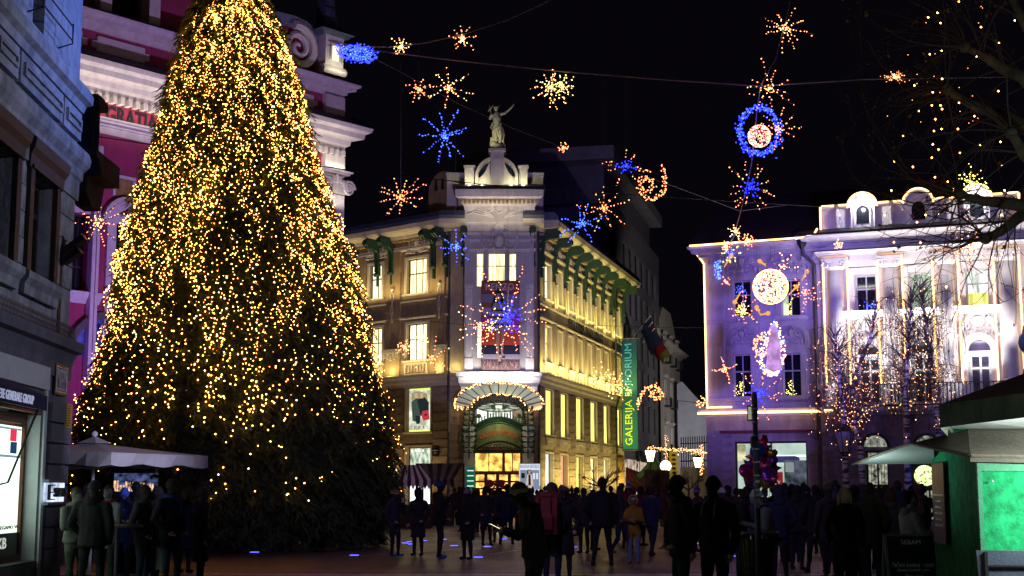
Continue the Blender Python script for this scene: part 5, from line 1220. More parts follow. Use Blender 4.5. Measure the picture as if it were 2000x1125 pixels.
# ---------------- street lamps
def lantern(px,py,Y,label,globe=False,group='street lamps of the side street',on=True):
 h = W(px,py,Y); t = thing('street_lamp',label,'street lamp',(h.x,h.y,0),0,group)
 mb = MB(); H = h.z - (.5 if not globe else .4); mb.lathe([(.16,0),(.17,.35),(.09,.45),(.07,1.2),(.045,1.3),(.04,H - .2),(.07,H - .1),(.05,H)],(0,0,0),10); put('pole',mb.mesh('pole',IRON,True),t)
 gm = LAMPG if on else mat('unlit_lamp_glass',(.3,.3,.28),.2)
 mb = MB()
 if globe:
  mb.ell((0,0,H + .33),.34,.34,.34,12,8); put('globe',mb.mesh('globe',gm,True),t)
 else:
  mb.lathe([(.17,H + .02),(.34,H + .72)],(0,0,0),6); put('lamp_glass',mb.mesh('lamp_glass',gm),t)
  mb = MB(); mb.lathe([(.4,H + .73),(.3,H + .86),(.1,H + 1.0),(.04,H + 1.15)],(0,0,0),6); mb.lathe([(.1,H - .06),(.2,H + .02)],(0,0,0),6)
  for k in range(6): a = k * PI / 3; mb.tube([(.17 * math.cos(a),.17 * math.sin(a),H),(.35 * math.cos(a),.35 * math.sin(a),H + .73)],.016,3)
  put('lamp_roof',mb.mesh('lamp_roof',IRON),t)
 return t
lantern(1270,887,95,'lit lantern street lamp nearest the vertical banner')
lantern(1316,893,100,'lit lantern street lamp beside the yellow vertical sign')
lantern(1363,900,104,'lit lantern street lamp in front of the spiked railing')
lantern(1300,908,90,'lit round globe street lamp between two lanterns',True)
lantern(1649,856,50,'unlit lantern street lamp among the hanging birch twigs',on=False,group='unlit street lamps')

# ------------------------------------------------------------------ right-hand houses
pf = Fac(wx(1379,800,62.0),wx(1612,800,60.2));
wf = Fac(wx(1612,800,60.0),wx(2150,800,56.0))
ph = thing('purple_house','lilac lit corner house with arched reliefs and a shop window','building',pf.o)
wh = thing('white_palace','brightly lit white palace with giant columns and arched balcony windows','building',wf.o)
def P_(x,y,o=0): return pf.uz(x,y,o)
zl = P_(1480,807)[1]; ze = P_(1480,480,.5)[1]
t2 = [pf.rect(1432,1467,548,618),pf.rect(1526,1563,546,617)]; t1 = [pf.rect(1433,1467,692,776),pf.rect(1529,1565,690,774)]
shp = pf.rect(1436,1577,862,955); shp = (shp[0],shp[1],.5,shp[3])
mb = MB(); wall_grid(mb,0,pf.L,zl,ze,t2 + t1,.3); fpart('upper_wall',mb,LILAC,ph,pf)
mb = MB(); wall_grid(mb,0,pf.L,0,zl,[shp],.5); fpart('ground_wall',mb,STONE2,ph,pf)
mb = MB(); mb.poly([(0,14,0),(0,0,0),(0,0,ze),(0,14,ze)]); mb.box(.02,pf.L,.8,14,zl,ze - .02); fpart('side_wall',mb,LILAC,ph,pf)
zr = P_(1590,385)[1]
mb = MB(); mb.prismx([(-.6,ze + .15),(6,zr + 1.5),(13,ze + .15)],-.5,pf.L + 1); fpart('roof',mb,mat('dark_tiles',(.035,.025,.025),.8,6,.4,.4),ph,pf)
for i,r in enumerate(t2 + t1):
 pmn = GLASSD
 window(ph,pf,*r,2,(.6,),FRAMEW,pmn,.2,.05)
 surround(pf,r,.22,.08,LILAC,root=ph,sill=.2)
# lit strip in one window, decorations inside windows
a,b,c,d = t2[1]; mb = MB(); mb.box(a + .05,a + .28,.14,.16,c + .05,c + .9); fpart('window_light',mb,L_WING,ph,pf)
r = random.Random(3)
for (a,b,c,d),cc in ((t2[0],BULBC),(t2[1],BULBY),(t1[0],BULBY),(t1[1],BULBY),(t2[0],BULBY)):
 mb = MB()
 for k in range(34): x = a + (b - a) * (.2 + .3 * r.random()); h_ = r.random() ** 1.5; mb.octa((x + (1 - h_) * r.uniform(-.2,.2),.12,c + .08 + h_ * (d - c) * (.35 if cc is BULBY else .2) + (0 if cc is BULBY else (d - c) * .62)),.014)
 fpart('window_fairy_lights',mb,cc,ph,pf,kind='stuff')
# hoods over top windows
def scroll_relief(w_,h_,seed=1,m=None):
 mb = MB(); r = random.Random(seed)
 mb.ell((0,-.03,h_ * .62),w_ * .14,.2,h_ * .2); mb.ell((0,-.03,h_ * .2),w_ * .1,.08,h_ * .12)
 for s in (-1,1):
  for k in range(5):
   cx,cz_ = s * w_ * (.12 + .08 * k),h_ * (.2 + .13 * ((k * 2) % 4)); rr = w_ * .075
   mb.tube([(cx + s * rr * (1 - t / 9) * math.cos(t * .9),-.04,cz_ + rr * 1.3 * (1 - t / 9) * math.sin(t * .9)) for t in range(8)],.045,5)
  mb.tube([(s * w_ * .5,-.05,0),(s * w_ * .45,-.06,h_ * .35),(s * w_ * .22,-.06,h_ * .5),(s * w_ * .15,-.07,h_ * .8),(0,-.07,h_ * .95)],.04,5)
 for i in range(16): mb.ell((r.uniform(-.3,.3) * w_,-.03,h_ * r.uniform(.05,.7)),.04,.05,.06,5,3)
 return mb.mesh('carved_relief',m or LILAC,True)
RL1 = scroll_relief(1.3,1.0);
for (a,b,c,d) in t2:
 put('carved_relief',RL1,ph,pf.wp((a + b) / 2,-.02,d + .25) - Vector(ph.location),pf.rz)
 mb = MB(); u = (a + b) / 2; h_ = d + .25
 L_ = [(-.78,0),(-.78,.28),(-.5,.42),(-.35,.75),(-.18,.95),(.18,.95),(.35,.75),(.5,.42),(.78,.28),(.78,0)]
 for (x0,z0_),(x1,z1_) in zip(L_,L_[1:]): mb.tube([(u + x0,-.05,h_ + z0_),(u + x1,-.05,h_ + z1_)],.045,4)
 fpart('hood_moulding',mb,LILAC,ph,pf)
RL2 = scroll_relief(1.0,.9,5)
for (a,b,c,d) in t1:
 u = (a + b) / 2; zc_ = d + .32
 mb = MB(); arch_ring(mb,u,zc_ + .25,.62,.84,-.16,.0,14); mb.box(u - .84,u - .62,-.16,0,zc_,zc_ + .249); mb.box(u + .62,u + .84,-.16,0,zc_,zc_ + .249); mb.box(u - 1.05,u - .84,-.14,0,zc_ + .05,zc_ + .16); mb.box(u + .84,u + 1.05,-.14,0,zc_ + .05,zc_ + .16)
 mb.box(u - .75,u + .75,-.1,0,zc_ - .14,zc_ - .002); fpart('arch_moulding',mb,LILAC,ph,pf)
 put('carved_relief',RL2,ph,pf.wp(u,-.02,zc_ + .02) - Vector(ph.location),pf.rz)
 mb = MB(); mb.box(a - .2,b + .2,-.05,0,zl + .2,c - .3); fpart('apron_panel',mb,LILAC,ph,pf)
zq = P_(1480,628)[1]; mb = MB(); mb.mold([(.03,zq),(.08,zq + .05),(.08,zq + .1)],0,pf.L); zq = P_(1480,780)[1]; mb.mold([(.03,zq),(.06,zq + .04),(.06,zq + .08)],0,pf.L); fpart('string_course',mb,LILAC,ph,pf)
cornice(ze - .5,ze + .12,.6,0,pf.L,root=ph,fac=pf,m=LILAC,nm='eaves_cornice'); cornice(zl - .12,zl + .18,.3,0,pf.L,'ledge',root=ph,fac=pf,m=LILAC)
mb = MB(); [mb.box(.3 + k * .45,.45 + k * .45,-.3,0,ze - .68,ze - .49) for k in range(int(pf.L / .45))]; fpart('modillions',mb,LILAC,ph,pf,kind='stuff')
blocks(ph,pf,[(.05,shp[0] - .1,.1,zl - .7),(shp[1] + .1,pf.L,.1,zl - .7),(shp[0] - .08,shp[1] + .08,shp[3] + .45,zl - .7)],3.0,.36,0,mat('purple_house_stone',(.30,.26,.27),.85,2,.4,.4,dirt=.4),seed=9,proud=.06,gap=.03)
mb = MB(); zz = P_(1500,843)[1]; mb.box(P_(1408,843)[0],P_(1590,843)[0],-.16,-.0,zz - .06,zz + .06); fpart('awning_box',mb,mat('dark_red_paint',(.14,.02,.02),.6),ph,pf)
# shop window contents
a,b,c,d = shp
window(ph,pf,a,b,c,d,2,(),BLACK,mat('shop_glass_clear',(.02,.02,.02),.1),.3,.05,split=False,name='shop_window') if False else None
mb = MB(); mb.box(a,a + .06,.1,.25,c,d); mb.box(b - .06,b,.1,.25,c,d); mb.box(a + .06,b - .06,.1,.25,d - .08,d); mb.box((a + b) / 2 - .03,(a + b) / 2 + .03,.1,.25,c,d - .08); mb.box(a,b,.1,.25,c - .1,c); fpart('shop_window',mb,BLACK,ph,pf)
def ins(nm,x0,x1,y0,y1,m,y): r_ = pf.rect(x0,x1,y0,y1,-y); mb = MB(); mb.box(r_[0],r_[1],y,y + .04,r_[2],r_[3]); return fpart(nm,mb,m,ph,pf)
ins('shop_back_wall',1436,1580,860,990,emit('shop_wall_green',(.60,.78,.68),.85,((.8,.8,.8),.6,1.25)),1.0)
ins('shop_light_strip',1490,1573,889,892,emit('tube_white',(.9,1,.95),3),.9)
mb = MB(); r_ = pf.rect(1500,1553,886,908,-.8); mb.box(r_[0],r_[1],.7,.85,r_[2] + .1,r_[3] - .1); mb.ell((r_[0],.78,(r_[2] + r_[3]) / 2),.2,.1,(r_[3] - r_[2]) / 2 - .1); mb.ell((r_[1],.78,(r_[2] + r_[3]) / 2),.2,.1,(r_[3] - r_[2]) / 2 - .1); fpart('duct',mb,mat('grey_duct',(.25,.33,.3),.4),ph,pf)
ins('dark_poster',1532,1577,899,960,emit('print_night',(.06,.07,.09),.8,((2,2,2),.2,2.4)),.6); ins('red_panel',1502,1529,922,960,emit('panel_red',(.32,.02,.03),.7),.6)
ins('grey_notice',1534,1550,903,922,emit('notice_grey',(.3,.36,.36),.8),.5); ins('lit_cabinet',1438,1456,868,900,emit('cabinet_yellow',(.9,.85,.5),.8,((2,2,2),.4,1.3)),.7)
ua = pf.uz(1512,945,-.5)
text_fit('shop_lettering','-50%',.55,.28,ph,pf.wp(ua[0],.55,ua[1]) - Vector(ph.location),pf.rz,emit('letters_white',(.6,.6,.6),.7),.004)
# rope lights
def rope(root,fac,pts,y=-.12,r=.035,nm='rope_light'):
 mb = MB(); mb.tube([(u,y,z) for u,z in pts],r,4); return put(nm,mb.mesh(nm,ROPE),root,fac.o - Vector(root.location),fac.rz)
rope(ph,pf,[(-.45,ze + .15),(pf.L,ze + .22)],-.66)
rope(ph,pf,[(-.45,ze + .12),(.06,ze - .6),(.08,zl + .3)],-.14); rope(ph,pf,[(.08,zl + .27),(1.2,zl + .27)],-.3)
rope(ph,pf,[(-.3,zl + .02),(pf.L,zl + .02)],-.34,.05)
mb = MB(); u = pf.L - .35; mb.tube([(u - .35,-.55,ze - .1),(u - .3,-.5,ze - .5),(u + .1,-.3,ze - .9),(u + .1,-.25,.3)],.09,8); fpart('drain_pipe',mb,mat('dark_zinc',(.06,.06,.075),.4,4,.2),ph,pf)
mb = MB(); mb.lathe([(.05,0),(.2,.25),(.25,.5)],(u - .35,-.55,ze - .3),8); fpart('rain_hopper',mb,IRON,ph,pf)
# palace
def Q(x,y,o=0): return wf.uz(x,y,o)
zl2 = Q(1760,800)[1]; zcap0,zcap1 = Q(1790,522)[1],Q(1790,500)[1]; zcn0,zcn1 = Q(1790,468,.5)[1],Q(1790,447,.9)[1]; zat = Q(1790,396)[1]
tw2 = [wf.rect(1671,1712,536,606),wf.rect(1777,1820,532,603),wf.rect(1887,1932,526,600)]
zt_a,zt_b = sum(t[2] for t in tw2) / 3,sum(t[3] for t in tw2) / 3; tw2 = [(a,b,zt_a,zt_b) for a,b,c,d in tw2]
tw1 = [wf.rect(1678,1720,697,775),wf.rect(1783,1826,694,775),wf.rect(1894,1937,692,770)]
zt_a,zt_b = zl2 + .25,sum(t[3] for t in tw1) / 3; tw1 = [(a,b,zt_a,zt_b) for a,b,c,d in tw1]
g0 = [wf.rect(1690,1735,880,960),wf.rect(1790,1835,880,960)]; g0 = [(a,b,.4,d) for a,b,c,d in g0]
PAL = mat('white_palace_render',(.58,.55,.54),.8,1.3,.12,.15,dirt=.14)
PALG = mat('palace_ground_stone',(.20,.18,.17),.85,2.0,.4,.4,dirt=.5)
mb = MB(); wall_grid(mb,0,wf.L,zl2,zcn1,tw2 + tw1,.35); fpart('upper_wall',mb,PAL,wh,wf)
mb = MB(); wall_grid(mb,0,wf.L,0,zl2,g0,.5); fpart('ground_wall',mb,PALG,wh,wf)
mb = MB(); mb.poly([(0,1,0),(0,0,0),(0,0,zcn1),(0,1,zcn1)]); mb.box(.02,wf.L,.8,14,zl2,zcn1 - .02); fpart('side_wall',mb,PAL,wh,wf)
for i,r_ in enumerate(tw2): window(wh,wf,*r_,2,(.62,),FRAMEW,[GLASSD,L_WING,L_WINW][i],.2,.06); surround(wf,r_,.3,.2,PAL,root=wh,sill=.3)
a,b,c,d = tw2[2]; mb = MB(); mb.box(a + .06,b - .06,.1,.12,c + .06,c + .55); fpart('window_curtain',mb,L_WINY,wh,wf)
mb = MB()
for k in range(30): mb.octa((tw2[0][1] - .25 + r.gauss(0,.14),.1,tw2[0][2] + .12 + abs(r.gauss(0,.14))),.018)
fpart('window_fairy_lights',mb,BULBC,wh,wf,kind='stuff')
HD = [(-.95,0),(-.95,.15),(-.6,.18),(-.45,.4),(.45,.4),(.6,.18),(.95,.15),(.95,0)]
RL3 = scroll_relief(2.2,1.25,11,PAL)
for a,b,c,d in tw2:
 u = (a + b) / 2; mb = MB(); mb.prism([(u + x,d + .34 + z * 1.3) for x,z in HD],-.22,0); mb.prism([(u + x * 1.1,d + .36 + z * 1.45) for x,z in HD[1:-1]],-.3,-.221); fpart('window_hood',mb,PAL,wh,wf)
for a,b,c,d in tw1:
 u = (a + b) / 2; hw = (b - a) / 2
 window(wh,wf,a,b,c,d,2,(),FRAMEW,GLASSD,.25,.1)
 mb = MB(); mb.prism(arch_pts(u,d + .12,hw,14),-.02,.01); fpart('lunette_glass',mb,GLASSD,wh,wf)
 mb = MB(); arch_ring(mb,u,d + .12,hw + .01,hw + .28,-.26,.0,16); mb.box(a - .28,a - .01,-.16,0,zl2,d + .119); mb.box(b + .01,b + .28,-.16,0,zl2,d + .119); mb.box(a,b,-.1,.0,d + .003,d + .11)
 fpart('arch_moulding',mb,PAL,wh,wf)
 put('carved_relief',RL3,wh,wf.wp(u,-.08,d + .55) - Vector(wh.location),wf.rz)
 mb = MB(); zz = d + .2
 L_ = [(-1.15,.0),(-1.1,.45),(-.75,.6),(-.55,1.05),(-.4,1.3),(-.2,1.5),(0,1.56),(.2,1.5),(.4,1.3),(.55,1.05),(.75,.6),(1.1,.45),(1.15,.0)]
 mb.prism([(u + x,zz + z_) for x,z_ in L_[:7]] + [(u,zz + hw + .25),(u - hw * .72,zz + hw * .9),(u - hw - .28,zz)],-.07,0); mb.prism([(u + x,zz + z_) for x,z_ in L_[6:]] + [(u + hw + .28,zz),(u + hw * .72,zz + hw * .9),(u,zz + hw + .25)],-.07,0)
 for (x0,z0_),(x1,z1_) in zip(L_,L_[1:]): mb.tube([(u + x0,-.1,zz + z0_),(u + x1,-.14,zz + z1_)],.1,5)
 fpart('crest_moulding',mb,PAL,wh,wf)
 mb = MB()
 for zz_ in (zl2 + .12,zl2 + 1.0): mb.box(u - 1.25,u + 1.25,-.75,-.71,zz_,zz_ + .04)
 for k in range(18): x = u - 1.25 + k * 2.5 / 17; mb.tube([(x,-.73,zl2 + .1),(x,-.83,zl2 + .45),(x,-.73,zl2 + .8),(x,-.73,zl2 + 1.0)],.014,4)
 for s in (-1,1): mb.box(u + s * 1.25 - .02,u + s * 1.25 + .02,-.73,0,zl2 + 1.0,zl2 + 1.04)
 fpart('balcony_railing',mb,IRON,wh,wf)
 mb = MB(); mb.mold([(.3,zl2 - .2),(.8,zl2 - .05),(.85,zl2 + .08)],u - 1.35,u + 1.35,0,.1); fpart('balcony_slab',mb,PAL,wh,wf)
colx = [1634,1741,1850,1970,2085]
for i,px in enumerate(colx):
 u = Q(px,620,.3)[0]; rr = .36
 mb = MB(); mb.lathe([(rr * 1.0,zl2 + 1.15),(rr,zl2 + 3),(rr * .88,zcap0)],(u,-.22,0),20); fpart('column',mb,PAL,wh,wf,True)
 mb = MB(); mb.box(u - .5,u + .5,-.7,0,zl2 + .2,zl2 + 1.0); mb.lathe([(.5,zl2 + 1.002),(.5,zl2 + 1.08),(.4,zl2 + 1.149)],(u,-.22,0),16); fpart('column_base',mb,PAL,wh,wf)
 mb = MB(); mb.lathe([(rr * .9,zcap0 + .002),(rr * 1.2,zcap0 + .12),(rr * 1.1,zcap0 + .3)],(u,-.22,0),16); mb.box(u - .52,u + .52,-.68,0,zcap1 - .1,zcap1)
 for s in (-1,1): mb.tube([(u + s * (.36 + .17 * (1 - t / 12) * math.cos(t * .8)),-.66,zcap0 + .2 + .17 * (1 - t / 12) * math.sin(t * .8)) for t in range(11)],.045,4)
 mb.box(u - .4,u + .4,-.66,-.2,zcap0 + .3,zcap1 - .1); fpart('column_capital',mb,PAL,wh,wf)
 uu = u
 if i < 4:
  rope(wh,wf,[(u - .5,zl2 + 1),(u - .5,zcap1 + .05),(u + .5,zcap1 + .05),(u + .5,zl2 + 1)],-.3 if i else -.3,.035)
 if i < 3: point(wf.wp(u + .0,-1.1,zl2 + 1.15),26,(1,.93,.88),.06)
cornice(zcap1 + .02,zcap1 + .3,.75,0,wf.L,'architrave',root=wh,fac=wf,m=PAL,ret=.2)
cornice(zcn0,zcn1,.95,0,wf.L,'main_cornice',root=wh,fac=wf,m=PAL); mb = MB(); mb.prismx([(-.98,zcn1 + .02),(-.95,zcn1 + .1),(0,zcn1 + .4),(0,zcn1 + .02)],-.9,wf.L); fpart('cornice_roof',mb,SLATE,wh,wf)
cornice(zl2 - .15,zl2 + .05,.25,0,wf.L,'ledge',root=wh,fac=wf,m=PAL)
zb_ = zcn1 + .42
dz = [(Q(1685,400)[0],zat + .1),(Q(1794,400)[0],zat + .1),(Q(1908,400)[0],zat + .1)]
mb = MB(); mb.box(.1,Q(1992,420)[0],.1,.6,zcn1 + .02,zat); fpart('attic_parapet',mb,PAL,wh,wf)
mb = MB(); mb.box(.05,Q(1993,420)[0] + .05,.02,.68,zat + .002,zat + .1); fpart('attic_coping',mb,PAL,wh,wf)
for i,(u,z_) in enumerate(dz):
 mb = MB(); mb.prism([(u - .5,zcn1 + .05),(u + .5,zcn1 + .05)] + arch_pts(u,z_ - .15,.5,12),-.12,.7); fpart('attic_dormer',mb,PAL,wh,wf)
 mb = MB(); arch_ring(mb,u,z_ - .15,.51,.62,-.2,.7,14); fpart('dormer_coping',mb,PAL,wh,wf)
 mb = MB(); mb.prism([(u - .27,zb_ + .1),(u + .27,zb_ + .1)] + arch_pts(u,z_ - .35,.27,8),-.15,-.122); fpart('dormer_window',mb,GLASSD,wh,wf)
 mb = MB(); arch_ring(mb,u,z_ - .35,.275,.36,-.18,-.122,10); mb.box(u - .36,u - .275,-.18,-.122,zb_,z_ - .351); mb.box(u + .275,u + .36,-.18,-.122,zb_,z_ - .351); fpart('dormer_surround',mb,PAL,wh,wf)
 rope(wh,wf,[(u - .62 * math.cos(PI * k / 12),z_ - .15 + .62 * math.sin(PI * k / 12)) for k in range(13)],-.24,.035)
 if i != 1: point(wf.wp(u,-.5,zb_ + .75),90,(1,.95,.9),.06)
for px in (1634,1741,1850,1965):
 u = Q(px,420)[0]; mb = MB(); mb.lathe([(.12,zb_),(.1,zb_ + .15),(.2,zb_ + .5),(.07,zb_ + .8),(.16,zb_ + 1.0)],(u,.06,0),8); fpart('relief_urn',mb,PAL,wh,wf)
us = [0.1] + [q for u,z_ in dz for q in (u - .62,u + .62)] + [Q(1992,420)[0]]
for i in range(0,len(us),2): rope(wh,wf,[(us[i],zat + .13),(us[i + 1],zat + .13)],-.02,.035)
rope(wh,wf,[(.05,zcn1 + .1),(.05,zat + .1)],-.02,.04); rope(wh,wf,[(us[-1],zat + .1),(us[-1],zcn1 + .4)],-.02,.035)
rope(wh,wf,[(-.9,zcn0 + .3),(-.1,zcn1 + .05),(.05,zcn1 + .3)],-.9,.04); rope(wh,wf,[(0,zl2 + .02),(Q(1850,800)[0],zl2 + .02)],-.3,.04)
strip(wf.wp(.5,-1.3,zt_b + .6),wf.wp(wf.L - 2,-1.3,zt_b + .6),Vector((0,.75,1)),170,(1,.9,.86))
for a,b,c,d in tw1: strip(wf.wp(a,-.62,d - .5),wf.wp(b,-.62,d - .5),Vector((0,.6,1)),38,(1,.95,.95))
for a,b,c,d in tw2: strip(wf.wp(a - .2,-.75,c - .55),wf.wp(b + .2,-.75,c - .55),Vector((0,.5,1)),26,(1,.95,.9))
strip(wf.wp(.3,-1.6,zcap1 - .9),wf.wp(wf.L - 2,-1.6,zcap1 - .9),Vector((0,.8,1)),140,(1,.93,.9))
blocks(wh,wf,[(.05,g0[0][0] - .1,.1,zl2 - .2),(g0[0][1] + .1,g0[1][0] - .1,.1,zl2 - .2),(g0[1][1] + .1,wf.L * .8,.1,zl2 - .2)],1.4,.5,0,PALG,seed=12,proud=.07,gap=.035)
for i,(a,b,c,d) in enumerate(g0):
 window(wh,wf,a,b,c,d,2,(.5,),DARKW,emit('dim_amber_glass',(.75,.8,.6),.22,((5,5,5),.0,3)),.4,.08)
 mb = MB(); mb.prism(arch_pts((a + b) / 2,d + .15,(b - a) / 2,12),-.1,-.08); fpart('lunette_glass',mb,emit('lunette_dim',(.75,.8,.65),.25,((6,6,6),.2,2.2)),wh,wf)
 mb = MB(); arch_ring(mb,(a + b) / 2,d + .15,(b - a) / 2,(b - a) / 2 + .12,-.15,.0,12)
 for k in range(8): x = a + (b - a) * k / 7; mb.tube([(x,-.12,c),(x,-.12,d)],.012,3)
 fpart('window_grille',mb,IRON,wh,wf)
r_ = wf.rect(1791,1822,908,950,.3); cu_,cz_ = (r_[0] + r_[1]) / 2,(r_[2] + r_[3]) / 2
t = thing('round_shop_sign','glowing round yellow-green shop sign under the palace arch','sign',wf.wp(cu_,-.3,cz_),wf.rz)
mb = MB(); mb.prism([(.42 * math.cos(i * PI / 10),.42 * math.sin(i * PI / 10)) for i in range(20)],-.04,.04); put('disc',mb.mesh('disc',emit('disc_glow',(.75,1,.35),1.5,((9,9,9),.1,2))),t)
mb = MB(); mb.box(-.52,.52,.05,.1,-.6,.6); put('case',mb.mesh('case',BLACK),t)
# monument edge on the far right: draped bronze figure on a rock base
mp = W(1993,700,40)
t = thing('monument','blue lit bronze monument figure cut by the picture edge above the market parasol','monument',(mp.x + .35,mp.y,0))
BR = mat('bronze_patina',(.10,.17,.17),.5,4,.4,.5,.3)
zt_ = W(1993,620,40).z; zb2 = W(1993,680,40).z
mb = MB(); rr_ = random.Random(5)
mb.lathe([(.9,0),(.8,zb2 - 1.5),(.5,zb2 - .4),(.55,zb2)],(0.3,0,0),14); put('plinth',mb.mesh('plinth',mat('blue_lit_granite',(.3,.3,.33),.7,4,.3,.4)),t)
mb = MB()
for i in range(16): a = rr_.uniform(0,6.28); z_ = zb2 + (zt_ - zb2) * rr_.random() ** 1.2; k = 1 - .5 * (z_ - zb2) / (zt_ - zb2); mb.ell((.15 + .3 * k * math.cos(a),.25 * k * math.sin(a),z_),.2 * k + .08,.2,.32,8,6)
mb.ell((.1,0,(zb2 + zt_) / 2),.36,.3,(zt_ - zb2) * .5,12,8)
for k in range(8): mb.tube([(-.2 + .06 * k,-.3,zt_ - .2 - .05 * k),(-.28 + .07 * k,-.34,zb2 + .1 - .1 * (k % 2))],.035,5)
put('figure',mb.mesh('figure',BR,True),t)
spot((W(1900,957,36).x,36,1.5),(mp.x + .3,40,5),200,(.1,.25,1.0),40,.6)
# ------------------------------------------------------------------ big fir tree with fairy lights
TY = 42.0
nrg = np.random.default_rng(11)
prof = [(-90,2),(-60,22),(0,62),(50,88),(100,104),(150,124),(200,140),(300,163),(400,193),(500,221),(600,245),(700,274),(770,302),(850,315),(930,318),(1000,300),(1050,262),(1075,235)]
pz_ = [W(455,y,TY).z for y,r_ in prof][::-1]; pr_ = [r_ * MPP(TY) * .945 for y,r_ in prof][::-1]
def axis_x(z): return -7.92 - .62 * np.maximum(z,0) / 16.5 - .0 * z
def Rz(z): return np.interp(z,pz_,pr_)
ZB,ZTP = .25,pz_[-1]
fir = thing('fir_tree','huge fir tree covered in thousands of golden fairy lights','christmas tree',(-8.05,TY,0))
NEED = mat('fir_needles',(.075,.12,.05),.75,3,.4,0)
TRUNK = mat('rough_bark',(.09,.065,.045),.9,6,.4,.5)
mb = MB(); mb.tube([(axis_x(z) + 8.05,0,z) for z in (0,4,9,14,17)],[.42,.34,.22,.1,.03],10); put('trunk',mb.mesh('trunk',TRUNK),fir)
mb = MB(); rr_ = random.Random(9)
for i in range(170):
 z = rr_.uniform(.8,16.5); a = rr_.uniform(0,2 * PI); R_ = float(Rz(z)) * .93; x0 = axis_x(z) + 8.05
 mb.tube([(x0,0,z + .35),(x0 + R_ * .5 * math.cos(a),R_ * .5 * math.sin(a),z + .25),(x0 + R_ * math.cos(a),R_ * math.sin(a),z - .25)],[.06,.04,.015],4,cap=False)
put('branch',mb.mesh('branch',TRUNK),fir,kind='stuff')
# drooping needle sprays
NS = 30000
# template: hanging twig along -z with side needles clusters (triangles)
def spray_template(k,s):
 V = []; T = []
 r_ = np.random.default_rng(s)
 for i in range(k):
  t = (i + .5) / k; z = -t * .62; L_ = .17 * (1 - .55 * t) + .03; a = r_.uniform(0,2 * np.pi);
  c,s_ = np.cos(a),np.sin(a); w_ = .020
  b = len(V)
  V += [(-s_ * w_,c * w_,z + .03),(s_ * w_,-c * w_,z - .02),(c * L_,s_ * L_,z - .10 - .06 * r_.random())]
  T.append((b,b + 1,b + 2))
 b = len(V); V += [(.014,0,0),(-.014,0,0),(0,.0,-.72)]; T.append((b,b + 1,b + 2))
 return np.array(V),np.array(T)
temps = [spray_template(12,s) for s in range(5)]
allV,allT,nb = [],[],0
zs_ = []
while len(zs_) < NS:
 z = nrg.uniform(ZB,ZTP,NS); keep = nrg.random(NS) * 5.0 < Rz(z) + .35; zs_ += list(z[keep])
zs_ = np.array(zs_[:NS]); ang = nrg.uniform(0,2 * np.pi,NS)
# more sprays on the side that is seen
flip = (np.sin(ang) > .35) & (nrg.random(NS) < .6); ang[flip] *= -1
lump = 1 + .075 * np.sin(ang * 7 + zs_ * 2.3) * np.sin(zs_ * 3.1 + ang * 3) + .035 * np.sin(ang * 19 + zs_ * 7)
rad = Rz(zs_) * lump * (.68 + .28 * nrg.random(NS) ** .55)
tip = nrg.random(NS) < .012; rad[tip] *= 1.07
cx = axis_x(zs_) + rad * np.cos(ang); cy = TY + rad * np.sin(ang)
scl = nrg.uniform(.7,1.35,NS)
tilt = nrg.uniform(.05,.75,NS)
for k in range(5):
 V,T = temps[k]; idx = np.where(np.arange(NS) % 5 == k)[0]; n = len(idx)
 P = np.repeat(V[None],n,0) * scl[idx][:,None,None]
 sp = nrg.uniform(0,2 * np.pi,n); c,s_ = np.cos(sp)[:,None],np.sin(sp)[:,None]
 x,y = P[:,:,0] * c - P[:,:,1] * s_,P[:,:,0] * s_ + P[:,:,1] * c; z = P[:,:,2]
 tl = tilt[idx][:,None]; o_ = -np.sin(tl) * z; z2 = np.cos(tl) * z     # swing outwards
 ca,sa = np.cos(ang[idx])[:,None],np.sin(ang[idx])[:,None]
 X = x + o_ * ca + cx[idx][:,None]; Y = y + o_ * sa + cy[idx][:,None]; Z = z2 + zs_[idx][:,None] + .25
 Z = np.maximum(Z,.03)
 allV.append(np.stack([X + 8.05,Y - TY,Z],-1).reshape(-1,3)); m_ = len(V)
 allT.append((T[None] + (np.arange(n) * m_)[:,None,None]).reshape(-1,3) + nb); nb += n * m_
put('crown',tri_mesh('crown',np.concatenate(allV),np.concatenate(allT),NEED),fir,kind='stuff')
# fairy lights: strings hanging down the tree with irregular bulbs
lights = thing('tree_fairy_lights','golden fairy lights hanging in strings all over the fir tree','fairy lights',(-8.05,TY,0))
zlow = W(455,905,TY).z
B_ = []
NB = 20000
while len(B_) < NB:
 a = nrg.uniform(0,2 * np.pi)
 if math.sin(a) > .2 and nrg.random() < .5: continue
 # one strand: walks downward
 z = nrg.uniform(.0,1.0) ** .68 * (ZTP - 1.2) + 1.2
 n = int(nrg.integers(2,14)); drift = nrg.normal(0,.3)
 for i in range(n):
  zz = z - i * .14 - nrg.uniform(0,.05)
  dens = np.interp(zz,[1.0,zlow,W(455,800,TY).z,W(455,650,TY).z,W(455,400,TY).z,16],[.05,.10,.42,1,1,1])
  if zz < 1.3 or nrg.random() > dens: continue
  aa = a + drift * i * .14 / max(.7,Rz(zz)) + nrg.normal(0,.06) / max(.6,Rz(zz) * .5)
  lp = 1 + .075 * math.sin(aa * 7 + zz * 2.3) * math.sin(zz * 3.1 + aa * 3)
  r_ = float(Rz(zz)) * lp * nrg.uniform(.97,1.07)
  B_.append((axis_x(zz) + 8.05 + r_ * math.cos(aa),r_ * math.sin(aa),zz))
B_ = np.array(B_[:NB])
order = np.argsort(B_[:,1]); near = order[:300]; rest = order[300:]
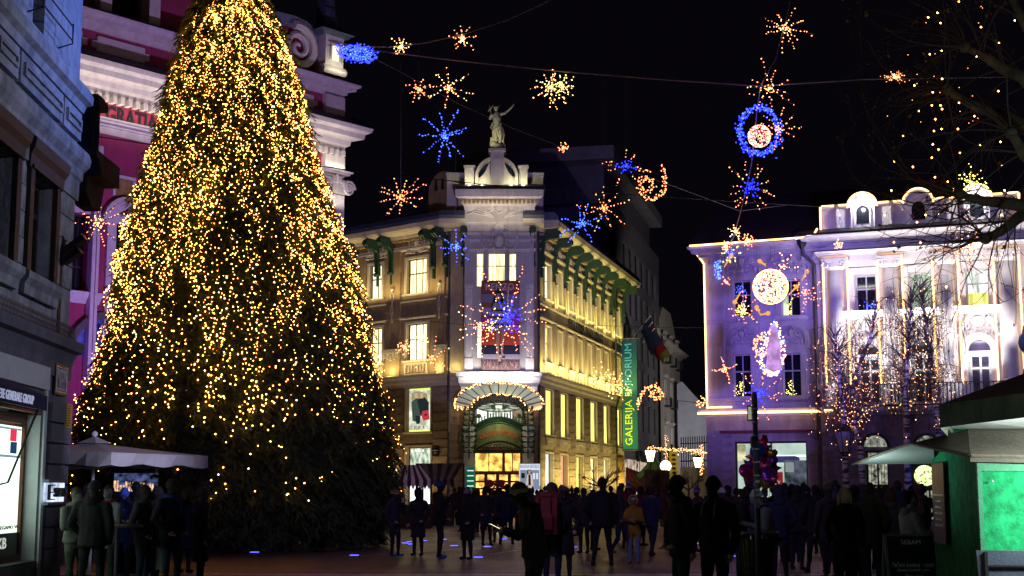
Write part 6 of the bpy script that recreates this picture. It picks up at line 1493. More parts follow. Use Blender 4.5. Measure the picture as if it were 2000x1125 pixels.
OCT = np.array([(1,0,0),(-1,0,0),(0,1,0),(0,-1,0),(0,0,1),(0,0,-1)],float); OT = np.array([(0,2,4),(2,1,4),(1,3,4),(3,0,4),(2,0,5),(1,2,5),(3,1,5),(0,3,5)])
def bulb_mesh(name,P,r_,m):
 P = np.asarray(P,float).reshape(-1,3); rr = np.asarray(r_) * np.ones(len(P))
 V = (P[:,None] + OCT[None] * rr[:,None,None]).reshape(-1,3); T = (OT[None] + (np.arange(len(P)) * 6)[:,None,None]).reshape(-1,3)
 return tri_mesh(name,V,T,m)
one = bulb_mesh('bulb',[(0,0,0)],.02,BULBT)
for i in near: put('bulb',one,lights,tuple(B_[i]))
put('bulbs',bulb_mesh('bulbs',B_[rest],nrg.uniform(.007,.020,len(rest)),BULBT),lights,kind='stuff')

# ------------------------------------------------------------------ stars, spirals and balls on cables
def strand(mb,a,b,n=8,sag=.0,r_=.012):
 mb.tube([a.lerp(b,t / n) - Vector((0,0,sag * 4 * (t / n) * (1 - t / n))) for t in range(n + 1)],r_,4,cap=False)
STAR_N = [0]
def star(px,py,Y,rpx,label,cols,arms=9,seed=None,spread=.55,cable=None,dens=1.0,sq=1.0,br=1.0,wires=True):
 """cols: (inner bulb material, outer bulb material)"""
 STAR_N[0] += 1; r = random.Random(seed if seed is not None else STAR_N[0] * 13); c = W(px,py,Y); R0 = rpx * MPP(Y)
 t = thing('star_light',label,'star light',c,0,'star lights hung over the square')
 inn,out,fr = [],[],MB(); ph = r.uniform(0,6.28)
 for k in range(arms):
  a = ph + 2 * PI * k / arms + r.uniform(-.22,.22); el = r.uniform(-spread,spread); L_ = R0 * r.uniform(.85,1.25) / max(.75,math.cos(el))
  d = Vector((math.cos(a) * math.cos(el),math.sin(el),math.sin(a) * math.cos(el) * sq)); bend = Vector((r.uniform(-1,1),r.uniform(-1,1),r.uniform(-1,1))) * L_ * .12
  def q(s): return d * L_ * s + bend * s * s
  if wires: fr.tube([q(s) for s in (0,.5,1)],.010,3,cap=False)
  n = max(5,int(dens * L_ / (.0021 * Y) * .95))
  for i in range(n):
   s = ((i + r.random() * .8) / n) ** 1.15; j = .00045 * Y
   p = q(s) + Vector((r.gauss(0,j),r.gauss(0,j),r.gauss(0,j)))
   (inn if s < .42 else out).append(tuple(p))
 for i in range(int(10 * dens)): s = R0 * .10; inn.append((r.gauss(0,s),r.gauss(0,s),r.gauss(0,s)))
 b = .00043 * Y * br
 if wires: put('frame',fr.mesh('frame',WIRE),t)
 if cols[0] is cols[1]: put('bulbs',bulb_mesh('bulbs',inn + out,[b * r.uniform(.7,1.25) for _ in inn + out],cols[0]),t,kind='stuff')
 else:
  put('bulbs',bulb_mesh('bulbs',inn,[b * r.uniform(.7,1.25) for _ in inn],cols[0]),t,kind='stuff'); put('bulbs',bulb_mesh('bulbs',out,[b * r.uniform(.7,1.25) for _ in out],cols[1]),t,kind='stuff')
 if cable is not None:
  mb = MB(); e = W(px + cable[2] if len(cable) > 2 else px,cable[0],cable[1]) - c; mb.tube([(0,0,0),e],.006,3,cap=False); put('hanger',mb.mesh('hanger',WIRE),t)
 return t
O,B,K,Bl,Yw = BULBO,BULB,BULBC,BULBB,BULBY
star(903,75,50,27,'warm star on the upper slanting cable, larger of two',(B,O),9)
star(783,91,50,20,'small pale star where the upper cable starts, beside the blue swirl',(Yw,B),9,dens=.9)
star(818,177,50,26,'small orange star hanging left of the long-armed warm star',(O,O),9,cable=(85,50))
star(876,170,50,50,'warm long-armed star hanging above the ice blue star',(B,B),8,cable=(78,50),dens=.9)
star(1076,170,50,38,'dense warm yellow star under the middle of the long cable',(B,B),13,cable=(139,50))
star(1098,168,50.5,26,'greenish yellow star tangled into the dense warm star under the long cable',(Yw,Yw),10)
star(868,265,50,52,'large ice blue star left of the rooftop statue',(K,K),10,cable=(100,50),dens=1.2)
star(783,385,56,50,'wide orange star in front of the dark roofs right of the fir tree',(O,O),11,cable=(120,54),sq=.8)
star(190,435,34,46,'warm star in front of the church window left of the fir tree',(B,O),11,cable=(250,34),dens=.9)
star(890,482,58,30,'small ice blue star in front of the gallery cornice left of the bay',(K,K),8,cable=(230,56),dens=1.2)
star(1100,289,52,11,'tiny orange star alone in the dark sky right of the statue',(O,O),7)
star(1222,325,52,48,'star with blue heart and orange arms beside the orange spiral',(Bl,O),9,cable=(150,52),dens=.9,sq=.75)
star(1180,405,52,48,'tall orange star below the star with the blue heart',(O,O),9,cable=(155,52),dens=.95)
star(1137,437,54,44,'ice blue star in front of the green brackets of the gallery roof',(K,K),8,cable=(290,54),dens=1.1)
star(1532,55,48,46,'warm star at the very top of the steep cable',(B,O),10)
star(1503,172,48,48,'warm star where the long cable meets the steep cable',(B,O),10,dens=.8)
star(1521,252,47,42,'warm star overlapping the blue ring from the right',(O,O),9)
star(1465,365,48,46,'warm star with a blue heart on the steep cable below the blue ring',(Bl,O),15,dens=.9)
star(1437,452,48,16,'tiny warm star clinging to the steep cable above the house eaves',(B,B),6)
star(1460,470,49,16,'small warm star just above the rope light of the lilac house eaves',(B,O),9)
star(1418,482,50,10,'tiny warm star at the lower end of the steep cable',(B,B),6)
star(1428,497,50,22,'small blue and yellow star under the eaves of the lilac house',(K,Yw),8,cable=(470,50))
star(1418,551,50,9,'tiny four pointed star left of the upper window of the lilac house',(O,O),4,cable=(480,50))
star(1452,605,50,34,'warm star in front of the upper left window of the lilac house',(B,O),11,cable=(470,50))
star(1415,722,50,26,'warm four pointed star on the wall side of the lilac house corner',(O,O),4,spread=.1,dens=2,cable=(500,50))
star(1483,770,48,46,'star with a blue heart in front of the lower left window of the lilac house',(Bl,O),11,cable=(520,48))
star(1574,572,50,36,'orange star to the right of the glowing ball',(O,O),11,cable=(475,50))
star(1530,520,50,34,'thin warm star behind the top right of the glowing ball',(B,B),6,dens=.8)
star(992,620,60,78,'big star with blue heart in front of the fashion banner',(Bl,O),15,cable=(290,58),dens=1.0)
star(958,640,60.5,60,'long armed warm star overlapping the legs on the fashion banner',(B,B),13,dens=.75)
star(845,700,62,38,'thin warm star in front of the lit wall lamp left of the bay',(O,O),6,spread=.15,dens=.9,cable=(640,62))
star(790,678,62,15,'small orange star beside the left first floor window of the gallery',(O,O),9)
star(823,660,63,14,'small pale star in front of the left first floor window of the gallery',(Yw,Yw),9)
star(1176,738,70,26,'warm star in front of the first floor ledge of the gallery side',(O,B),10,dens=.9)
star(1207,752,71,28,'warm star overlapping the far end of the gallery ledge',(O,B),10,dens=.9)
star(1895,485,46,56,'large warm star in front of the third palace column',(B,O),15,cable=(390,46))
star(1896,358,46,34,'yellow star above the right dormer of the palace',(Yw,Yw),15,dens=.8)
star(1638,478,50,9,'tiny warm star in front of the left end of the palace frieze',(B,B),6,dens=1.4)
star(1748,150,48,27,'flat warm star at the right end of the long cable',(B,O),11,sq=.55)
star(1410,765,70,16,'flat warm star left of the lilac house corner',(O,O),6,sq=.4) if False else None

def curve_light(label,pts,Y,m,n,name='spiral_light',cat='spiral light',jit=.0016,tube=True,br=1.0,cable=None,grp=None):
 c = W(sum(p[0] for p in pts) / len(pts),sum(p[1] for p in pts) / len(pts),Y); t = thing(name,label,cat,c,0,grp)
 P = [W(x,y,Y) - c for x,y in pts]; r = random.Random(len(pts) * 7 + n)
 cum = [0]
 for a,b in zip(P,P[1:]): cum.append(cum[-1] + (b - a).length)
 out = []
 for i in range(n):
  s = (i + .5) / n * cum[-1]; k = max(0,min(len(P) - 2,next((j for j in range(len(cum) - 1) if cum[j + 1] >= s),len(P) - 2)))
  p = P[k].lerp(P[k + 1],(s - cum[k]) / max(1e-6,cum[k + 1] - cum[k])); j = jit * Y; out.append((p.x + r.gauss(0,j),p.y + r.gauss(0,j),p.z + r.gauss(0,j)))
 b = .00052 * Y * br
 put('bulbs',bulb_mesh('bulbs',out,[b * r.uniform(.7,1.2) for _ in out],m),t,kind='stuff')
 if tube: mb = MB(); mb.tube(P,.012,4); put('frame',mb.mesh('frame',WIRE),t)
 if cable: mb = MB(); mb.tube([P[0],W(pts[0][0],cable[0],cable[1]) - c],.006,3); put('hanger',mb.mesh('hanger',WIRE),t)
 return t
def sp(cx,cy,r0,r1,a0,turns,n=40,sx=1,sy=1): return [(cx + sx * (r0 + (r1 - r0) * i / n) * math.cos(a0 + turns * 2 * PI * i / n),cy + sy * (r0 + (r1 - r0) * i / n) * math.sin(a0 + turns * 2 * PI * i / n)) for i in range(n + 1)]
curve_light('warm spiral with a long tail beside the star with the blue heart',[(1293,326),(1299,345),(1299,365),(1293,380),(1280,389),(1266,389),(1254,378),(1249,362),(1252,350),(1262,347),(1274,352),(1276,364),(1268,373),(1260,370)],52,O,120,jit=.0011,grp='spiral lights')
curve_light('warm crozier shaped spiral beside the vertical banner',[(1246,796),(1247,782),(1253,768),(1264,757),(1278,754),(1289,760),(1293,770),(1288,779),(1278,780),(1271,773),(1276,766),(1285,767)],70,O,110,jit=.0008,grp='spiral lights')
sw = sp(700,103,3,44,0,2.6,60,1,.42); c_ = []
curve_light('bright blue swirl of lights beside the lit church niche',[(x,y + (x - 700) * .14) for x,y in sw],48,BULBB,300,'swirl_light','swirl light',jit=.0009,br=1.1)
curve_light('ice white inner glints of the blue swirl beside the church',[(x * .7 + 700 * .3,y * .7 + 103 * .3 + (x - 700) * .1) for x,y in sw],48.1,BULBC,110,'swirl_light','swirl light',jit=.0008)
ring = [(1482 + 38 * math.cos(a),256 + 46 * math.sin(a)) for a in [i * 2 * PI / 40 for i in range(41)]]
curve_light('blue ring of lights hanging round the glittering pink ball',ring,47.5,BULBB,260,'ring_light','ring light',jit=.0016,br=1.25)
curve_light('ice blue glints along the blue ring round the pink ball',ring,47.4,BULBC,70,'ring_light','ring light',jit=.0012,tube=False)
def ball(px,py,Y,rpx,m,n,label,m2=None,cable=None):
 c = W(px,py,Y); R0 = rpx * MPP(Y); t = thing('light_ball',label,'light ball',c); r = random.Random(n)
 P = []
 for i in range(n):
  z = r.uniform(-1,1); a = r.uniform(0,2 * PI); k = math.sqrt(1 - z * z); P.append((R0 * k * math.cos(a),R0 * k * math.sin(a),R0 * z))
 h = int(n * .3) if m2 else 0
 put('bulbs',bulb_mesh('bulbs',P[h:],.00048 * Y,m),t,kind='stuff')
 if h: put('bulbs',bulb_mesh('bulbs',P[:h],.00048 * Y,m2),t,kind='stuff')
 mb = MB()
 for k in range(6): a = k * PI / 6; mb.tube([(R0 * .96 * math.cos(b) * math.cos(a),R0 * .96 * math.cos(b) * math.sin(a),R0 * .96 * math.sin(b)) for b in [i * PI / 10 for i in range(20)]],.012,3,closed=True)
 put('wire_cage',mb.mesh('wire_cage',WIRE),t)
 if cable: mb = MB(); mb.tube([(0,0,R0),W(px + cable[2],cable[0],cable[1]) - c],.008,3); mb.box(-.12,.12,-.1,.1,R0,R0 + .3); put('hanger',mb.mesh('hanger',WIRE),t)
ball(1483,266,47.6,22,BULBP,380,'glittering pink ball inside the blue ring',BULB)
ball(1505,560,49,34,BULB,950,'big glowing golden ball in front of the lilac house',None,(480,49,0))
# rocket-like figure: pale translucent body outlined by lights with a small loop beside it
c = W(1510,680,49); t = thing('figure_light','pale bottle shaped figure outlined in lights between the lower windows of the lilac house','light figure',c)
OUT = [(1513,630),(1507,645),(1499,660),(1492,680),(1486,700),(1488,715),(1498,726),(1510,731),(1521,722),(1529,706),(1530,690),(1527,668),(1521,650),(1513,630)]
def dense(pts,n,Y,c,j,seed=1):
 r = random.Random(seed); P = [W(x,y,Y) - c for x,y in pts]; out = []
 for i in range(n): s = (i + r.random()) / n * (len(P) - 1); k = min(int(s),len(P) - 2); p = P[k].lerp(P[k + 1],s - k); out.append((p.x + r.gauss(0,j),p.y + r.gauss(0,j),p.z + r.gauss(0,j)))
 return out
put('bulbs',bulb_mesh('bulbs',dense(OUT,170,49,c,.06),.026,BULB),t,kind='stuff'); put('bulbs',bulb_mesh('bulbs',dense(OUT,80,49,c,.05,2) + dense([(1513,640),(1511,700)],40,49,c,.05),.026,BULBC),t,kind='stuff')
put('bulbs',bulb_mesh('bulbs',dense([(1500,722),(1510,727),(1520,718)],60,49,c,.09,3),.03,BULB),t,kind='stuff')
lp = [(1488 + 13 * math.cos(a),676 + 18 * math.sin(a)) for a in [i * PI / 8 for i in range(17)]]
put('loop_bulbs',bulb_mesh('loop_bulbs',dense(lp,110,49,c,.05,4),.026,BULBO),t,kind='stuff')
mb = MB(); mb.lathe([(.02,.85),(.14,.7),(.2,.3),(.26,0),(.24,-.3),(.3,-.7),(.1,-.82)],(.02,0,0),12); put('body',mb.mesh('body',emit('pale_lit_body',(.72,.38,.9),.85,((3,3,3),.6,1.3)),True),t)
mb = MB(); mb.tube([(0,0,.85),W(1513,480,49) - c],.006,3); put('hanger',mb.mesh('hanger',WIRE),t)
curve_light('small vertical blue drop of lights under the eaves at the lilac house corner',[(1401,510),(1398,520),(1399,532),(1403,546),(1406,536),(1405,522),(1401,510)],50,K,70,'drop_light','drop light',jit=.001,cable=(490,50))
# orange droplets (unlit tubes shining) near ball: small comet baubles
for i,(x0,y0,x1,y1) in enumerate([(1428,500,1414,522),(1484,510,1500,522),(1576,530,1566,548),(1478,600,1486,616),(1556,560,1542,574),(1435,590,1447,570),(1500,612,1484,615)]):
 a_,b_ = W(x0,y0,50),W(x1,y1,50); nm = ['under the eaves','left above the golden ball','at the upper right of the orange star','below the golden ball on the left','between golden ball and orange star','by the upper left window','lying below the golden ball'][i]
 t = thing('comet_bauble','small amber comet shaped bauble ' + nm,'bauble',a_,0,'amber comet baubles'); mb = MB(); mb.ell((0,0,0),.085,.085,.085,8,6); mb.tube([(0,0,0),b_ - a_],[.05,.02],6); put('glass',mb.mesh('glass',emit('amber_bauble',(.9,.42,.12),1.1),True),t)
 mb = MB(); mb.tube([(0,0,.08),W(x0,482,50) - a_],.005,3); put('hanger',mb.mesh('hanger',WIRE),t)
# garlands across the side street
for pts,n,lab in (([(1264,874),(1290,877),(1320,878),(1350,880),(1371,879)],150,'warm light garland stretched across the side street above the lanterns'),([(1300,852),(1301,880),(1301,905),(1300,930)],60,'hanging light strand behind the round globe lamp'),([(1371,868),(1371,900),(1370,928)],70,'hanging light strand beside the lilac house corner'),([(1350,884),(1382,886)],40,'short light garland reaching the lilac house corner')):
 curve_light(lab,pts,92 if pts[0][0] < 1340 else 80,B,n,'light_garland','light garland',jit=.0006,br=.45,grp='garlands of the side street')
curve_light('flat warm cluster of bulbs left of the lilac house corner',[(1362,789),(1372,791),(1381,788)],70,O,26,'light_garland','light garland',jit=.0009); curve_light('thin rising strand of bulbs touching the lilac house corner',[(1370,774),(1376,780),(1383,786)],70,O,12,'light_garland','light garland',jit=.0005)
# cables
CN = [0]
def cable(pts,label,r_=.018,m=None,sag=0.0):
 P = [W(x,y,Y) for x,y,Y in pts]; c = P[0].copy(); mb = MB(); Q_ = []
 for a,b in zip(P,P[1:]):
  n = 6
  for i in range(n): Q_.append(a.lerp(b,i / n) - c - Vector((0,0,sag * 4 * (i / n) * (1 - i / n))))
 Q_.append(P[-1] - c); mb.tube(Q_,r_,4); t = thing('cable',label,'cable',c,0,'cables over the square'); put('wire',mb.mesh('wire',m or WIRE),t); return t
LC = mat('silvery_cable',(.4,.4,.5),.4,5,.1,0,.3)
cable([(640,88,66),(760,92,50),(830,84,50),(903,68,50),(995,38,50),(1080,-2,50),(1180,-60,50)],'upper cable rising to the right with two stars on it',m=LC)
cable([(640,78,66),(740,100,50),(885,118,50),(1100,140,50),(1300,156,49),(1485,168,48),(1690,155,48),(1990,150,48),(2300,140,48)],'long pale cable crossing the sky from the church to the right',.02,LC)
cable([(672,84,66),(770,134,52),(900,205,52),(1000,250,52),(1100,288,52),(1220,330,52),(1300,358,52),(1445,412,58),(1540,400,60)],'cable slanting down behind the rooftop statue',.014)
cable([(1550,-60,48),(1540,20,48),(1515,115,48),(1485,168,48),(1478,220,48),(1468,320,48),(1450,400,48),(1432,465,49),(1408,500,56),(1385,560,62)],'steep cable carrying the warm stars down to the lilac house',.02,LC)
cable([(-60,228,22),(160,262,32),(400,298,36),(700,334,40),(1000,366,44),(1300,385,50),(1620,405,58)],'black cable crossing in front of the fir tree',.014,IRON)
cable([(1052,632,84),(1300,640,70),(1380,640,62)],'thin cable from the gallery corner to the lilac house',.012,IRON); cable([(1100,745,86),(1180,765,80),(1390,790,62)],'low cable from the gallery side to the lilac house ledge',.012,IRON)
cable([(735,605,50),(790,622,58),(880,632,60),(1000,640,60),(1080,600,70)],'cable of the banner stars in front of the bay',.01,IRON)

# ------------------------------------------------------------------ bare trees
def grow(mb,p,d,L_,r_,dep,rn,up=.1,kids=(2,3),curl=.25,tips=None,shrink=.68,n=4,ang=.7,sides=5):
 pts = [p.copy()]; rs = [r_]; dd = d.copy()
 for i in range(n):
  dd = (dd + Vector((rn.gauss(0,curl),rn.gauss(0,curl),rn.gauss(0,curl) + up)) * .35).normalized(); pts.append(pts[-1] + dd * L_ / n); rs.append(r_ * (1 - .35 * (i + 1) / n))
 mb.tube(pts,rs,sides if r_ > .03 else 3,cap=False)
 if dep == 0:
  if tips is not None: tips.append((pts[-1],dd)); tips.append((pts[n // 2],dd))
  return
 for k in range(rn.randint(*kids)):
  s = rn.uniform(.45,1.0); q = pts[min(n,int(s * n) + 0)]; v = Vector((rn.gauss(0,1),rn.gauss(0,1),rn.gauss(0,.7))).normalized(); nd = (dd + v * ang).normalized()
  grow(mb,q,nd,L_ * shrink * rn.uniform(.8,1.2),r_ * .6,dep - 1,rn,up,kids,curl,tips,shrink,n,ang,sides)
BIRCH = bpy.data.materials.new('birch_bark'); BIRCH.use_nodes = True
N = BIRCH.node_tree.nodes; L = BIRCH.node_tree.links; tc = N.new('ShaderNodeTexCoord'); mp = N.new('ShaderNodeMapping'); mp.inputs['Scale'].default_value = (1.5,1.5,9); nz = N.new('ShaderNodeTexNoise'); nz.inputs['Scale'].default_value = 1; nz.inputs['Detail'].default_value = 4; cr = N.new('ShaderNodeValToRGB')
cr.color_ramp.elements[0].position = .47; cr.color_ramp.elements[1].position = .53; cr.color_ramp.elements[0].color = (.05,.04,.04,1); cr.color_ramp.elements[1].color = (.6,.58,.55,1)
L.new(tc.outputs['Object'],mp.inputs[0]); L.new(mp.outputs[0],nz.inputs['Vector']); L.new(nz.outputs['Fac'],cr.inputs['Fac']); L.new(cr.outputs['Color'],N['Principled BSDF'].inputs['Base Color'])
TWIG = mat('brown_twigs',(.07,.05,.04),.85,6,.3,0)
LEAFM = mat('dead_brown_leaves',(.22,.11,.045),.8,9,.5,0)
def birch(px,Y,htop,label,trunk_pts,nh,spreadpx,ytop,ybot,nbulb,seed):
 g0_ = gpx(px,Y); t = thing('birch_tree',label,'tree',(g0_.x,Y,0),0,'birches in front of the palace'); o_ = Vector((g0_.x,Y,0)); r = random.Random(seed)
 pts = [W(x,y,Y) - o_ for x,y in trunk_pts]; pts[0].z = 0; n = len(pts); mb = MB(); mb.tube(pts,[.13 * (1 - .75 * i / (n - 1)) for i in range(n)],9); put('trunk',mb.mesh('trunk',BIRCH,True),t)
 mb = MB(); tw_ = MB(); leaf = []; bl = []
 for i in range(nh):
  s = r.uniform(.35,1.0) * (n - 1); k = min(int(s),n - 2); p = pts[k].lerp(pts[k + 1],s - k)
  a = r.uniform(0,2 * PI); R0 = spreadpx * MPP(Y) * r.uniform(.2,1)
  top = p + Vector((R0 * .6 * math.cos(a),R0 * .6 * math.sin(a),R0 * r.uniform(.2,.9))); e = p + Vector((R0 * math.cos(a),R0 * math.sin(a),R0 * r.uniform(.0,.7)))
  if i % 3 == 0: mb.tube([p,p.lerp(top,.55) + Vector((0,0,.1)),top,e],[.022,.014,.009,.005],4,cap=False)
  # weeping twigs
  zb = W(px,r.uniform(ybot - 120,ybot),Y).z; q = e.copy() if i % 3 == 0 else top.lerp(e,r.random())
  L_ = max(.4,min(q.z - zb,r.uniform(1.0,4.5))); m_ = 6; P = [q]
  for j in range(m_): P.append(P[-1] + Vector((r.gauss(0,.06),r.gauss(0,.06),-L_ / m_)))
  tw_.tube(P,[.006] * 2 + [.004] * (m_ - 1),3,cap=False)
  for j in range(5): v = P[r.randint(0,m_)] + Vector((r.gauss(0,.04),r.gauss(0,.04),r.gauss(0,.2))); leaf.append(v)
  if r.random() < nbulb / nh: bl += [tuple(P[r.randint(0,m_)] + Vector((0,-.03,0))) for _ in range(2)]
 put('branches',mb.mesh('branches',TWIG),t,kind='stuff'); put('twigs',tw_.mesh('twigs',TWIG),t,kind='stuff')
 lb = MB()
 for v in leaf: s = r.uniform(.025,.06); a = Vector((r.gauss(0,1),r.gauss(0,1),r.gauss(0,1))).normalized(); b = a.orthogonal().normalized(); lb.poly([v,v + a * s + b * s * .5,v + a * s * 1.8,v + a * s - b * s * .5])
 put('leaves',lb.mesh('leaves',LEAFM),t,kind='stuff')
 f = thing('birch_fairy_lights','fairy lights in the ' + label,'fairy lights',o_,0,'fairy lights in the birches'); put('bulbs',bulb_mesh('bulbs',bl,[r.uniform(.008,.017) for _ in bl],BULB),f,kind='stuff')
birch(1652,50,9,'birch with drooping twigs nearest the lilac house',[(1652,957),(1650,850),(1645,780),(1635,700),(1630,640)],230,62,560,900,150,21)
birch(1773,49,10,'birch whose pale trunk stands left of the market parasol',[(1773,957),(1771,860),(1769,760),(1772,700),(1776,640),(1782,570)],230,85,560,880,110,22)
birch(1832,50,9,'birch whose trunk disappears behind the market parasol',[(1830,957),(1834,850),(1826,770),(1815,690),(1808,620),(1795,560)],200,80,560,860,110,23)
birch(1716,51,9,'slender birch rising before the first palace column',[(1690,957),(1680,870),(1662,800),(1668,740),(1700,660),(1712,590)],150,70,560,900,160,24)
# small pruned street trees
for px,Y,h,s,lab in ((1180,78,2.9,1,'small bare tree in front of the gallery ground floor'),(1262,92,2.6,2,'bare shrub tree under the lantern before the red awning'),(1301,88,2.8,3,'bare tree around the round globe lamp'),(1345,92,2.8,4,'bare tree between the two right lanterns')):
 g_ = gpx(px,Y); t = thing('bare_street_tree',lab,'tree',(g_.x,Y,0),0,'small pruned trees of the side street'); mb = MB(); rn = random.Random(s + 40)
 mb.tube([(0,0,0),(0,0,h * .6)],[.09,.07],7); put('trunk',mb.mesh('trunk',TWIG),t); mb = MB()
 for k in range(7): a = k * .9; grow(mb,Vector((0,0,h * .58)),Vector((math.cos(a),math.sin(a),.75)).normalized(),1.1,.045,3,rn,.12,(2,3),.35,None,.62,3,.65)
 put('crown',mb.mesh('crown',TWIG),t,kind='stuff')
# plane tree reaching in from the right
PY = 22.0
tr = gpx(2110,PY); t = thing('plane_tree','dark pollarded plane tree reaching in from the right with a few brown leaves','tree',(tr.x,PY,0)); o_ = Vector((tr.x,PY,0)); BARK = mat('plane_bark',(.10,.09,.065),.85,5,.6,.5)
mb = MB(); mb.tube([(0,0,0),(.1,0,2),W(2090,500,PY) - o_,W(2080,250,PY) - o_],[.3,.27,.2,.16],10); put('trunk',mb.mesh('trunk',BARK,True),t)
rn = random.Random(77); tw_ = MB(); lv = []; big = MB()
limbs = [[(2085,330,22),(2000,245,22),(1960,225,21.8),(1915,212,21.6),(1880,195,21.5),(1848,174,21.4)],[(2085,260,22),(2000,152,22),(1960,135,22),(1920,108,22),(1885,92,22)],[(2085,440,22),(2000,402,21.6),(1960,396,21.4),(1915,392,21.3),(1875,380,21.2)],
         [(2085,430,22),(2010,410,21.8),(1985,428,21.6),(1955,452,21.4),(1925,466,21.4)],[(2060,200,22),(2010,60,22),(1960,-40,22)],[(2085,370,22),(2000,300,20),(1975,260,19.6)]]
for li,L_ in enumerate(limbs):
 P = [W(*q) - o_ for q in L_]; n = len(P); big.tube(P,[.13 - .075 * i / (n - 1) for i in range(n)],8)
 big.ell(P[-1],.1,.1,.09,8,6)
 starts = [P[-1]] * 9 + [P[k] for k in range(1,n)] * 3
 for q in starts:
  a = rn.uniform(-.3,1.5) if rn.random() < .75 else rn.uniform(-1.5,2.6); d = Vector((-math.cos(a),rn.uniform(-.5,.5),math.sin(a))).normalized(); Ln = rn.uniform(.6,1.75); pts = [q]; m_ = 9; droop = rn.uniform(.02,.14)
  if li in (2,3): d.z = abs(d.z) * rn.choice((1,.5,-.6))
  for j in range(m_): d = (d + Vector((rn.gauss(0,.08),rn.gauss(0,.08),-droop + rn.gauss(0,.06)))).normalized(); pts.append(pts[-1] + d * Ln / m_)
  tw_.tube(pts,[.014 * (1 - .7 * j / m_) for j in range(m_ + 1)],3,cap=False)
  for k in range(rn.randint(1,3)):
   j = rn.randint(2,m_ - 1); dd = (d + Vector((rn.gauss(0,.6),rn.gauss(0,.6),rn.gauss(0,.6)))).normalized(); pp = [pts[j]]
   for _ in range(4): dd = (dd + Vector((rn.gauss(0,.15),0,rn.gauss(0,.15) - .05))).normalized(); pp.append(pp[-1] + dd * Ln * .13)
   tw_.tube(pp,[.006,.005,.005,.004,.003],3,cap=False)
  if rn.random() < .5: lv.append(pts[-rn.randint(1,3)])
put('limbs',big.mesh('limbs',BARK,True),t,kind='stuff')
# long arching twigs
for P in ([(1860,380),(1780,350),(1700,240),(1672,120),(1655,12)],[(1870,385),(1800,350),(1740,290),(1690,200),(1680,60),(1680,0)],[(1860,375),(1730,330),(1690,290),(1665,230),(1655,180)],[(1850,172),(1790,185),(1740,150),(1700,90),(1665,40)],[(1850,176),(1800,200),(1740,205),(1690,190)],[(1885,92),(1800,85),(1740,62),(1690,30)],[(1885,90),(1840,40),(1780,0),(1740,-20)],[(1905,395),(1800,400),(1700,370),(1660,330),(1640,270)],
          [(1960,396),(1880,480),(1800,468),(1740,462),(1690,440)],[(1970,410),(1930,520),(1960,590),(2000,560)],[(1925,466),(1860,470),(1790,450),(1720,440)],[(1915,392),(1850,430),(1760,395),(1700,362)],[(1848,174),(1855,100),(1830,40),(1800,-10)],[(1848,176),(1900,120),(1930,60),(1960,0)],[(1848,176),(1870,260),(1920,285),(1990,285)]):
 pp = [W(x,y,rn.uniform(20.6,21.6)) - o_ for x,y in P]; Q_ = []
 for i in range(len(pp) - 1):
  for s in (0,.25,.5,.75):
   p0,p1,p2,p3 = pp[max(i - 1,0)],pp[i],pp[i + 1],pp[min(i + 2,len(pp) - 1)]
   Q_.append(.5 * ((2 * p1) + (p2 - p0) * s + (2 * p0 - 5 * p1 + 4 * p2 - p3) * s * s + (3 * p1 - p0 - 3 * p2 + p3) * s ** 3) + Vector((rn.gauss(0,.012),0,rn.gauss(0,.012))))
 Q_.append(pp[-1]); tw_.tube(Q_,[.013 * (1 - .75 * j / len(Q_)) for j in range(len(Q_))],4,cap=False)
 for q in Q_[2::3]:
  dd = Vector((rn.gauss(-.4,.6),rn.gauss(0,.4),rn.gauss(0,.7))).normalized(); ppp = [q]
  for _ in range(4): dd = (dd + Vector((rn.gauss(0,.2),0,rn.gauss(0,.2)))).normalized(); ppp.append(ppp[-1] + dd * .09)
  tw_.tube(ppp,.004,3,cap=False)
  if rn.random() < .35: lv.append(ppp[-1])
 lv.append(Q_[-1])
put('twigs',tw_.mesh('twigs',TWIG),t,kind='stuff')
lb = MB()
for v in lv:
 for _ in range(rn.randint(1,3)):
  s = rn.uniform(.025,.055); c_ = v + Vector((rn.gauss(0,.03),rn.gauss(0,.03),-.03 + rn.gauss(0,.04))); e1 = Vector((rn.gauss(0,1),rn.gauss(0,.5),rn.gauss(0,1))).normalized(); e2 = e1.orthogonal().normalized(); nn = e1.cross(e2)
  fold = rn.uniform(.2,.6); pts = []
  for k,(ra,an) in enumerate([(1,0),(.5,.5),(.95,.9),(.5,1.5),(.8,2.2),(.3,3.14),(.8,4.1),(.5,4.8),(.95,5.4),(.5,5.8)]): pts.append(c_ + (e1 * math.cos(an) + e2 * math.sin(an)) * ra * s + nn * abs(math.sin(an)) * fold * s)
  lb._a([c_] + pts,[(0,i + 1,(i + 1) % 10 + 1) for i in range(10)],0)
put('leaves',lb.mesh('leaves',LEAFM),t,kind='stuff')
PB = [(1831,25),(1813,34),(1916,53),(1837,45),(1873,3),(1982,40),(1951,84),(1907,110),(1839,99),(1816,106),(1840,154),(1786,167),(1822,180),(1873,201),(1837,206),(1820,206),(1840,213),(1795,217),(1903,227),(1827,233),(1824,256),(1764,266),(1871,252),(1839,252),(1822,282),(1833,292),(1875,299),(1914,284),(1954,277),(1747,315),(1820,308),(1783,326),(1826,346),(1851,355),(1957,324),(1741,372),(1962,372),(1901,343),(1950,178),(1728,420),(1808,420),(1834,419),(1791,434),(1746,473),(1798,474),(1848,560),(1804,486),(1956,497),(1979,492),(1956,420)]
t = thing('plane_tree_lights','scattered single warm bulbs hanging in the dark plane tree','fairy lights',W(1830,250,21),0); c = W(1830,250,21)
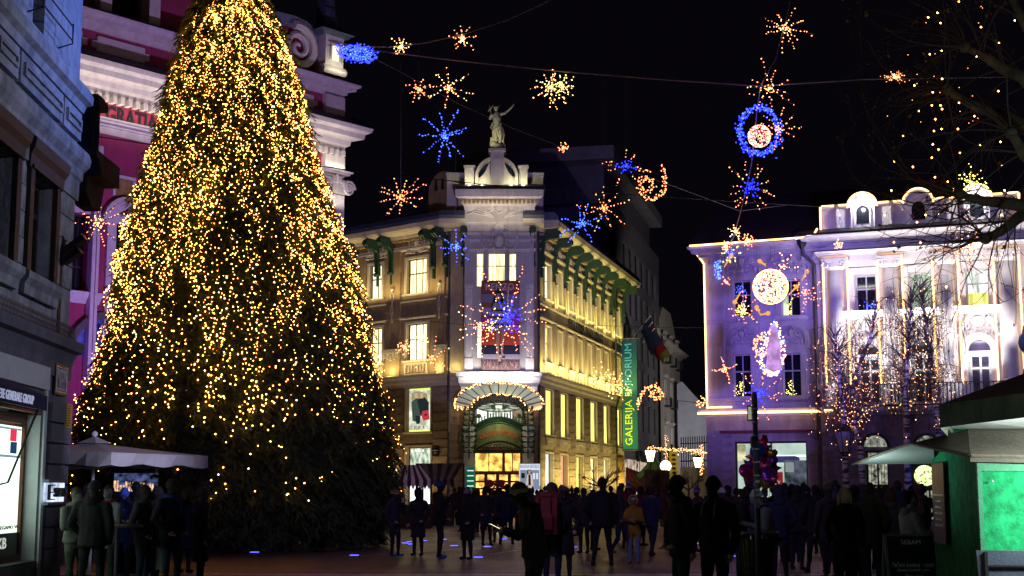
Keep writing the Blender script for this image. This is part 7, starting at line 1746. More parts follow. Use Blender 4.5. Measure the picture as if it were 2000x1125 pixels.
for x,y in PB:
 put('bulb',one,t,W(x,y,rn.uniform(20.5,22)) - c,scale=(.75,) * 3)
SB = [(rn.gauss(1835,50),rn.gauss(170,110)) for _ in range(28)]
put('small_bulbs',bulb_mesh('small_bulbs',[tuple(W(x,y,21.5) - c) for x,y in SB],.007,BULBO),t,kind='stuff')
mb = MB()
for i in range(0,len(PB) - 1,2): a_,b_ = W(*PB[i],21.3) - c,W(*PB[i + 1],21.3) - c; mb.tube([a_,a_.lerp(b_,.5) - Vector((0,0,.06)),b_],.003,3)
put('wires',mb.mesh('wires',IRON),t,kind='stuff')
# ------------------------------------------------------------------ people
SKIN = mat('skin',(.42,.26,.19),.55,8,.12,0)
LIPS = mat('lips',(.28,.09,.08),.5,8,.1,0); EYE = mat('dark_eyes',(.02,.015,.015),.3,8,.1,0)
CL = {}
def cloth(c):
 k = tuple(round(x,3) for x in c)
 if k not in CL: CL[k] = mat('cloth_%d' % len(CL),c,.85,7,.3,.25)
 return CL[k]
ARMS = {'down': ((.27,.03,1.13),(.26,-.06,.88)),'pocket': ((.30,.07,1.14),(.20,-.12,.96)),'chest': ((.27,-.06,1.12),(.08,-.28,1.16)),'drink': ((.26,-.16,1.15),(.07,-.22,1.42)),'phone': ((.25,-.10,1.12),(.06,-.34,1.18)),
  'bag': ((.26,.0,1.13),(.28,-.02,.87)),'folded': ((.27,-.05,1.13),(-.04,-.24,1.12)),'up': ((.42,.02,1.55),(.66,-.02,1.72)),'hold': ((.30,.0,1.16),(.20,-.16,1.30))}
LEGS = {'stand': ((.10,-.01,.5,.11,.02),(-.10,-.01,.5,-.11,.02)),'wide': ((.14,-.02,.5,.19,.0),(-.13,-.02,.5,-.17,.04)),'walk': ((.09,-.16,.52,.09,-.22),(-.09,.04,.5,-.09,.30)),'shift': ((.12,-.06,.5,.16,-.02),(-.08,.0,.5,-.07,.03))}
def human(name,arms=('down','down'),legs='stand',coat='short',girth=1.0,bend=0.0,head=(0,0),vox=.02):
 """continuous body surface; faces -y; 1.75 m tall. returns mesh + head centre + hand centres"""
 mb = MB(); seg = []
 def B(x,y,z):     # forward bend of everything above the hips
  if z > .95 and bend:
   h_ = z - .95; a = bend * min(1,h_ / .55); return Vector((x,y * math.cos(a) - h_ * math.sin(a) * .9,.95 + h_ * math.cos(a) + y * -math.sin(a) * .3))
  return Vector((x,y,z))
 def loft(rings,n=12):
  vs = [];
  for (x,y,z,rx,ry) in rings:
   c = B(x,y,z)
   for j in range(n): a = 2 * PI * j / n; vs.append((c.x + rx * math.cos(a),c.y + ry * math.sin(a),c.z))
  k = len(rings); fs = [(i * n + j,i * n + (j + 1) % n,(i + 1) * n + (j + 1) % n,(i + 1) * n + j) for i in range(k - 1) for j in range(n)]
  mb._a(vs,fs + [tuple(range(n - 1,-1,-1)),tuple((k - 1) * n + j for j in range(n))],0)
 g = girth
 hem = {'short': .80,'long': .50,'jacket': .88}[coat]
 R_ = [(0,.01,hem,.19 * g + (.03 if coat == 'long' else 0),.14 * g),(0,.01,.93,.18 * g,.135 * g),(0,.01,1.08,.165 * g,.125 * g),(0,.01,1.25,.19 * g,.135 * g),(0,.015,1.37,.2 * g,.125 * g),(0,.02,1.44,.17 * g,.10),(0,.02,1.49,.09,.075),(0,.015,1.53,.062,.062)]
 loft(R_); loft([(0,.01,.78,.16,.12),(0,.01,.95,.16,.12)])
 for a,b in zip(R_[:-2],R_[1:-1]): seg.append((B(*a[:3]),B(*b[:3]),a[3] * .8,0))
 hx,hy = head; hc = B(0,-.015,1.645) + Vector((hx,hy - .0,-abs(hy) * .4))
 nk = B(0,.02,1.48)
 mb.tube([nk,nk.lerp(hc,.6)],[.062,.058],10); seg.append((nk.lerp(hc,.15),hc,.05,2))
 # head: skull, jaw, nose, ears
 hd = Vector((hx * .5,-1,hy * 2.2 if hy else 0)).normalized() if False else Vector((0,-1,0))
 mb.ell(hc + Vector((0,.01,.025)),.076,.096,.095,14,10); mb.ell(hc + Vector((0,-.028,-.05)),.056,.062,.062,12,8)
 mb.ell(hc + Vector((0,-.092,-.012)),.014,.022,.026,8,6); mb.ell(hc + Vector((0,-.082,.008)),.011,.016,.03,8,6)
 for s in (-1,1): mb.ell(hc + Vector((s * .078,.012,-.005)),.012,.02,.03,8,6)
 mb.ell(hc + Vector((0,-.07,-.085)),.024,.022,.02,8,6)
 hands = []
 for s,am in zip((1,-1),arms):
  e,w_ = ARMS[am]; sh = B(s * .185 * g,.02,1.41); el = B(s * e[0] * (g * .5 + .5),e[1],e[2]); wr = B(s * w_[0],w_[1],w_[2])
  mb.tube([B(s * .1,.02,1.42),sh,el],[.075,.072 * g,.055 * g],9); mb.ell(el,.056 * g,.056 * g,.056 * g,8,6); mb.tube([el,wr],[.054 * g,.042],9)
  seg.append((sh,el,.06,0)); seg.append((el,wr,.05,0)); d = (wr - el).normalized(); hand = wr + d * .065
  mb.ell(wr + d * .045,.038,.03,.05,8,6); mb.tube([wr,wr + d * .08],[.028,.034],8); seg.append((wr + d * .035,wr + d * .12,.035,2)); hands.append((wr,d,s))
 for (kx,ky,kz,ax_,ay) in LEGS[legs]:
  s = 1 if kx > 0 else -1; hp = Vector((s * .095,.01,.9)); kn = Vector((kx,ky,kz)); an = Vector((ax_,ay,.09))
  mb.tube([hp,hp.lerp(kn,.5),kn],[.095,.085,.062],10); mb.ell(kn,.06,.06,.06,8,6); mb.tube([kn,kn.lerp(an,.35),an],[.06,.058,.042],10)
  seg.append((hp,kn,.07,1)); seg.append((kn,an,.05,1))
  mb.ell(an + Vector((0,.0,-.03)),.05,.06,.055,8,6); mb.ell(an + Vector((s * .01,-.09,-.045)),.045,.11,.042,10,6)
  seg.append((an + Vector((0,.02,-.06)),an + Vector((0,-.15,-.06)),.045,3))
 o = bpy.data.objects.new('tmp',mb.mesh('tmp',SKIN)); col.objects.link(o); md = o.modifiers.new('r','REMESH'); md.mode = 'VOXEL'; md.voxel_size = vox; md.use_smooth_shade = True
 sm = o.modifiers.new('s','SMOOTH'); sm.iterations = 2; sm.factor = .5
 dg = bpy.context.evaluated_depsgraph_get(); dg.update(); me = bpy.data.meshes.new_from_object(o.evaluated_get(dg)); bpy.data.objects.remove(o)
 n = len(me.vertices); V = np.empty(n * 3,np.float32); me.vertices.foreach_get('co',V); V = V.reshape(-1,3)
 D = []
 for a,b,r_,m_ in seg:
  a = np.array(a); b = np.array(b); ab = b - a; t = np.clip(((V - a) @ ab) / max(1e-9,ab @ ab),0,1); D.append(np.linalg.norm(V - a - t[:,None] * ab,axis=1) / r_)
 ids = np.array([q[3] for q in seg])[np.argmin(np.array(D),0)]
 ids[(V[:,2] > hem + .02) & (ids == 1)] = 0
 if coat == 'long': ids[(ids == 1) & (V[:,2] > .5)] = 0
 # folds in the cloth
 from mathutils import noise
 for i in np.where(ids < 2)[0]:
  v = V[i]; f_ = noise.noise(Vector((v[0] * 9,v[1] * 9,v[2] * 6))) * .012 + noise.noise(Vector((v[0] * 22,v[1] * 22,v[2] * 13 + 7))) * .005
  nn = me.vertices[i].normal; V[i] = (v[0] + nn.x * f_,v[1] + nn.y * f_,v[2] + nn.z * f_)
 me.vertices.foreach_set('co',V.ravel())
 for m_ in (cloth((.02,.02,.025)),cloth((.02,.025,.04)),SKIN,cloth((.015,.015,.015)),EYE,LIPS): me.materials.append(m_)
 me.materials.clear()
 for m_ in (cloth((.02,.02,.025)),cloth((.02,.025,.04)),SKIN,cloth((.015,.015,.015)),EYE,LIPS): me.materials.append(m_)
 fi = [int(ids[p.vertices[0]]) for p in me.polygons]
 me.polygons.foreach_set('material_index',fi)
 # fingers, eyes and mouth are added to the same mesh
 ex = MB()
 for wr,d,s in hands:
  side = Vector((1,0,0)) if abs(d.x) < .8 else Vector((0,0,1)); side = (side - d * side.dot(d)).normalized(); nrm = d.cross(side).normalized();
  if nrm.y > 0: nrm = -nrm
  b = wr + d * .07
  for k,L_ in enumerate((.068,.078,.072,.055)):
   o_ = side * (-.027 + .018 * k); p0 = b + o_; p1 = p0 + d * L_ * .5 + nrm * .004; p2 = p1 + d * L_ * .3 + nrm * .018; p3 = p2 + d * L_ * .08 + nrm * .022
   ex.tube([p0 - d * .02,p0,p1,p2,p3],[.009,.009,.0085,.0075,.006],5,2)
  q = wr + d * .035 + side * (-.03 * s * (1)); ex.tube([q,q - side * .02 * s + d * .025 + nrm * .012,q - side * .022 * s + d * .05 + nrm * .022],[.011,.0105,.008],5,2)
 for s in (-1,1): ex.ell(hc + Vector((s * .030,-.083,.012)),.012,.008,.007,8,5,4); ex.tube([hc + Vector((s * .045,-.080,.032)),hc + Vector((s * .018,-.088,.034))],.004,4,4)
 ex.tube([hc + Vector((-.022,-.083,-.052)),hc + Vector((0,-.089,-.05)),hc + Vector((.022,-.083,-.052))],.006,5,5)
 m2 = ex.mesh('x',[SKIN] * 6)
 bm = bmesh.new(); bm.from_mesh(me); bm.from_mesh(m2); bm.to_mesh(me); bm.free()
 me.polygons.foreach_set('use_smooth',[True] * len(me.polygons)); me.name = name; me.update()
 return dict(me=me,hc=hc,hands=[w_ + d * .09 for w_,d,s in hands],nk=nk,hem=hem)
HM = {
 'std': human('body',('down','pocket'),'stand','short',1.05),'pock': human('body',('pocket','pocket'),'shift','short',1.1),'wide': human('body',('pocket','down'),'wide','short',1.2),
 'long': human('body',('pocket','down'),'stand','long',1.0),'walk': human('body',('down','pocket'),'walk','jacket',1.0),'drink': human('body',('drink','pocket'),'shift','short',1.08),
 'talk': human('body',('chest','pocket'),'stand','jacket',1.05),'hood': human('body',('chest','folded'),'shift','jacket',1.15),'slim': human('body',('chest','chest'),'stand','short',.92),
 'phone': human('body',('phone','phone'),'shift','short',1.05,.22,(0,-.03)),
 'heroA': human('body',('phone','phone'),'shift','jacket',1.08,.2,(0,-.05),.012),'heroB': human('body',('pocket','pocket'),'wide','short',1.1,.05,(0,0),.012),'heroC': human('body',('down','down'),'stand','jacket',1.1,0,(0,0),.012),
}
def head_part(kind,hc,c1,c2=None):
 mb = MB(); x,y,z = hc; m2 = [cloth(c1)] + ([cloth(c2)] if c2 else [])
 def dome(rx,ry,rz,z0,dy=0.0,n=14,tmax=PI / 2,mi=0,ph0=0):
  vs = []; k = 6
  for i in range(k + 1):
   t = tmax * (1 - i / k) + .02
   for j in range(n): a = 2 * PI * j / n; vs.append((x + rx * math.sin(t) * math.cos(a),y + dy + ry * math.sin(t) * math.sin(a),z0 + rz * math.cos(t)))
  mb._a(vs,[(i * n + j,i * n + (j + 1) % n,(i + 1) * n + (j + 1) % n,(i + 1) * n + j) for i in range(k) for j in range(n)] + [tuple(k * n + j for j in range(n))],mi)
 if kind in ('beanie','bobble','pattern'):
  dome(.088,.108,.115,z + .035,.012); mb.lathe([(1,-.03),(1.04,.0),(1,.03)],(0,0,0),14) if False else None
  vs = []
  for q in (-.022,0,.025):
   for j in range(14): a = 2 * PI * j / 14; k = 1.05 + (.04 if q == 0 else 0); vs.append((x + .087 * k * math.cos(a),y + .012 + .106 * k * math.sin(a),z + .04 + q + .012 * math.sin(a)))
  mb._a(vs,[(i * 14 + j,i * 14 + (j + 1) % 14,(i + 1) * 14 + (j + 1) % 14,(i + 1) * 14 + j) for i in range(2) for j in range(14)],1 if c2 else 0)
  if kind == 'bobble': mb.ell((x,y + .012,z + .18),.042,.042,.04,10,8,1 if c2 else 0)
  if kind == 'pattern':
   for j in range(7): a = 2 * PI * j / 7; mb.tube([(x + .0905 * math.cos(a + b),y + .012 + .111 * math.sin(a + b),z + .085 + q) for b,q in ((0,-.02),(.16,.0),(0,.02),(-.16,0),(0,-.02))],.004,4,1)
  return mb,m2,'hat'
 if kind == 'hoodup' or kind == 'furhood':
  n = 14; vs = []; prof_ = [(.115,-.075),(.125,-.03),(.12,.04),(.08,.11),(.02,.14)]
  for r_,q in [(.105,-.10),(.122,-.05),(.125,.03),(.11,.09),(.07,.135),(.015,.155)]:
   for j in range(n): a = PI * 1.5 + .75 + (2 * PI - 1.5) * j / (n - 1); vs.append((x + r_ * .9 * math.cos(a),y + .025 + r_ * 1.08 * math.sin(a),z + q + .02))
  mb._a(vs,[(i * n + j,i * n + j + 1,(i + 1) * n + j + 1,(i + 1) * n + j) for i in range(5) for j in range(n - 1)],0)
  if kind == 'furhood':
   r = random.Random(3)
   for i in range(26):
    a = PI * (i / 25) * 1.5 - PI * .25; mb.ell((x + .112 * math.cos(a),y - .075 + r.uniform(-.015,.015),z + .02 + .125 * math.sin(a)),.028,.03,.028,6,4,1)
  mb.ell((x,y + .09,z - .12),.12,.07,.05,10,6); return mb,m2,'hood'
 if kind == 'short':
  dome(.082,.103,.108,z + .022,.02,tmax=PI * .53); mb.ell((x,y + .055,z - .0),.074,.058,.075,12,8); return mb,m2,'hair'
 if kind == 'bald': dome(.0775,.098,.098,z + .025,.011,tmax=PI * .3); return mb,m2,'hair'
 if kind == 'long':
  dome(.086,.106,.112,z + .02,.018,tmax=PI * .53)
  for s in (-1,1): mb.tube([(x + s * .065,y + .01,z + .05),(x + s * .085,y + .0,z - .05),(x + s * .085,y + .0,z - .16),(x + s * .07,y + .0,z - .25)],[.03,.034,.032,.012],8)
  mb.tube([(x,y + .06,z + .06),(x,y + .085,z - .04),(x,y + .09,z - .16),(x,y + .09,z - .27)],[.07,.072,.07,.03],10); return mb,m2,'hair'
 if kind == 'curly':
  r = random.Random(8)
  for i in range(46):
   a = r.uniform(0,2 * PI); t = r.uniform(0,PI * .75); vx,vy,vz = math.sin(t) * math.cos(a),math.sin(t) * math.sin(a),math.cos(t)
   if vy < -.35 and vz < .6: continue
   mb.ell((x + .085 * vx,y + .02 + .1 * vy,z + .02 + .11 * vz),.035,.035,.035,6,4)
  return mb,m2,'hair'
HP_CACHE = {}
def person(px,Y,h,pose,label,face=0.0,coat=(.02,.02,.03),pants=(.02,.025,.04),hat=('short',(.02,.012,.008)),shoes=(.015,.015,.015),scarf=None,group=None,hood=True,dx=0):
 H = HM[pose]; g_ = gpx(px,Y); s = h / 1.75; t = thing('person',label,'person',(g_.x,Y,0),R(face),group)
 t.scale = (s,s,s)
 b = put('body',H['me'],t)
 for i,m_ in ((0,cloth(coat)),(1,cloth(pants)),(3,cloth(shoes))): b.material_slots[i].link = 'OBJECT'; b.material_slots[i].material = m_
 key = (hat,tuple(H['hc']))
 if key not in HP_CACHE: mb,ms,nm = head_part(hat[0],H['hc'],hat[1],hat[2] if len(hat) > 2 else None); HP_CACHE[key] = (mb.mesh(nm,ms,True),nm)
 me,nm = HP_CACHE[key]; put(nm,me,t)
 k2 = ('col',pose,scarf)
 if k2 not in HP_CACHE:
  mb = MB(); n_ = H['nk']; mb.tube([(n_.x + .085 * math.cos(a),n_.y - .005 + .085 * math.sin(a),n_.z + .005 + .012 * math.sin(a)) for a in [i * PI / 6 for i in range(12)]],.036 if scarf else .028,7,closed=True)
  if scarf: mb.tube([(n_.x + .05,n_.y - .09,n_.z),(n_.x + .07,n_.y - .14,n_.z - .15),(n_.x + .06,n_.y - .155,n_.z - .3)],[.035,.035,.03],7)
  elif hood: mb.ell((n_.x,n_.y + .09,n_.z - .02),.11,.06,.075,10,7)
  HP_CACHE[k2] = mb
 mb = HP_CACHE[k2]; ck = ('colm',pose,scarf,coat)
 if ck not in HP_CACHE: HP_CACHE[ck] = mb.mesh('scarf' if scarf else 'collar',cloth(scarf or coat),True)
 put('scarf' if scarf else 'collar',HP_CACHE[ck],t)
 return t,H,s
def hand_at(t,H,s,k=0,off=(0,0,0)):
 p = (H['hands'][k] + Vector(off)) * s; r = t.rotation_euler.z; return Vector((t.location.x + p.x * math.cos(r) - p.y * math.sin(r),t.location.y + p.x * math.sin(r) + p.y * math.cos(r),p.z))
BK_ = (.012,.012,.016); NV = (.012,.018,.05); DG = (.03,.03,.035); JE = (.03,.05,.09); BR_ = (.05,.03,.02); GR = (.03,.04,.025)
hb,hbl,hd_ = ('short',(.03,.018,.01)),('long',(.28,.19,.09)),('short',(.008,.007,.007))
# left group under the market parasol
person(150,22.5,1.68,'hood','person in a pale olive jacket half hidden by the bank corner',60,(.14,.16,.13),(.05,.08,.06),('short',(.05,.04,.03)))
person(184,22.0,1.76,'wide','big person in black with back to us beside the bank sign',170,BK_,BK_,('beanie',(.02,.02,.03)))
person(213,24.0,1.72,'talk','person in a pale grey jacket gesturing over the standing table',-25,(.17,.18,.20),(.03,.05,.04),('short',(.03,.02,.015)),scarf=(.25,.02,.02))
person(243,25.5,1.66,'slim','person in a bright blue cap and coat behind the standing table',20,(.02,.04,.22),NV,('beanie',(.03,.07,.4)))
t,H,s = person(284,23.6,1.72,'std','person in brown jacket and blue jeans holding a white paper bag',75,(.035,.03,.035),JE,hb)
person(309,25.0,1.70,'pock','short haired person in black just behind the bearded man',130,BK_,NV,hd_)
person(336,23.4,1.82,'pock','bearded man in black jacket with blue hood and jeans facing left',62,(.014,.015,.02),(.045,.075,.12),('short',(.03,.015,.01)),scarf=(.02,.04,.25))
person(396,24.0,1.70,'long','person in a dark maroon coat walking in front of the fir tree foot',95,(.035,.02,.03),NV,hb)
hp = hand_at(t,H,s,0); bag = thing('paper_bag','white paper carrier bag hanging from a hand near the standing table','bag',hp - Vector((0,0,.42)))
mb = MB(); mb.box(-.15,.15,-.06,.06,0,.36); put('bag_body',mb.mesh('bag_body',mat('white_paper',(.5,.52,.52),.7,6,.15)),bag); mb = MB()
for y_ in (-.05,.05): mb.tube([(-.07,y_,.36),(-.05,0,.43),(.05,0,.43),(.07,y_,.36)],.006,4)
put('handle',mb.mesh('handle',BLACK),bag)
# middle left
t,H,s = person(771,36.2,1.64,'drink','woman in a dark puffer drinking from a cup with blue glowing sneakers',60,(.03,.028,.04),BK_,('pattern',(.2,.1,.1),(.5,.3,.2)),(.02,.15,.4))
cup = thing('paper_cup','white paper cup lifted by the woman with blue sneakers','cup',hand_at(t,H,s,0,(0,-.03,.0))); mb = MB(); mb.lathe([(.03,-.05),(.042,.06)],(0,0,0),10); put('cup',mb.mesh('cup',mat('white_paper',(.5,.52,.52))),cup)
person(817,36.6,1.66,'long','person in a dark hooded coat left of the man in the blue hat',-20,(.016,.016,.022),BK_,('hoodup',(.016,.016,.022)))
person(859,35.2,1.84,'drink','tall man in black drinking with a blue knitted hat',100,(.012,.012,.015),BK_,('beanie',(.01,.07,.22)),(.02,.12,.4))
person(913,34.6,1.66,'long','woman in a long black coat and white knitted hat',-40,(.01,.01,.012),BK_,('beanie',(.2,.16,.2)))
person(728,47,1.75,'walk','person in jeans walking beside the lowest right branches of the tree',80,NV,(.02,.04,.08),hb); person(748,48,1.68,'std','person in a dark red jacket right behind the walker by the tree',100,(.08,.015,.015),BK_,hb)
person(948,43,1.76,'pock','dark haired person in grey between the long coated woman and the phone reader',20,DG,BK_,hd_); person(972,46,1.7,'std','person in plum coat seen under the red bow',200,(.05,.015,.04),BK_,hb); person(990,44,1.8,'wide','tall person in navy close behind the phone reader',180,NV,BK_,('beanie',BK_))
# young man reading his phone
t,H,s = person(1042,16.8,1.74,'heroA','young man in a patterned beanie bent over his glowing phone',-72,(.018,.014,.012),(.012,.012,.014),('pattern',(.015,.012,.02),(.30,.30,.10)))
hh_ = hand_at(t,H,s,0).lerp(hand_at(t,H,s,1),.5)
ph_ = thing('phone','glowing phone held by the young man in the patterned beanie','phone',hh_ + Vector((-.05,0,.03)),R(-72))
mb = MB(); mb.X = Matrix.Rotation(R(-25),4,'X'); mb.box(-.038,.038,-.075,.075,-.005,.004); put('phone_case',mb.mesh('phone_case',BLACK),ph_); mb = MB(); mb.X = Matrix.Rotation(R(-25),4,'X'); mb.box(-.034,.034,-.07,.07,.005,.007); put('screen',mb.mesh('screen',emit('phone_screen_warm',(1,.9,.6),4)),ph_)
mb = MB(); n_ = H['nk']; mb.tube([(-.10,-.03,1.50),(-.13,-.17,1.36),(-.16,-.16,1.1)],.018,6); put('backpack_strap',mb.mesh('backpack_strap',cloth((.12,.02,.03))),t)
# backpacker and the dark cluster behind
t,H,s = person(1078,24.5,1.72,'std','backpacker in dark clothes and blue sneakers seen from behind',165,BK_,NV,('hoodup',(.05,.03,.03)),(.02,.10,.3))
g_ = t.location; bp = thing('backpack','big dark red hiking backpack worn by the backpacker','backpack',(g_.x,g_.y,1.0),R(165)); BPM = mat('dark_red_nylon',(.16,.015,.02),.6,6,.2)
mb = MB(); mb.prismx([(.14,-.1),(.42,-.08),(.46,.2),(.42,.52),(.3,.6),(.15,.58)],-.19,.19); mb.ell((0,.28,.56),.18,.14,.09,12,8); put('pack',mb.mesh('pack',BPM,False),bp)
mb = MB(); mb.prismx([(.44,-.02),(.51,0),(.52,.2),(.45,.3)],-.13,.13); put('front_pocket',mb.mesh('front_pocket',BPM),bp); mb = MB()
for s_ in (-1,1): mb.tube([(s_ * .13,.14,.5),(s_ * .13,-.02,.47),(s_ * .14,-.17,.3),(s_ * .15,-.06,.02),(s_ * .15,.14,-.02)],.02,5); mb.tube([(s_ * .1,.47,-.05),(s_ * .1,.50,.55)],.008,4)
put('straps',mb.mesh('straps',BLACK),bp); mb = MB(); mb.box(-.03,.03,.40,.43,.62,.64); put('badge',mb.mesh('badge',mat('yellow_badge',(.5,.4,.02),.5)),bp)
person(1101,26.5,1.68,'long','curly haired woman facing us in a long dark coat',10,BK_,BK_,('curly',(.10,.06,.04)))
person(1176,31.5,1.90,'wide','very tall broad man in black with his back to us',180,(.008,.008,.01),BK_,('beanie',(.01,.01,.012)))
person(1070,36,1.72,'talk','person in violet jacket looking out behind the backpacker',15,(.05,.03,.09),BK_,hd_)
person(1140,38,1.70,'std','dark haired man standing before the white lit shop windows',-30,DG,BK_,hd_); person(1159,40,1.66,'slim','narrow person in brown coat left of the very tall man',60,BR_,BK_,hb)
t,H,s = person(1237,32.6,1.50,'slim','girl in a mustard yellow coat with fur hood and pale jeans',-12,(.26,.16,.015),(.14,.20,.32),('furhood',(.26,.16,.015),(.30,.20,.13)),(.20,.07,.12))
mb = MB(); hc = H['hc']; mb.lathe([(1,0),(1.02,.03),(1,.06)],(0,0,0),14) if False else mb.tube([(hc.x + .080 * math.cos(a),hc.y + .01 + .1 * math.sin(a),hc.z + .055) for a in [i * PI / 8 for i in range(16)]],.02,6,closed=True); put('headband',mb.mesh('headband',cloth((.5,.5,.6))),t)
person(1213,38,1.62,'walk','child sized person in dark tights behind the yellow coated girl',40,(.04,.03,.05),NV,('beanie',(.05,.03,.04)),(.1,.05,.05))
person(1272,36.5,1.74,'walk','person in a navy coat with fur collar right of the yellow coated girl',150,(.015,.02,.07),(.015,.02,.05),hb,(.03,.01,.01),scarf=(.12,.10,.10))
person(1228,41,1.80,'pock','person in a red coat and light blue bobble hat behind the girl',170,(.12,.02,.03),BK_,('bobble',(.02,.12,.35),(.3,.35,.5))); person(1252,43,1.72,'std','dark curly haired person behind the yellow coated girl',120,(.06,.015,.03),BK_,('curly',(.015,.01,.01))); person(1215,47,1.86,'talk','tall man in a suit jacket looking over the crowd',-5,DG,BK_,hd_)
# two young men in beanies
person(1328,18.2,1.80,'heroB','young man in black beanie and puffy coat turned to the left',-80,(.012,.012,.017),(.03,.075,.10),('beanie',(.012,.012,.015)))
t,H,s = person(1393,17.8,1.79,'heroC','young man in a black hoodie with white drawstrings and black beanie',-35,(.008,.008,.01),(.014,.018,.03),('beanie',(.006,.006,.008),(.012,.012,.015)))
mb = MB()
for s_ in (-1,1): mb.tube([(s_ * .07,-.06,1.50),(s_ * .085,-.145,1.42),(s_ * .085,-.165,1.30)],.007,5)
put('drawstring',mb.mesh('drawstring',cloth((.6,.6,.6))),t)
person(1361,39,1.70,'std','person in a blue bobble hat between the two young men in beanies',-60,(.05,.025,.05),BK_,('bobble',(.02,.03,.3),(.2,.2,.4))); person(1410,36,1.68,'pock','person in a white knitted hat peeping out behind the hoodie',30,(.05,.03,.04),BK_,('beanie',(.5,.45,.5))); person(1300,44,1.68,'slim','person in brown beneath the round globe lamp',100,BR_,BK_,hb)
# people at the litter bin
t,H,s = person(1496,22.6,1.66,'phone','woman in a light grey quilted jacket and white hat looking at her phone',-80,(.34,.36,.40),DG,('beanie',(.62,.62,.70)),scarf=(.03,.02,.02))
t2_,H2,s2 = person(1443,24.5,1.70,'phone','dark haired person in black facing the woman in the white hat',70,BK_,NV,('curly',(.015,.01,.01)))
hh_ = hand_at(t2_,H2,s2,0).lerp(hand_at(t2_,H2,s2,1),.5); ph_ = thing('phone','phone with a violet screen held beside the sign pole','phone',hh_ + Vector((.06,-.1,.05)),R(20))
mb = MB(); mb.X = Matrix.Rotation(R(55),4,'X'); mb.box(-.07,.07,-.04,.04,-.005,.004); put('phone_case',mb.mesh('phone_case',BLACK),ph_); mb = MB(); mb.X = Matrix.Rotation(R(55),4,'X'); mb.box(-.065,.065,-.035,.035,.005,.007); put('screen',mb.mesh('screen',emit('phone_screen_violet',(.7,.2,1),4)),ph_)
person(1534,33,1.74,'talk','man facing us in front of the face poster of the shop window',5,(.02,.02,.05),BK_,hd_); person(1557,30,1.72,'pock','dark person right of the shop window',150,BK_,BK_,('beanie',(.015,.012,.012))); person(1592,29,1.74,'wide','broad person in black under the blue lit wall',190,BK_,BK_,hd_); person(1617,27,1.74,'std','man in an olive cap between the blue wall and the blonde woman',200,(.03,.03,.03),BK_,('beanie',(.05,.045,.02)))
person(1649,21.5,1.68,'long','blonde long haired woman in black seen from behind',175,(.02,.02,.022),BK_,('long',(.42,.34,.20))); person(1683,26,1.70,'std','person in black hood right of the blonde woman',210,BK_,BK_,('hoodup',(.02,.02,.03)))
person(1716,30,1.70,'pock','person with shoulder length dark hair near the grilled window',160,(.05,.02,.03),BK_,('long',(.02,.012,.01))); person(1748,33,1.74,'talk','person in a rust coloured jacket near the round shop sign',20,(.10,.04,.02),BK_,hb); person(1778,19.5,1.62,'hood','person in a cream jacket leaning towards the green stall',100,(.48,.46,.44),(.03,.03,.03),('short',(.02,.012,.01))); person(1800,35,1.76,'std','tall person in black right under the round shop sign',185,BK_,BK_,('curly',(.02,.015,.01)))
person(1464,31,1.72,'std','person in a dark purple anorak hidden behind the sign pole',160,(.05,.02,.08),BK_,hd_); person(1570,38,1.8,'pock','man in a dark cap close to the shop glass',175,NV,BK_,('beanie',BK_))
person(168,27,1.74,'pock','person in brown between the two pale jackets behind the standing table',140,BR_,BK_,hd_)
person(266,28,1.78,'std','tall person in black in the dark behind the blue cap',-150,BK_,BK_,('beanie',BK_)); person(364,29,1.68,'long','person in a long navy coat right behind the bearded man',160,NV,BK_,hbl)
person(1668,24.5,1.72,'wide','dark haired man in black pressed against the blonde woman from the right',195,BK_,BK_,hd_); person(1700,23.5,1.75,'talk','man in a green parka talking towards the palace',150,(.03,.05,.025),NV,hb); person(1738,25,1.67,'long','woman in a long grey coat left of the price board',170,(.07,.07,.08),BK_,('long',(.05,.03,.02))); person(1630,28.5,1.8,'pock','tall figure in violet left of the blonde woman',185,(.05,.03,.09),BK_,('beanie',BK_)); person(1520,27,1.7,'std','person in dark blue right of the white hat',175,NV,BK_,('hoodup',NV))
# distant figures
rp = random.Random(19); zones = [(700,780,'between fir tree and stalls',52,70),(880,1010,'in front of the amber entrance',55,78),(1015,1130,'before the gallery side windows',55,80),(1190,1330,'at the side street mouth',60,95),(1385,1600,'in front of the lilac house',42,54),(1600,1800,'in front of the palace',40,48)]
HN = {'short': 'short hair','beanie': 'a knitted hat','long': 'long hair','bobble': 'a bobble hat','curly': 'curly hair','hoodup': 'a raised hood'}
combos = [(c,h) for c in (('black',BK_),('navy',NV),('grey',DG),('brown',BR_),('plum',(.05,.02,.03)),('violet',(.03,.02,.05))) for h in (hb,('beanie',(.06,.03,.04)),('long',(.03,.02,.01)),('bobble',NV,DG),('curly',(.015,.01,.01)),('hoodup',BK_))]
for x0,x1,where,y0,y1 in zones:
 n = (15 if x0 > 1000 else 13) if x1 - x0 > 100 else 6
 for i,((cn,cc),ht) in enumerate(rp.sample(combos,n)):
  person(x0 + (x1 - x0) * (i + rp.uniform(.2,.8)) / n,rp.uniform(y0,y1) * (.72 if i % 3 == 2 and x0 > 1000 else 1),rp.uniform(1.6,1.85),rp.choice(['std','pock','long','wide','talk','walk']),'distant figure in %s coat with %s %s' % (cn,HN[ht[0]],where),rp.uniform(0,360),cc,rp.choice([BK_,NV]),ht,group='distant figures ' + where)

# ---------------- rooftop statue
st = thing('rooftop_statue','pale stone statue with a raised arm standing on top of the gallery bay','statue',STAT_AT)
SST = mat('statue_stone',(.26,.25,.20),.8,6,.25,.3)
H = human('figure',('down','down'),'shift','jacket',.95) if False else None
mb = MB(); k = 1.62
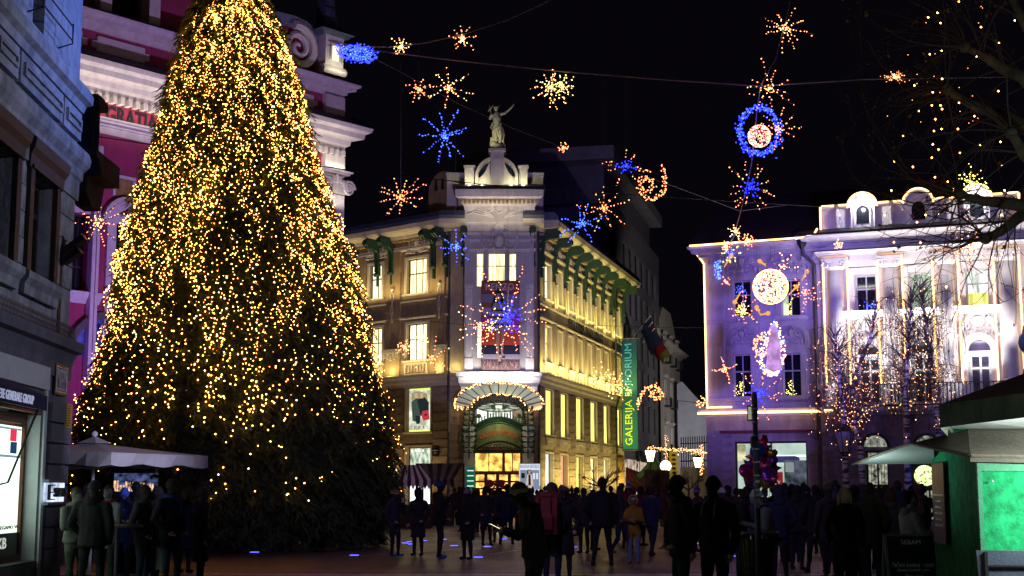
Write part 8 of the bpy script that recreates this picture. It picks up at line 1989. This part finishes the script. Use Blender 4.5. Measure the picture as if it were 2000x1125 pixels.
# body built as one skin-like union then remeshed
def tb(pts,rs,n=10): mb.tube([Vector(p) * k for p in pts],[r_ * k for r_ in rs],n); mb.ell(Vector(pts[-1]) * k,rs[-1] * k,rs[-1] * k,rs[-1] * k,8,6)
tb([(.02,0,.85),(.0,0,1.05),(-.02,.0,1.25),(-.03,0,1.42)],[.15,.13,.165,.12]); tb([(-.03,0,1.42),(-.04,0,1.54)],[.06,.055])
mb.ell(Vector((-.05,-.02,1.64)) * k,.08 * k,.10 * k,.115 * k,12,8); mb.ell(Vector((-.05,-.12,1.63)) * k,.015 * k,.02 * k,.025 * k,6,4)
mb.ell(Vector((-.05,0,1.69)) * k,.115 * k,.125 * k,.04 * k,12,6); tb([(-.13,0,1.7),(-.19,.02,1.8)],[.03,.02]); tb([(.03,0,1.7),(.08,.02,1.78)],[.03,.02])
tb([(.12,0,1.42),(.3,-.02,1.47),(.46,-.02,1.6)],[.07,.055,.045]); tb([(.46,-.02,1.6),(.6,-.04,1.74)],[.045,.035]); mb.ell(Vector((.63,-.05,1.78)) * k,.04 * k,.035 * k,.05 * k,8,6)
tb([(.62,-.05,1.79),(.66,-.06,1.86)],[.012,.01],6)
tb([(-.17,0,1.42),(-.28,-.04,1.25)],[.07,.055]); tb([(-.28,-.04,1.25),(-.22,-.16,1.38)],[.055,.04]); tb([(-.22,-.16,1.38),(-.28,-.14,1.6),(-.3,-.1,1.75)],[.02,.02,.02],6); tb([(-.35,-.14,1.5),(-.28,-.14,1.6),(-.2,-.14,1.68)],[.02,.045,.02],6)
tb([(-.08,0,.9),(-.09,-.06,.5),(-.07,-.02,.1)],[.1,.07,.05]); tb([(.1,0,.9),(.13,-.1,.55),(.08,.02,.12)],[.1,.075,.05])
for i in range(14):      # drapery
 a = i * .45; tb([(.14 * math.cos(a),.1 * math.sin(a),1.0),(.17 * math.cos(a + .3),.13 * math.sin(a + .3),.7),(.16 * math.cos(a + .7),.14 * math.sin(a + .7),.35 + .12 * (i % 3))],[.035,.045,.03],6)
tb([(-.17,0,1.1),(-.25,-.02,.9),(-.16,-.1,.75),(.05,-.16,.9),(.16,-.08,1.05)],[.035] * 5,6); tb([(.18,0,.9),(.26,0,.6),(.22,0,.35),(.3,0,.15)],[.05,.04,.04,.03],6); tb([(-.2,.0,.5),(-.24,0,.25),(-.2,0,.0)],[.07,.06,.08],8)
o = bpy.data.objects.new('tmp',mb.mesh('tmp',SST)); col.objects.link(o); md = o.modifiers.new('r','REMESH'); md.mode = 'VOXEL'; md.voxel_size = .022
dg = bpy.context.evaluated_depsgraph_get(); dg.update(); me = bpy.data.meshes.new_from_object(o.evaluated_get(dg)); bpy.data.objects.remove(o); me.materials.clear(); me.materials.append(SST); me.polygons.foreach_set('use_smooth',[True] * len(me.polygons))
sc_ = (W(970,197,86.7).z - STAT_AT.z) / (1.8 * k); o = put('figure',me,st,(0,0,.0)); o.scale = (sc_,) * 3
mb = MB(); mb.ell((0,0,.15),.5,.42,.32,12,6); mb.ell((-.25,-.1,.3),.25,.25,.3,10,6); put('rock_base',mb.mesh('rock_base',SST,True),st)

# ------------------------------------------------------------------ foreground furniture
# market parasol left
pc = W(183,900,27.5)
t = thing('market_parasol','large pale market parasol behind the bank corner','parasol',(pc.x,27.5,0),R(-24))
zr_ = W(183,889,27.5).z; zap = W(183,864,27.5).z; hs = 1.62; CAN = mat('pale_canvas',(.5,.48,.46),.8,2.5,.15,.15)
mb = MB(); c8 = [(hs,-hs * .9),(hs * .98,hs * .9),(-hs,hs),(-hs * .98,-hs)]
cr_ = []
for i in range(4):
 a,b = c8[i],c8[(i + 1) % 4]; n = 6
 for j in range(n):
  p = (a[0] + (b[0] - a[0]) * j / n,a[1] + (b[1] - a[1]) * j / n); q = (a[0] + (b[0] - a[0]) * (j + 1) / n,a[1] + (b[1] - a[1]) * (j + 1) / n)
  def sagp(P_,t_): return (P_[0] * t_,P_[1] * t_,zap - (zap - zr_) * (t_ ** .85))
  for u_,v_ in ((.06,.4),(.4,.75),(.75,1)): mb.poly([sagp(p,u_),sagp(p,v_),sagp(q,v_),sagp(q,u_)][::-1])
put('canopy',mb.mesh('canopy',CAN),t)
mb = MB()
for i in range(4):
 a,b = c8[i],c8[(i + 1) % 4]; n = 12
 for j in range(n):
  p = (a[0] + (b[0] - a[0]) * j / n,a[1] + (b[1] - a[1]) * j / n); q = (a[0] + (b[0] - a[0]) * (j + 1) / n,a[1] + (b[1] - a[1]) * (j + 1) / n); w0,w1 = .03 * math.sin(j * 1.3),.03 * math.sin((j + 1) * 1.3)
  mb.poly([(p[0] * (1 + w0),p[1] * (1 + w0),zr_ - .22 - w0),(q[0] * (1 + w1),q[1] * (1 + w1),zr_ - .22 - w1),(q[0],q[1],zr_),(p[0],p[1],zr_)])
put('valance',mb.mesh('valance',CAN),t)
mb = MB(); mb.tube([(0,0,0),(0,0,zap + .1)],.03,8); mb.ell((0,0,zap + .16),.06,.06,.06); mb.box(-.35,.35,-.35,.35,0,.08); put('pole',mb.mesh('pole',LET),t)
mb = MB(); [mb.poly([(.33 * math.cos(i * PI / 2 + .78),.33 * math.sin(i * PI / 2 + .78),zap - .02),(.33 * math.cos((i + 1) * PI / 2 + .78),.33 * math.sin((i + 1) * PI / 2 + .78),zap - .02),(0,0,zap + .12)]) for i in range(4)]; put('vent_cap',mb.mesh('vent_cap',CAN),t)
mb = MB()
for a in c8: mb.tube([(0,0,zr_ - .25),(a[0] * .97,a[1] * .97,zr_ - .03)],.015,4)
put('ribs',mb.mesh('ribs',LET),t)
ts = W(165,935,26); t = thing('lit_drinks_shelf','small shelf of lit bottles under the pale market parasol','shelf',(ts.x,29.5,0)); mb = MB(); mb.box(-.5,.4,0,.3,0,1.62); mb.box(-.5,.4,0,.3,2.0,2.2); put('cabinet',mb.mesh('cabinet',BLACK),t)
mb = MB(); rr_ = random.Random(2)
for i in range(14): mb.box(-.45 + .06 * i,-.42 + .06 * i,.05,.1,1.63,1.75 + rr_.uniform(0,.1))
put('bottles',mb.mesh('bottles',emit('bottle_glow',(1,.6,.35),.8,((9,9,9),.0,2))),t,kind='stuff'); mb = MB(); mb.box(-.5,.4,.25,.28,1.62,2.0); put('back_panel',mb.mesh('back_panel',emit('shelf_back_blue',(.1,.14,.35),.35,((6,1,9),0,2.5))),t)
tt = gpx(232,23.2); t = thing('standing_table','round standing table with plates among the people on the left','table',(tt.x,23.2,0)); mb = MB(); mb.lathe([(.4,1.06),(.4,1.1)],(0,0,0),20); put('tabletop',mb.mesh('tabletop',mat('dull_table',(.14,.14,.15),.4)),t); mb = MB(); mb.lathe([(.25,0),(.25,.03),(.03,.06),(.03,1.06)],(0,0,0),12); put('leg',mb.mesh('leg',WIRE),t)
# striped market stalls
def stall(px0,px1,ytop,ybot,Y,label,m1,m2,dep=2.2,tilt=1):
 a,b = W(px0,ybot,Y - dep),W(px1,ybot,Y - dep); c_,d_ = W(px0 + 14 * tilt,ytop,Y),W(px1 - 22 * tilt,ytop,Y); t = thing('market_stall',label,'stall',(a.x,Y,0),0,'striped market stalls'); o_ = Vector((a.x,Y,0)); n = 9
 for i in range(n):
  s0,s1 = i / n,(i + 1) / n; p0,p1,q0,q1 = a.lerp(b,s0),a.lerp(b,s1),c_.lerp(d_,s0),c_.lerp(d_,s1); mb = MB()
  mid = (p0 + p1) / 2 - Vector((0,.02,.42)); vs = [p0 - o_,p1 - o_,q1 - o_,q0 - o_,p0 - o_ - Vector((0,.02,.22)),p1 - o_ - Vector((0,.02,.22)),mid - o_]
  mb._a(vs,[(0,1,2,3),(4,6,5,1,0)],0); put('awning_stripe',mb.mesh('awning_stripe',m1 if i % 2 else m2),t)
 mb = MB()
 for q in (a,b): mb.tube([(q.x - o_.x,q.y - o_.y,0),q - o_],.04,5)
 for q in (c_,d_): mb.tube([(q.x - o_.x,q.y - o_.y,0),q - o_],.04,5)
 put('frame',mb.mesh('frame',DARKW),t); mb = MB(); mb.box(.1,b.x - a.x - .1,-dep + .2,-.2,0,1.0); put('counter',mb.mesh('counter',DARKW),t); return t
stall(772,842,908,938,66,'market stall with a violet lit striped scalloped awning',mat('dark_stripe',(.03,.03,.05),.8),mat('white_stripe',(.75,.72,.78),.8),2.6,1); stall(826,886,905,936,70,'market stall with a dark striped awning hung with evergreen',mat('grey_stripe',(.2,.18,.15),.8),mat('dark_stripe',(.03,.03,.05),.8),2.2,-.9)
spot((-3,56,5),(-5.2,64,2.4),120,(.6,.45,1),40,.6,.2)
# litter bin
bp_ = gpx(1480,22); t = thing('litter_bin','slatted dark metal litter bin at the foot of the sign pole','litter bin',(bp_.x,22.3,0)); zt_ = W(1480,1041,22.3).z
mb = MB(); mb.lathe([(.20,.1),(.20,.12),(.22,.5),(.25,zt_ - .1)],(0,0,0),20); put('liner',mb.mesh('liner',mat('yellow_liner',(.22,.20,.07),.6,4,.3)),t)
for i in range(24):
 a = 2 * PI * i / 24; ca,sa = math.cos(a),math.sin(a); mb = MB(); mb.X = Matrix.Rotation(a,4,'Z'); mb.prism([(.225,.02),(.24,.02),(.255,.5),(.29,.8),(.34,zt_ - .02),(.325,zt_ - .02),(.275,.8),(.24,.5)],-.013,.013); put('slat',mb.mesh('slat',IRON),t)
mb = MB(); mb.lathe([(.30,zt_ - .02),(.35,zt_ - .02),(.36,zt_),(.35,zt_ + .02),(.30,zt_ + .02)],(0,0,0),28); put('rim',mb.mesh('rim',mat('worn_steel_rim',(.30,.25,.28),.3,6,.2,.1,.6),True),t); mb = MB(); mb.lathe([(.265,.45),(.27,.5)],(0,0,0),24); put('hoop',mb.mesh('hoop',IRON),t)
# sign pole
pp_ = gpx(1478,21.3); t = thing('sign_pole','slim grey signpost with stickers rising behind the litter bin','signpost',(pp_.x,21.3,0)); ztp = W(1467,766,21.3).z; GRM = mat('galvanised_paint',(.12,.16,.19),.4,5,.3,.1,.3)
mb = MB(); mb.lathe([(.055,0),(.045,1.2),(.038,ztp)],(0,0,0),12); put('pole',mb.mesh('pole',GRM,True),t)
mb = MB(); mb.lathe([(.042,ztp - .35),(.042,ztp - .05),(.02,ztp)],(0,0,0),10); put('cap',mb.mesh('cap',WIRE),t)
zz0,zz1 = W(1458,822,21.3).z,W(1458,792,21.3).z; mb = MB(); mb.box(-.115,-.045,-.015,.015,zz0,zz1); put('sign_frame',mb.mesh('sign_frame',BLACK),t); mb = MB(); mb.box(-.105,-.055,-.022,-.017,zz0 + .02,zz1 - .02); put('sign_face',mb.mesh('sign_face',emit('small_sign_glow',(.6,.65,.45),.45)),t)
mb = MB()
for k_ in range(6): z_ = W(1468,800 + 26 * k_,21.3).z; mb.lathe([(.05,z_),(.05,z_ + .02)],(0,0,0),10)
put('clamp',mb.mesh('clamp',LET),t,kind='stuff'); mb = MB(); mb.box(-.07,.03,-.07,.05,W(1468,872,21.3).z,W(1468,853,21.3).z); put('junction_box',mb.mesh('junction_box',BLACK),t)
STK = mat('paper_stickers',(.55,.58,.6),.6,20,.5)
for y_,h_ in ((940,5),(957,4),(966,5),(978,9),(988,6)): mb = MB(); z_ = W(1474,y_,21.3).z; mb.box(-.03,.035,-.055,-.05,z_ - h_ * .005,z_ + h_ * .004); put('sticker',mb.mesh('sticker',STK),t)
# foil balloons
bc = W(1487,905,34); bt = thing('balloon_bunch','bunch of shiny pink and purple foil balloons behind the signpost','balloons',(bc.x,34,0)); rr_ = random.Random(6)
FO = [mat('foil_' + n,c,.22,9,.3,.3,.75) for n,c in (('magenta',(.65,.03,.3)),('purple',(.3,.05,.5)),('blue',(.04,.2,.6)),('pink',(.75,.15,.35)),('gold',(.7,.45,.05)),('red',(.6,.02,.05)))]
bal_ = [(1487,868,5),(1496,876,0),(1480,880,2),(1503,887,4),(1470,893,3),(1488,893,0),(1505,903,1),(1462,908,1),(1478,908,0),(1493,912,3),(1512,915,0),(1455,920,0),(1470,924,5),(1486,927,2),(1502,928,1),(1460,935,3),(1478,940,1),(1495,941,4),(1472,950,2),(1510,936,3)]
for i,(x,y,f_) in enumerate(bal_):
 q = W(x,y,34 + rr_.uniform(-.35,.35)) - Vector((bc.x,34,0)); mb = MB(); k_ = rr_.uniform(.8,1.15); mb.X = Matrix.Translation(q) @ Euler((rr_.uniform(-.4,.4),rr_.uniform(-.6,.6),rr_.uniform(-.8,.8))).to_matrix().to_4x4()
 if i % 3 == 0:
  H_ = [(0,-.2),(.2,.02),(.2,.14),(.1,.19),(0,.11),(-.1,.19),(-.2,.14),(-.2,.02)]; n = 8; vs = [(a * k_,0,b * k_) for a,b in H_] + [(0,-.09 * k_,.02),(0,.09 * k_,.02)]; mb._a(vs,[(j,(j + 1) % n,8) for j in range(n)] + [((j + 1) % n,j,9) for j in range(n)],0)
 elif i % 3 == 1: H_ = [((.2 if j % 2 == 0 else .1) * math.sin(j * PI / 5),(.2 if j % 2 == 0 else .1) * math.cos(j * PI / 5)) for j in range(10)]; mb._a([(a * k_,0,b * k_) for a,b in H_] + [(0,-.08 * k_,0),(0,.08 * k_,0)],[(j,(j + 1) % 10,10) for j in range(10)] + [((j + 1) % 10,j,11) for j in range(10)],0)
 else: mb.ell((0,0,0),.18 * k_,.08,.18 * k_,14,8)
 put('balloon',mb.mesh('balloon',FO[f_],True),bt)
 mb = MB(); mb.tube([q - Vector((0,0,.15)),Vector((q.x * .3,q.y * .3,1.3))],.004,3); put('string',mb.mesh('string',WIRE),bt)
# green chestnut stall
kc = Vector((3.92,12.0,0)); GRN = mat('green_painted_board',(.009,.19,.07),.85,9,.55,.3,ns2=45,dirt=.35,spec=.08); GRND = GRN
ks = thing('chestnut_stall','green painted chestnut stall with its lit counter side facing us','stall',kc)
zk = W(1907,893,12).z; zk2 = W(1822,876,14).z; pl = W(1822,960,14.2); pl2 = Vector((pl.x,pl.y,0)) - kc
mb = MB(); z_ = max(zk,zk2) + .03
mb._a([(0,0,0),(0,.04,0),(0,0,zk),(0,.04,zk)],[],0)
d_ = pl2.normalized(); n_ = Vector((-d_.y,d_.x,0))
def slab(mb,a,b,th,z0,z1a,z1b,side=1):
 a = Vector(a); b = Vector(b); d = (b - a); d.z = 0; n = Vector((-d.y,d.x,0)).normalized() * th * side
 mb._a([a + Vector((0,0,z0)),b + Vector((0,0,z0)),b + n + Vector((0,0,z0)),a + n + Vector((0,0,z0)),a + Vector((0,0,z1a)),b + Vector((0,0,z1b)),b + n + Vector((0,0,z1b)),a + n + Vector((0,0,z1a))],[(0,1,5,4),(1,2,6,5),(2,3,7,6),(3,0,4,7),(4,5,6,7),(3,2,1,0)],0)
slab(mb,(0,0.03,0),pl2 + Vector((0,0,0)),.04,0.02,zk,zk2,-1); put('side_board',mb.mesh('side_board',GRN),ks)
for z0,z1 in ((.02,.8),(.806,zk - .12)):
 mb = MB(); slab(mb,(0.002,-.005,0),(2.6,.12,0),.035,z0,z1,z1,1); put('front_board',mb.mesh('front_board',GRN),ks)
mb = MB(); slab(mb,(0.0,-.03,0),(2.6,.09,0),.06,zk - .115,zk - .01,zk - .01,1); put('top_board',mb.mesh('top_board',mat('dark_green_board',(.01,.12,.055),.6,14,.3,.2)),ks)
mb = MB(); mb.box(-.035,.0,-.03,.01,0,zk - .01); put('corner_post',mb.mesh('corner_post',mat('dark_green_board',(.01,.12,.055))),ks)
mb = MB(); slab(mb,(2.6,.12,0),(2.7,2.6,0),.04,0.02,2.1,2.1,1); slab(mb,pl2,(2.7,2.6,0),.04,0.02,2.1,2.1,-1); put('rear_board',mb.mesh('rear_board',GRN),ks)
for z_ in (.1,.7,.9,zk - .2):
 for x_ in (.08,.9,1.7): mb = MB(); mb.lathe([(.012,0),(.012,.006),(.004,.009)],(0,0,0),8); o = put('bolt',mb.mesh('bolt',WIRE),ks,(x_,x_ * .045 - .044,z_)); o.rotation_euler = (PI / 2,0,0)
mb = MB(); mb.prismx([(-.28,.86),(-.05,.86),(-.05,.83),(-.28,.83)],.55,2.6); put('counter_shelf',mb.mesh('counter_shelf',CANB_ := mat('worn_plank',(.16,.12,.08),.7,6,.4,.3)),ks)
# poster on the stall side
pp = Fac((kc.x + .03 * d_.x * 20,kc.y + .03 * 20),(kc.x,kc.y)); pp = Fac((pl.x,pl.y),(kc.x,kc.y + .03))
u0 = pp.uz(1826,905,.01)[0]; u1 = pp.uz(1849,905,.01)[0]; zz1,zz0 = pp.uz(1838,904)[1],pp.uz(1850,1062)[1]
t = thing('chestnut_poster','narrow brown and black price poster wrapped on the green stall side','poster',pp.wp((u0 + u1) / 2,-.04,zz0),pp.rz); hw = (u1 - u0) / 2; hh = zz1 - zz0
mb = MB(); mb.box(-hw,hw,-.006,.004,0,hh * .55); put('black_print',mb.mesh('black_print',mat('poster_black',(.02,.018,.025),.3,6,.3)),t)
mb = MB(); mb.box(-hw,hw,-.006,.004,hh * .551,hh); put('brown_print',mb.mesh('brown_print',mat('poster_brown',(.09,.045,.025),.3,7,.9)),t); mb = MB(); mb.box(-hw,hw,-.008,.0,0,hh * .12); put('blue_print',mb.mesh('blue_print',mat('poster_blue',(.03,.04,.14),.3)),t)
for i,(tx,wf_,hf) in enumerate((('Pečeni kostanj',1.7,.035),('cenik',.9,.03),('Merica',1.0,.03),('mala 2,50 €',1.4,.035),('Merica',1.0,.03),('velika 3,50 €',1.4,.035))): text_fit('lettering',tx,hw * wf_,hh * hf,t,(0,-.009,hh * (.60 - .075 * i)),0,LET,.001)
# canvas roofs above the stall
CANB = mat('brown_canvas',(.085,.07,.055),.85,3,.3,.3); CANG = mat('grey_green_canvas',(.12,.14,.10),.85,4,.3,.3,dirt=.5); CANP = mat('pale_underside',(.35,.42,.40),.8,3,.15)
t = thing('small_canvas_roof','low brown canvas roof with a pale underside over the green stall','canopy',(kc.x,13,0)); o_ = Vector((kc.x,13,0))
def wq(px,py,Y): return W(px,py,Y) - o_
tipL,ridge,apex = wq(1664,907,14.6),wq(1776,866,14.0),wq(1890,838,13.2); cor,endp = wq(1896,890,11.9),wq(2060,893,11.9); apR = wq(2080,836,13.2); bk1 = wq(1822,900,14.6)
ridge = wq(1778,866,13.2); mb = MB(); mb._a([ridge,cor,apex],[(0,1,2)],0); mb._a([cor,endp,apR,apex],[(0,1,2,3)],0); put('canvas_top',mb.mesh('canvas_top',CANB),t)
bk0 = wq(1822,905,15.5); mb = MB(); mb._a([tipL,ridge,wq(1824,875,13.4),wq(1824,906,14.4)],[(0,1,2,3)],0)
und = mb; put('pale_flap',und.mesh('pale_flap',CANP),t)
mb = MB(); q = Vector((0,.02,-.05)); mb._a([cor,endp,endp + q,cor + q],[(0,1,2,3)],0); mb.tube([tipL,ridge,cor],.016,5); mb.tube([cor,endp],.015,5); put('edge',mb.mesh('edge',CANB),t)
t = thing('large_canvas_roof','big grey green square parasol with hanging valance at the right picture edge','canopy',(kc.x + 1.5,12,0)); o_ = Vector((kc.x + 1.5,12,0))
A_,B2_ = wq(1834,790,11.4),wq(2140,748,10.2); ap2 = wq(2190,660,12.5); C2_ = wq(2200,838,15); D2_ = wq(1866,838,15.5)
mb = MB(); mb._a([A_,B2_,ap2],[(0,1,2)],0); mb._a([D2_,A_,ap2],[(0,1,2)],0); mb._a([B2_,C2_,ap2],[(0,1,2)],0); mb._a([C2_,D2_,ap2],[(0,1,2)],0); put('canvas_top',mb.mesh('canvas_top',CANB),t)
mb = MB(); n = 14
hv = lambda s: Vector((0,0,-(.185 - .0 * s)))
for i in range(n):
 s0,s1 = i / n,(i + 1) / n; p,q = A_.lerp(B2_,s0),A_.lerp(B2_,s1); w0,w1 = Vector((0,.02 * math.sin(i * 1.7),0)),Vector((0,.02 * math.sin((i + 1) * 1.7),0)); mb._a([p,p + hv(s0) + w0,q + hv(s1) + w1,q],[(0,1,2,3)],0)
mb._a([A_,D2_,D2_ + Vector((0,0,-.18)),A_ + hv(0)],[(0,1,2,3)],0); put('valance',mb.mesh('valance',CANG),t)
mb = MB(); mb._a([A_ + Vector((.05,.1,-.1)),D2_ + Vector((.05,0,-.1)),C2_ + Vector((0,0,-.1)),B2_ + Vector((0,.1,-.1))],[(0,1,2,3)],0); put('underside',mb.mesh('underside',mat('white_underside',(.75,.78,.75),.8,2,.1)),t)
mb = MB(); mb.tube([(1.9,.9,0),(1.9,.9,3.3)],.04,8); put('pole',mb.mesh('pole',IRON),t)
lf = W(2010,868,11.2)
area((5.0,11.0,2.02),(4.7,12.3,1.1),150,(.85,1.0,.92),.9,.12); area((5.4,12.2,2.3),(5.4,12.8,3.0),260,(.85,1.0,.92),.9,.3)
area((3.2,14.0,1.7),(3.5,13.9,2.3),10,(.8,1.0,.95),.3,.1)
# sandwich board
sbc = W(1777,1085,15.5); t = thing('chestnut_price_board','black sandwich board with a grey frame and chalk chestnut prices','sandwich board',(sbc.x,15.5,0),R(8)); zt_ = W(1777,1040,15.5).z; hw = .29; tl = math.atan(.16)
ts_ = Matrix.Translation((0,-.2,0)) @ Matrix.Rotation(-tl,4,'X')
for s_ in (1,-1):
 X_ = ts_ if s_ == 1 else Matrix.Rotation(PI,4,'Z') @ ts_
 mb = MB(); mb.X = X_; mb.box(-hw + .025,hw - .025,.0,.012,.12,zt_ - .02); put('board',mb.mesh('board',mat('chalk_board',(.012,.010,.014),.35,5,.3)),t)
 mb = MB(); mb.X = X_; mb.box(-hw,-hw + .024,-.012,.02,0,zt_); mb.box(hw - .024,hw,-.012,.02,0,zt_); mb.box(-hw + .024,hw - .024,-.012,.02,zt_ - .024,zt_); mb.box(-hw + .024,hw - .024,-.012,.02,.1,.12); put('frame',mb.mesh('frame',mat('grey_board_frame',(.16,.18,.2),.45)),t)
for tx,w_,h_,z_,sh_ in (('SEBAM',.22,.05,zt_ - .10,0),('Pečeni kostanj - cenik',.48,.075,W(1777,1103,15.5).z,.35),('Roasted chestnuts - price',.36,.045,W(1777,1113,15.5).z,.35),('Merica  Scoop',.2,.05,W(1777,1124,15.5).z,.3)): text_fit('lettering',tx,w_,h_,t,(0,-.2 - .012 + z_ * math.tan(tl) - .0,z_),0,mat('chalk_letters',(.75,.75,.8),.8),.002,Matrix.Rotation(-tl,4,'X'),sh_)
# small logo board on the stall front
q0 = W(1984,1100,11.2); t = thing('small_notice_board','small slate board with a yellow logo leaning on the lit green counter','board',(q0.x,11.6,q0.z - .25),R(-5)); mb = MB(); mb.prism([(-.12,-.5),(.3,-.5),(.3,.33),(-.17,.33)],-.0,.03); put('board',mb.mesh('board',mat('slate_blue_board',(.05,.06,.09),.5,8,.3)),t)
mb = MB(); mb.box(-.11,-.085,-.02,-.002,-.5,.32); mb.box(-.084,.3,-.02,-.002,.2,.215); put('frame',mb.mesh('frame',BLACK),t)
mb = MB(); mb.X = Matrix.Rotation(R(-20),4,'Y'); mb.prism([(-.06,-.05),(.16,-.05),(.18,.06),(-.03,.06)],-.008,-.001); put('logo_patch',mb.mesh('logo_patch',mat('yellow_logo',(.6,.55,.08),.5)),t); mb = MB(); mb.ell((.02,-.01,.07),.03,.01,.025,8,5); put('logo_flower',mb.mesh('logo_flower',mat('pink_logo',(.6,.1,.15),.5)),t)
mb = MB(); mb.tube([(0.0,.015,-.5),(0.0,.015,-(q0.z - .25))],.02); mb.tube([(.25,.015,-.5),(.25,.015,-(q0.z - .25))],.02); put('leg',mb.mesh('leg',IRON),t)
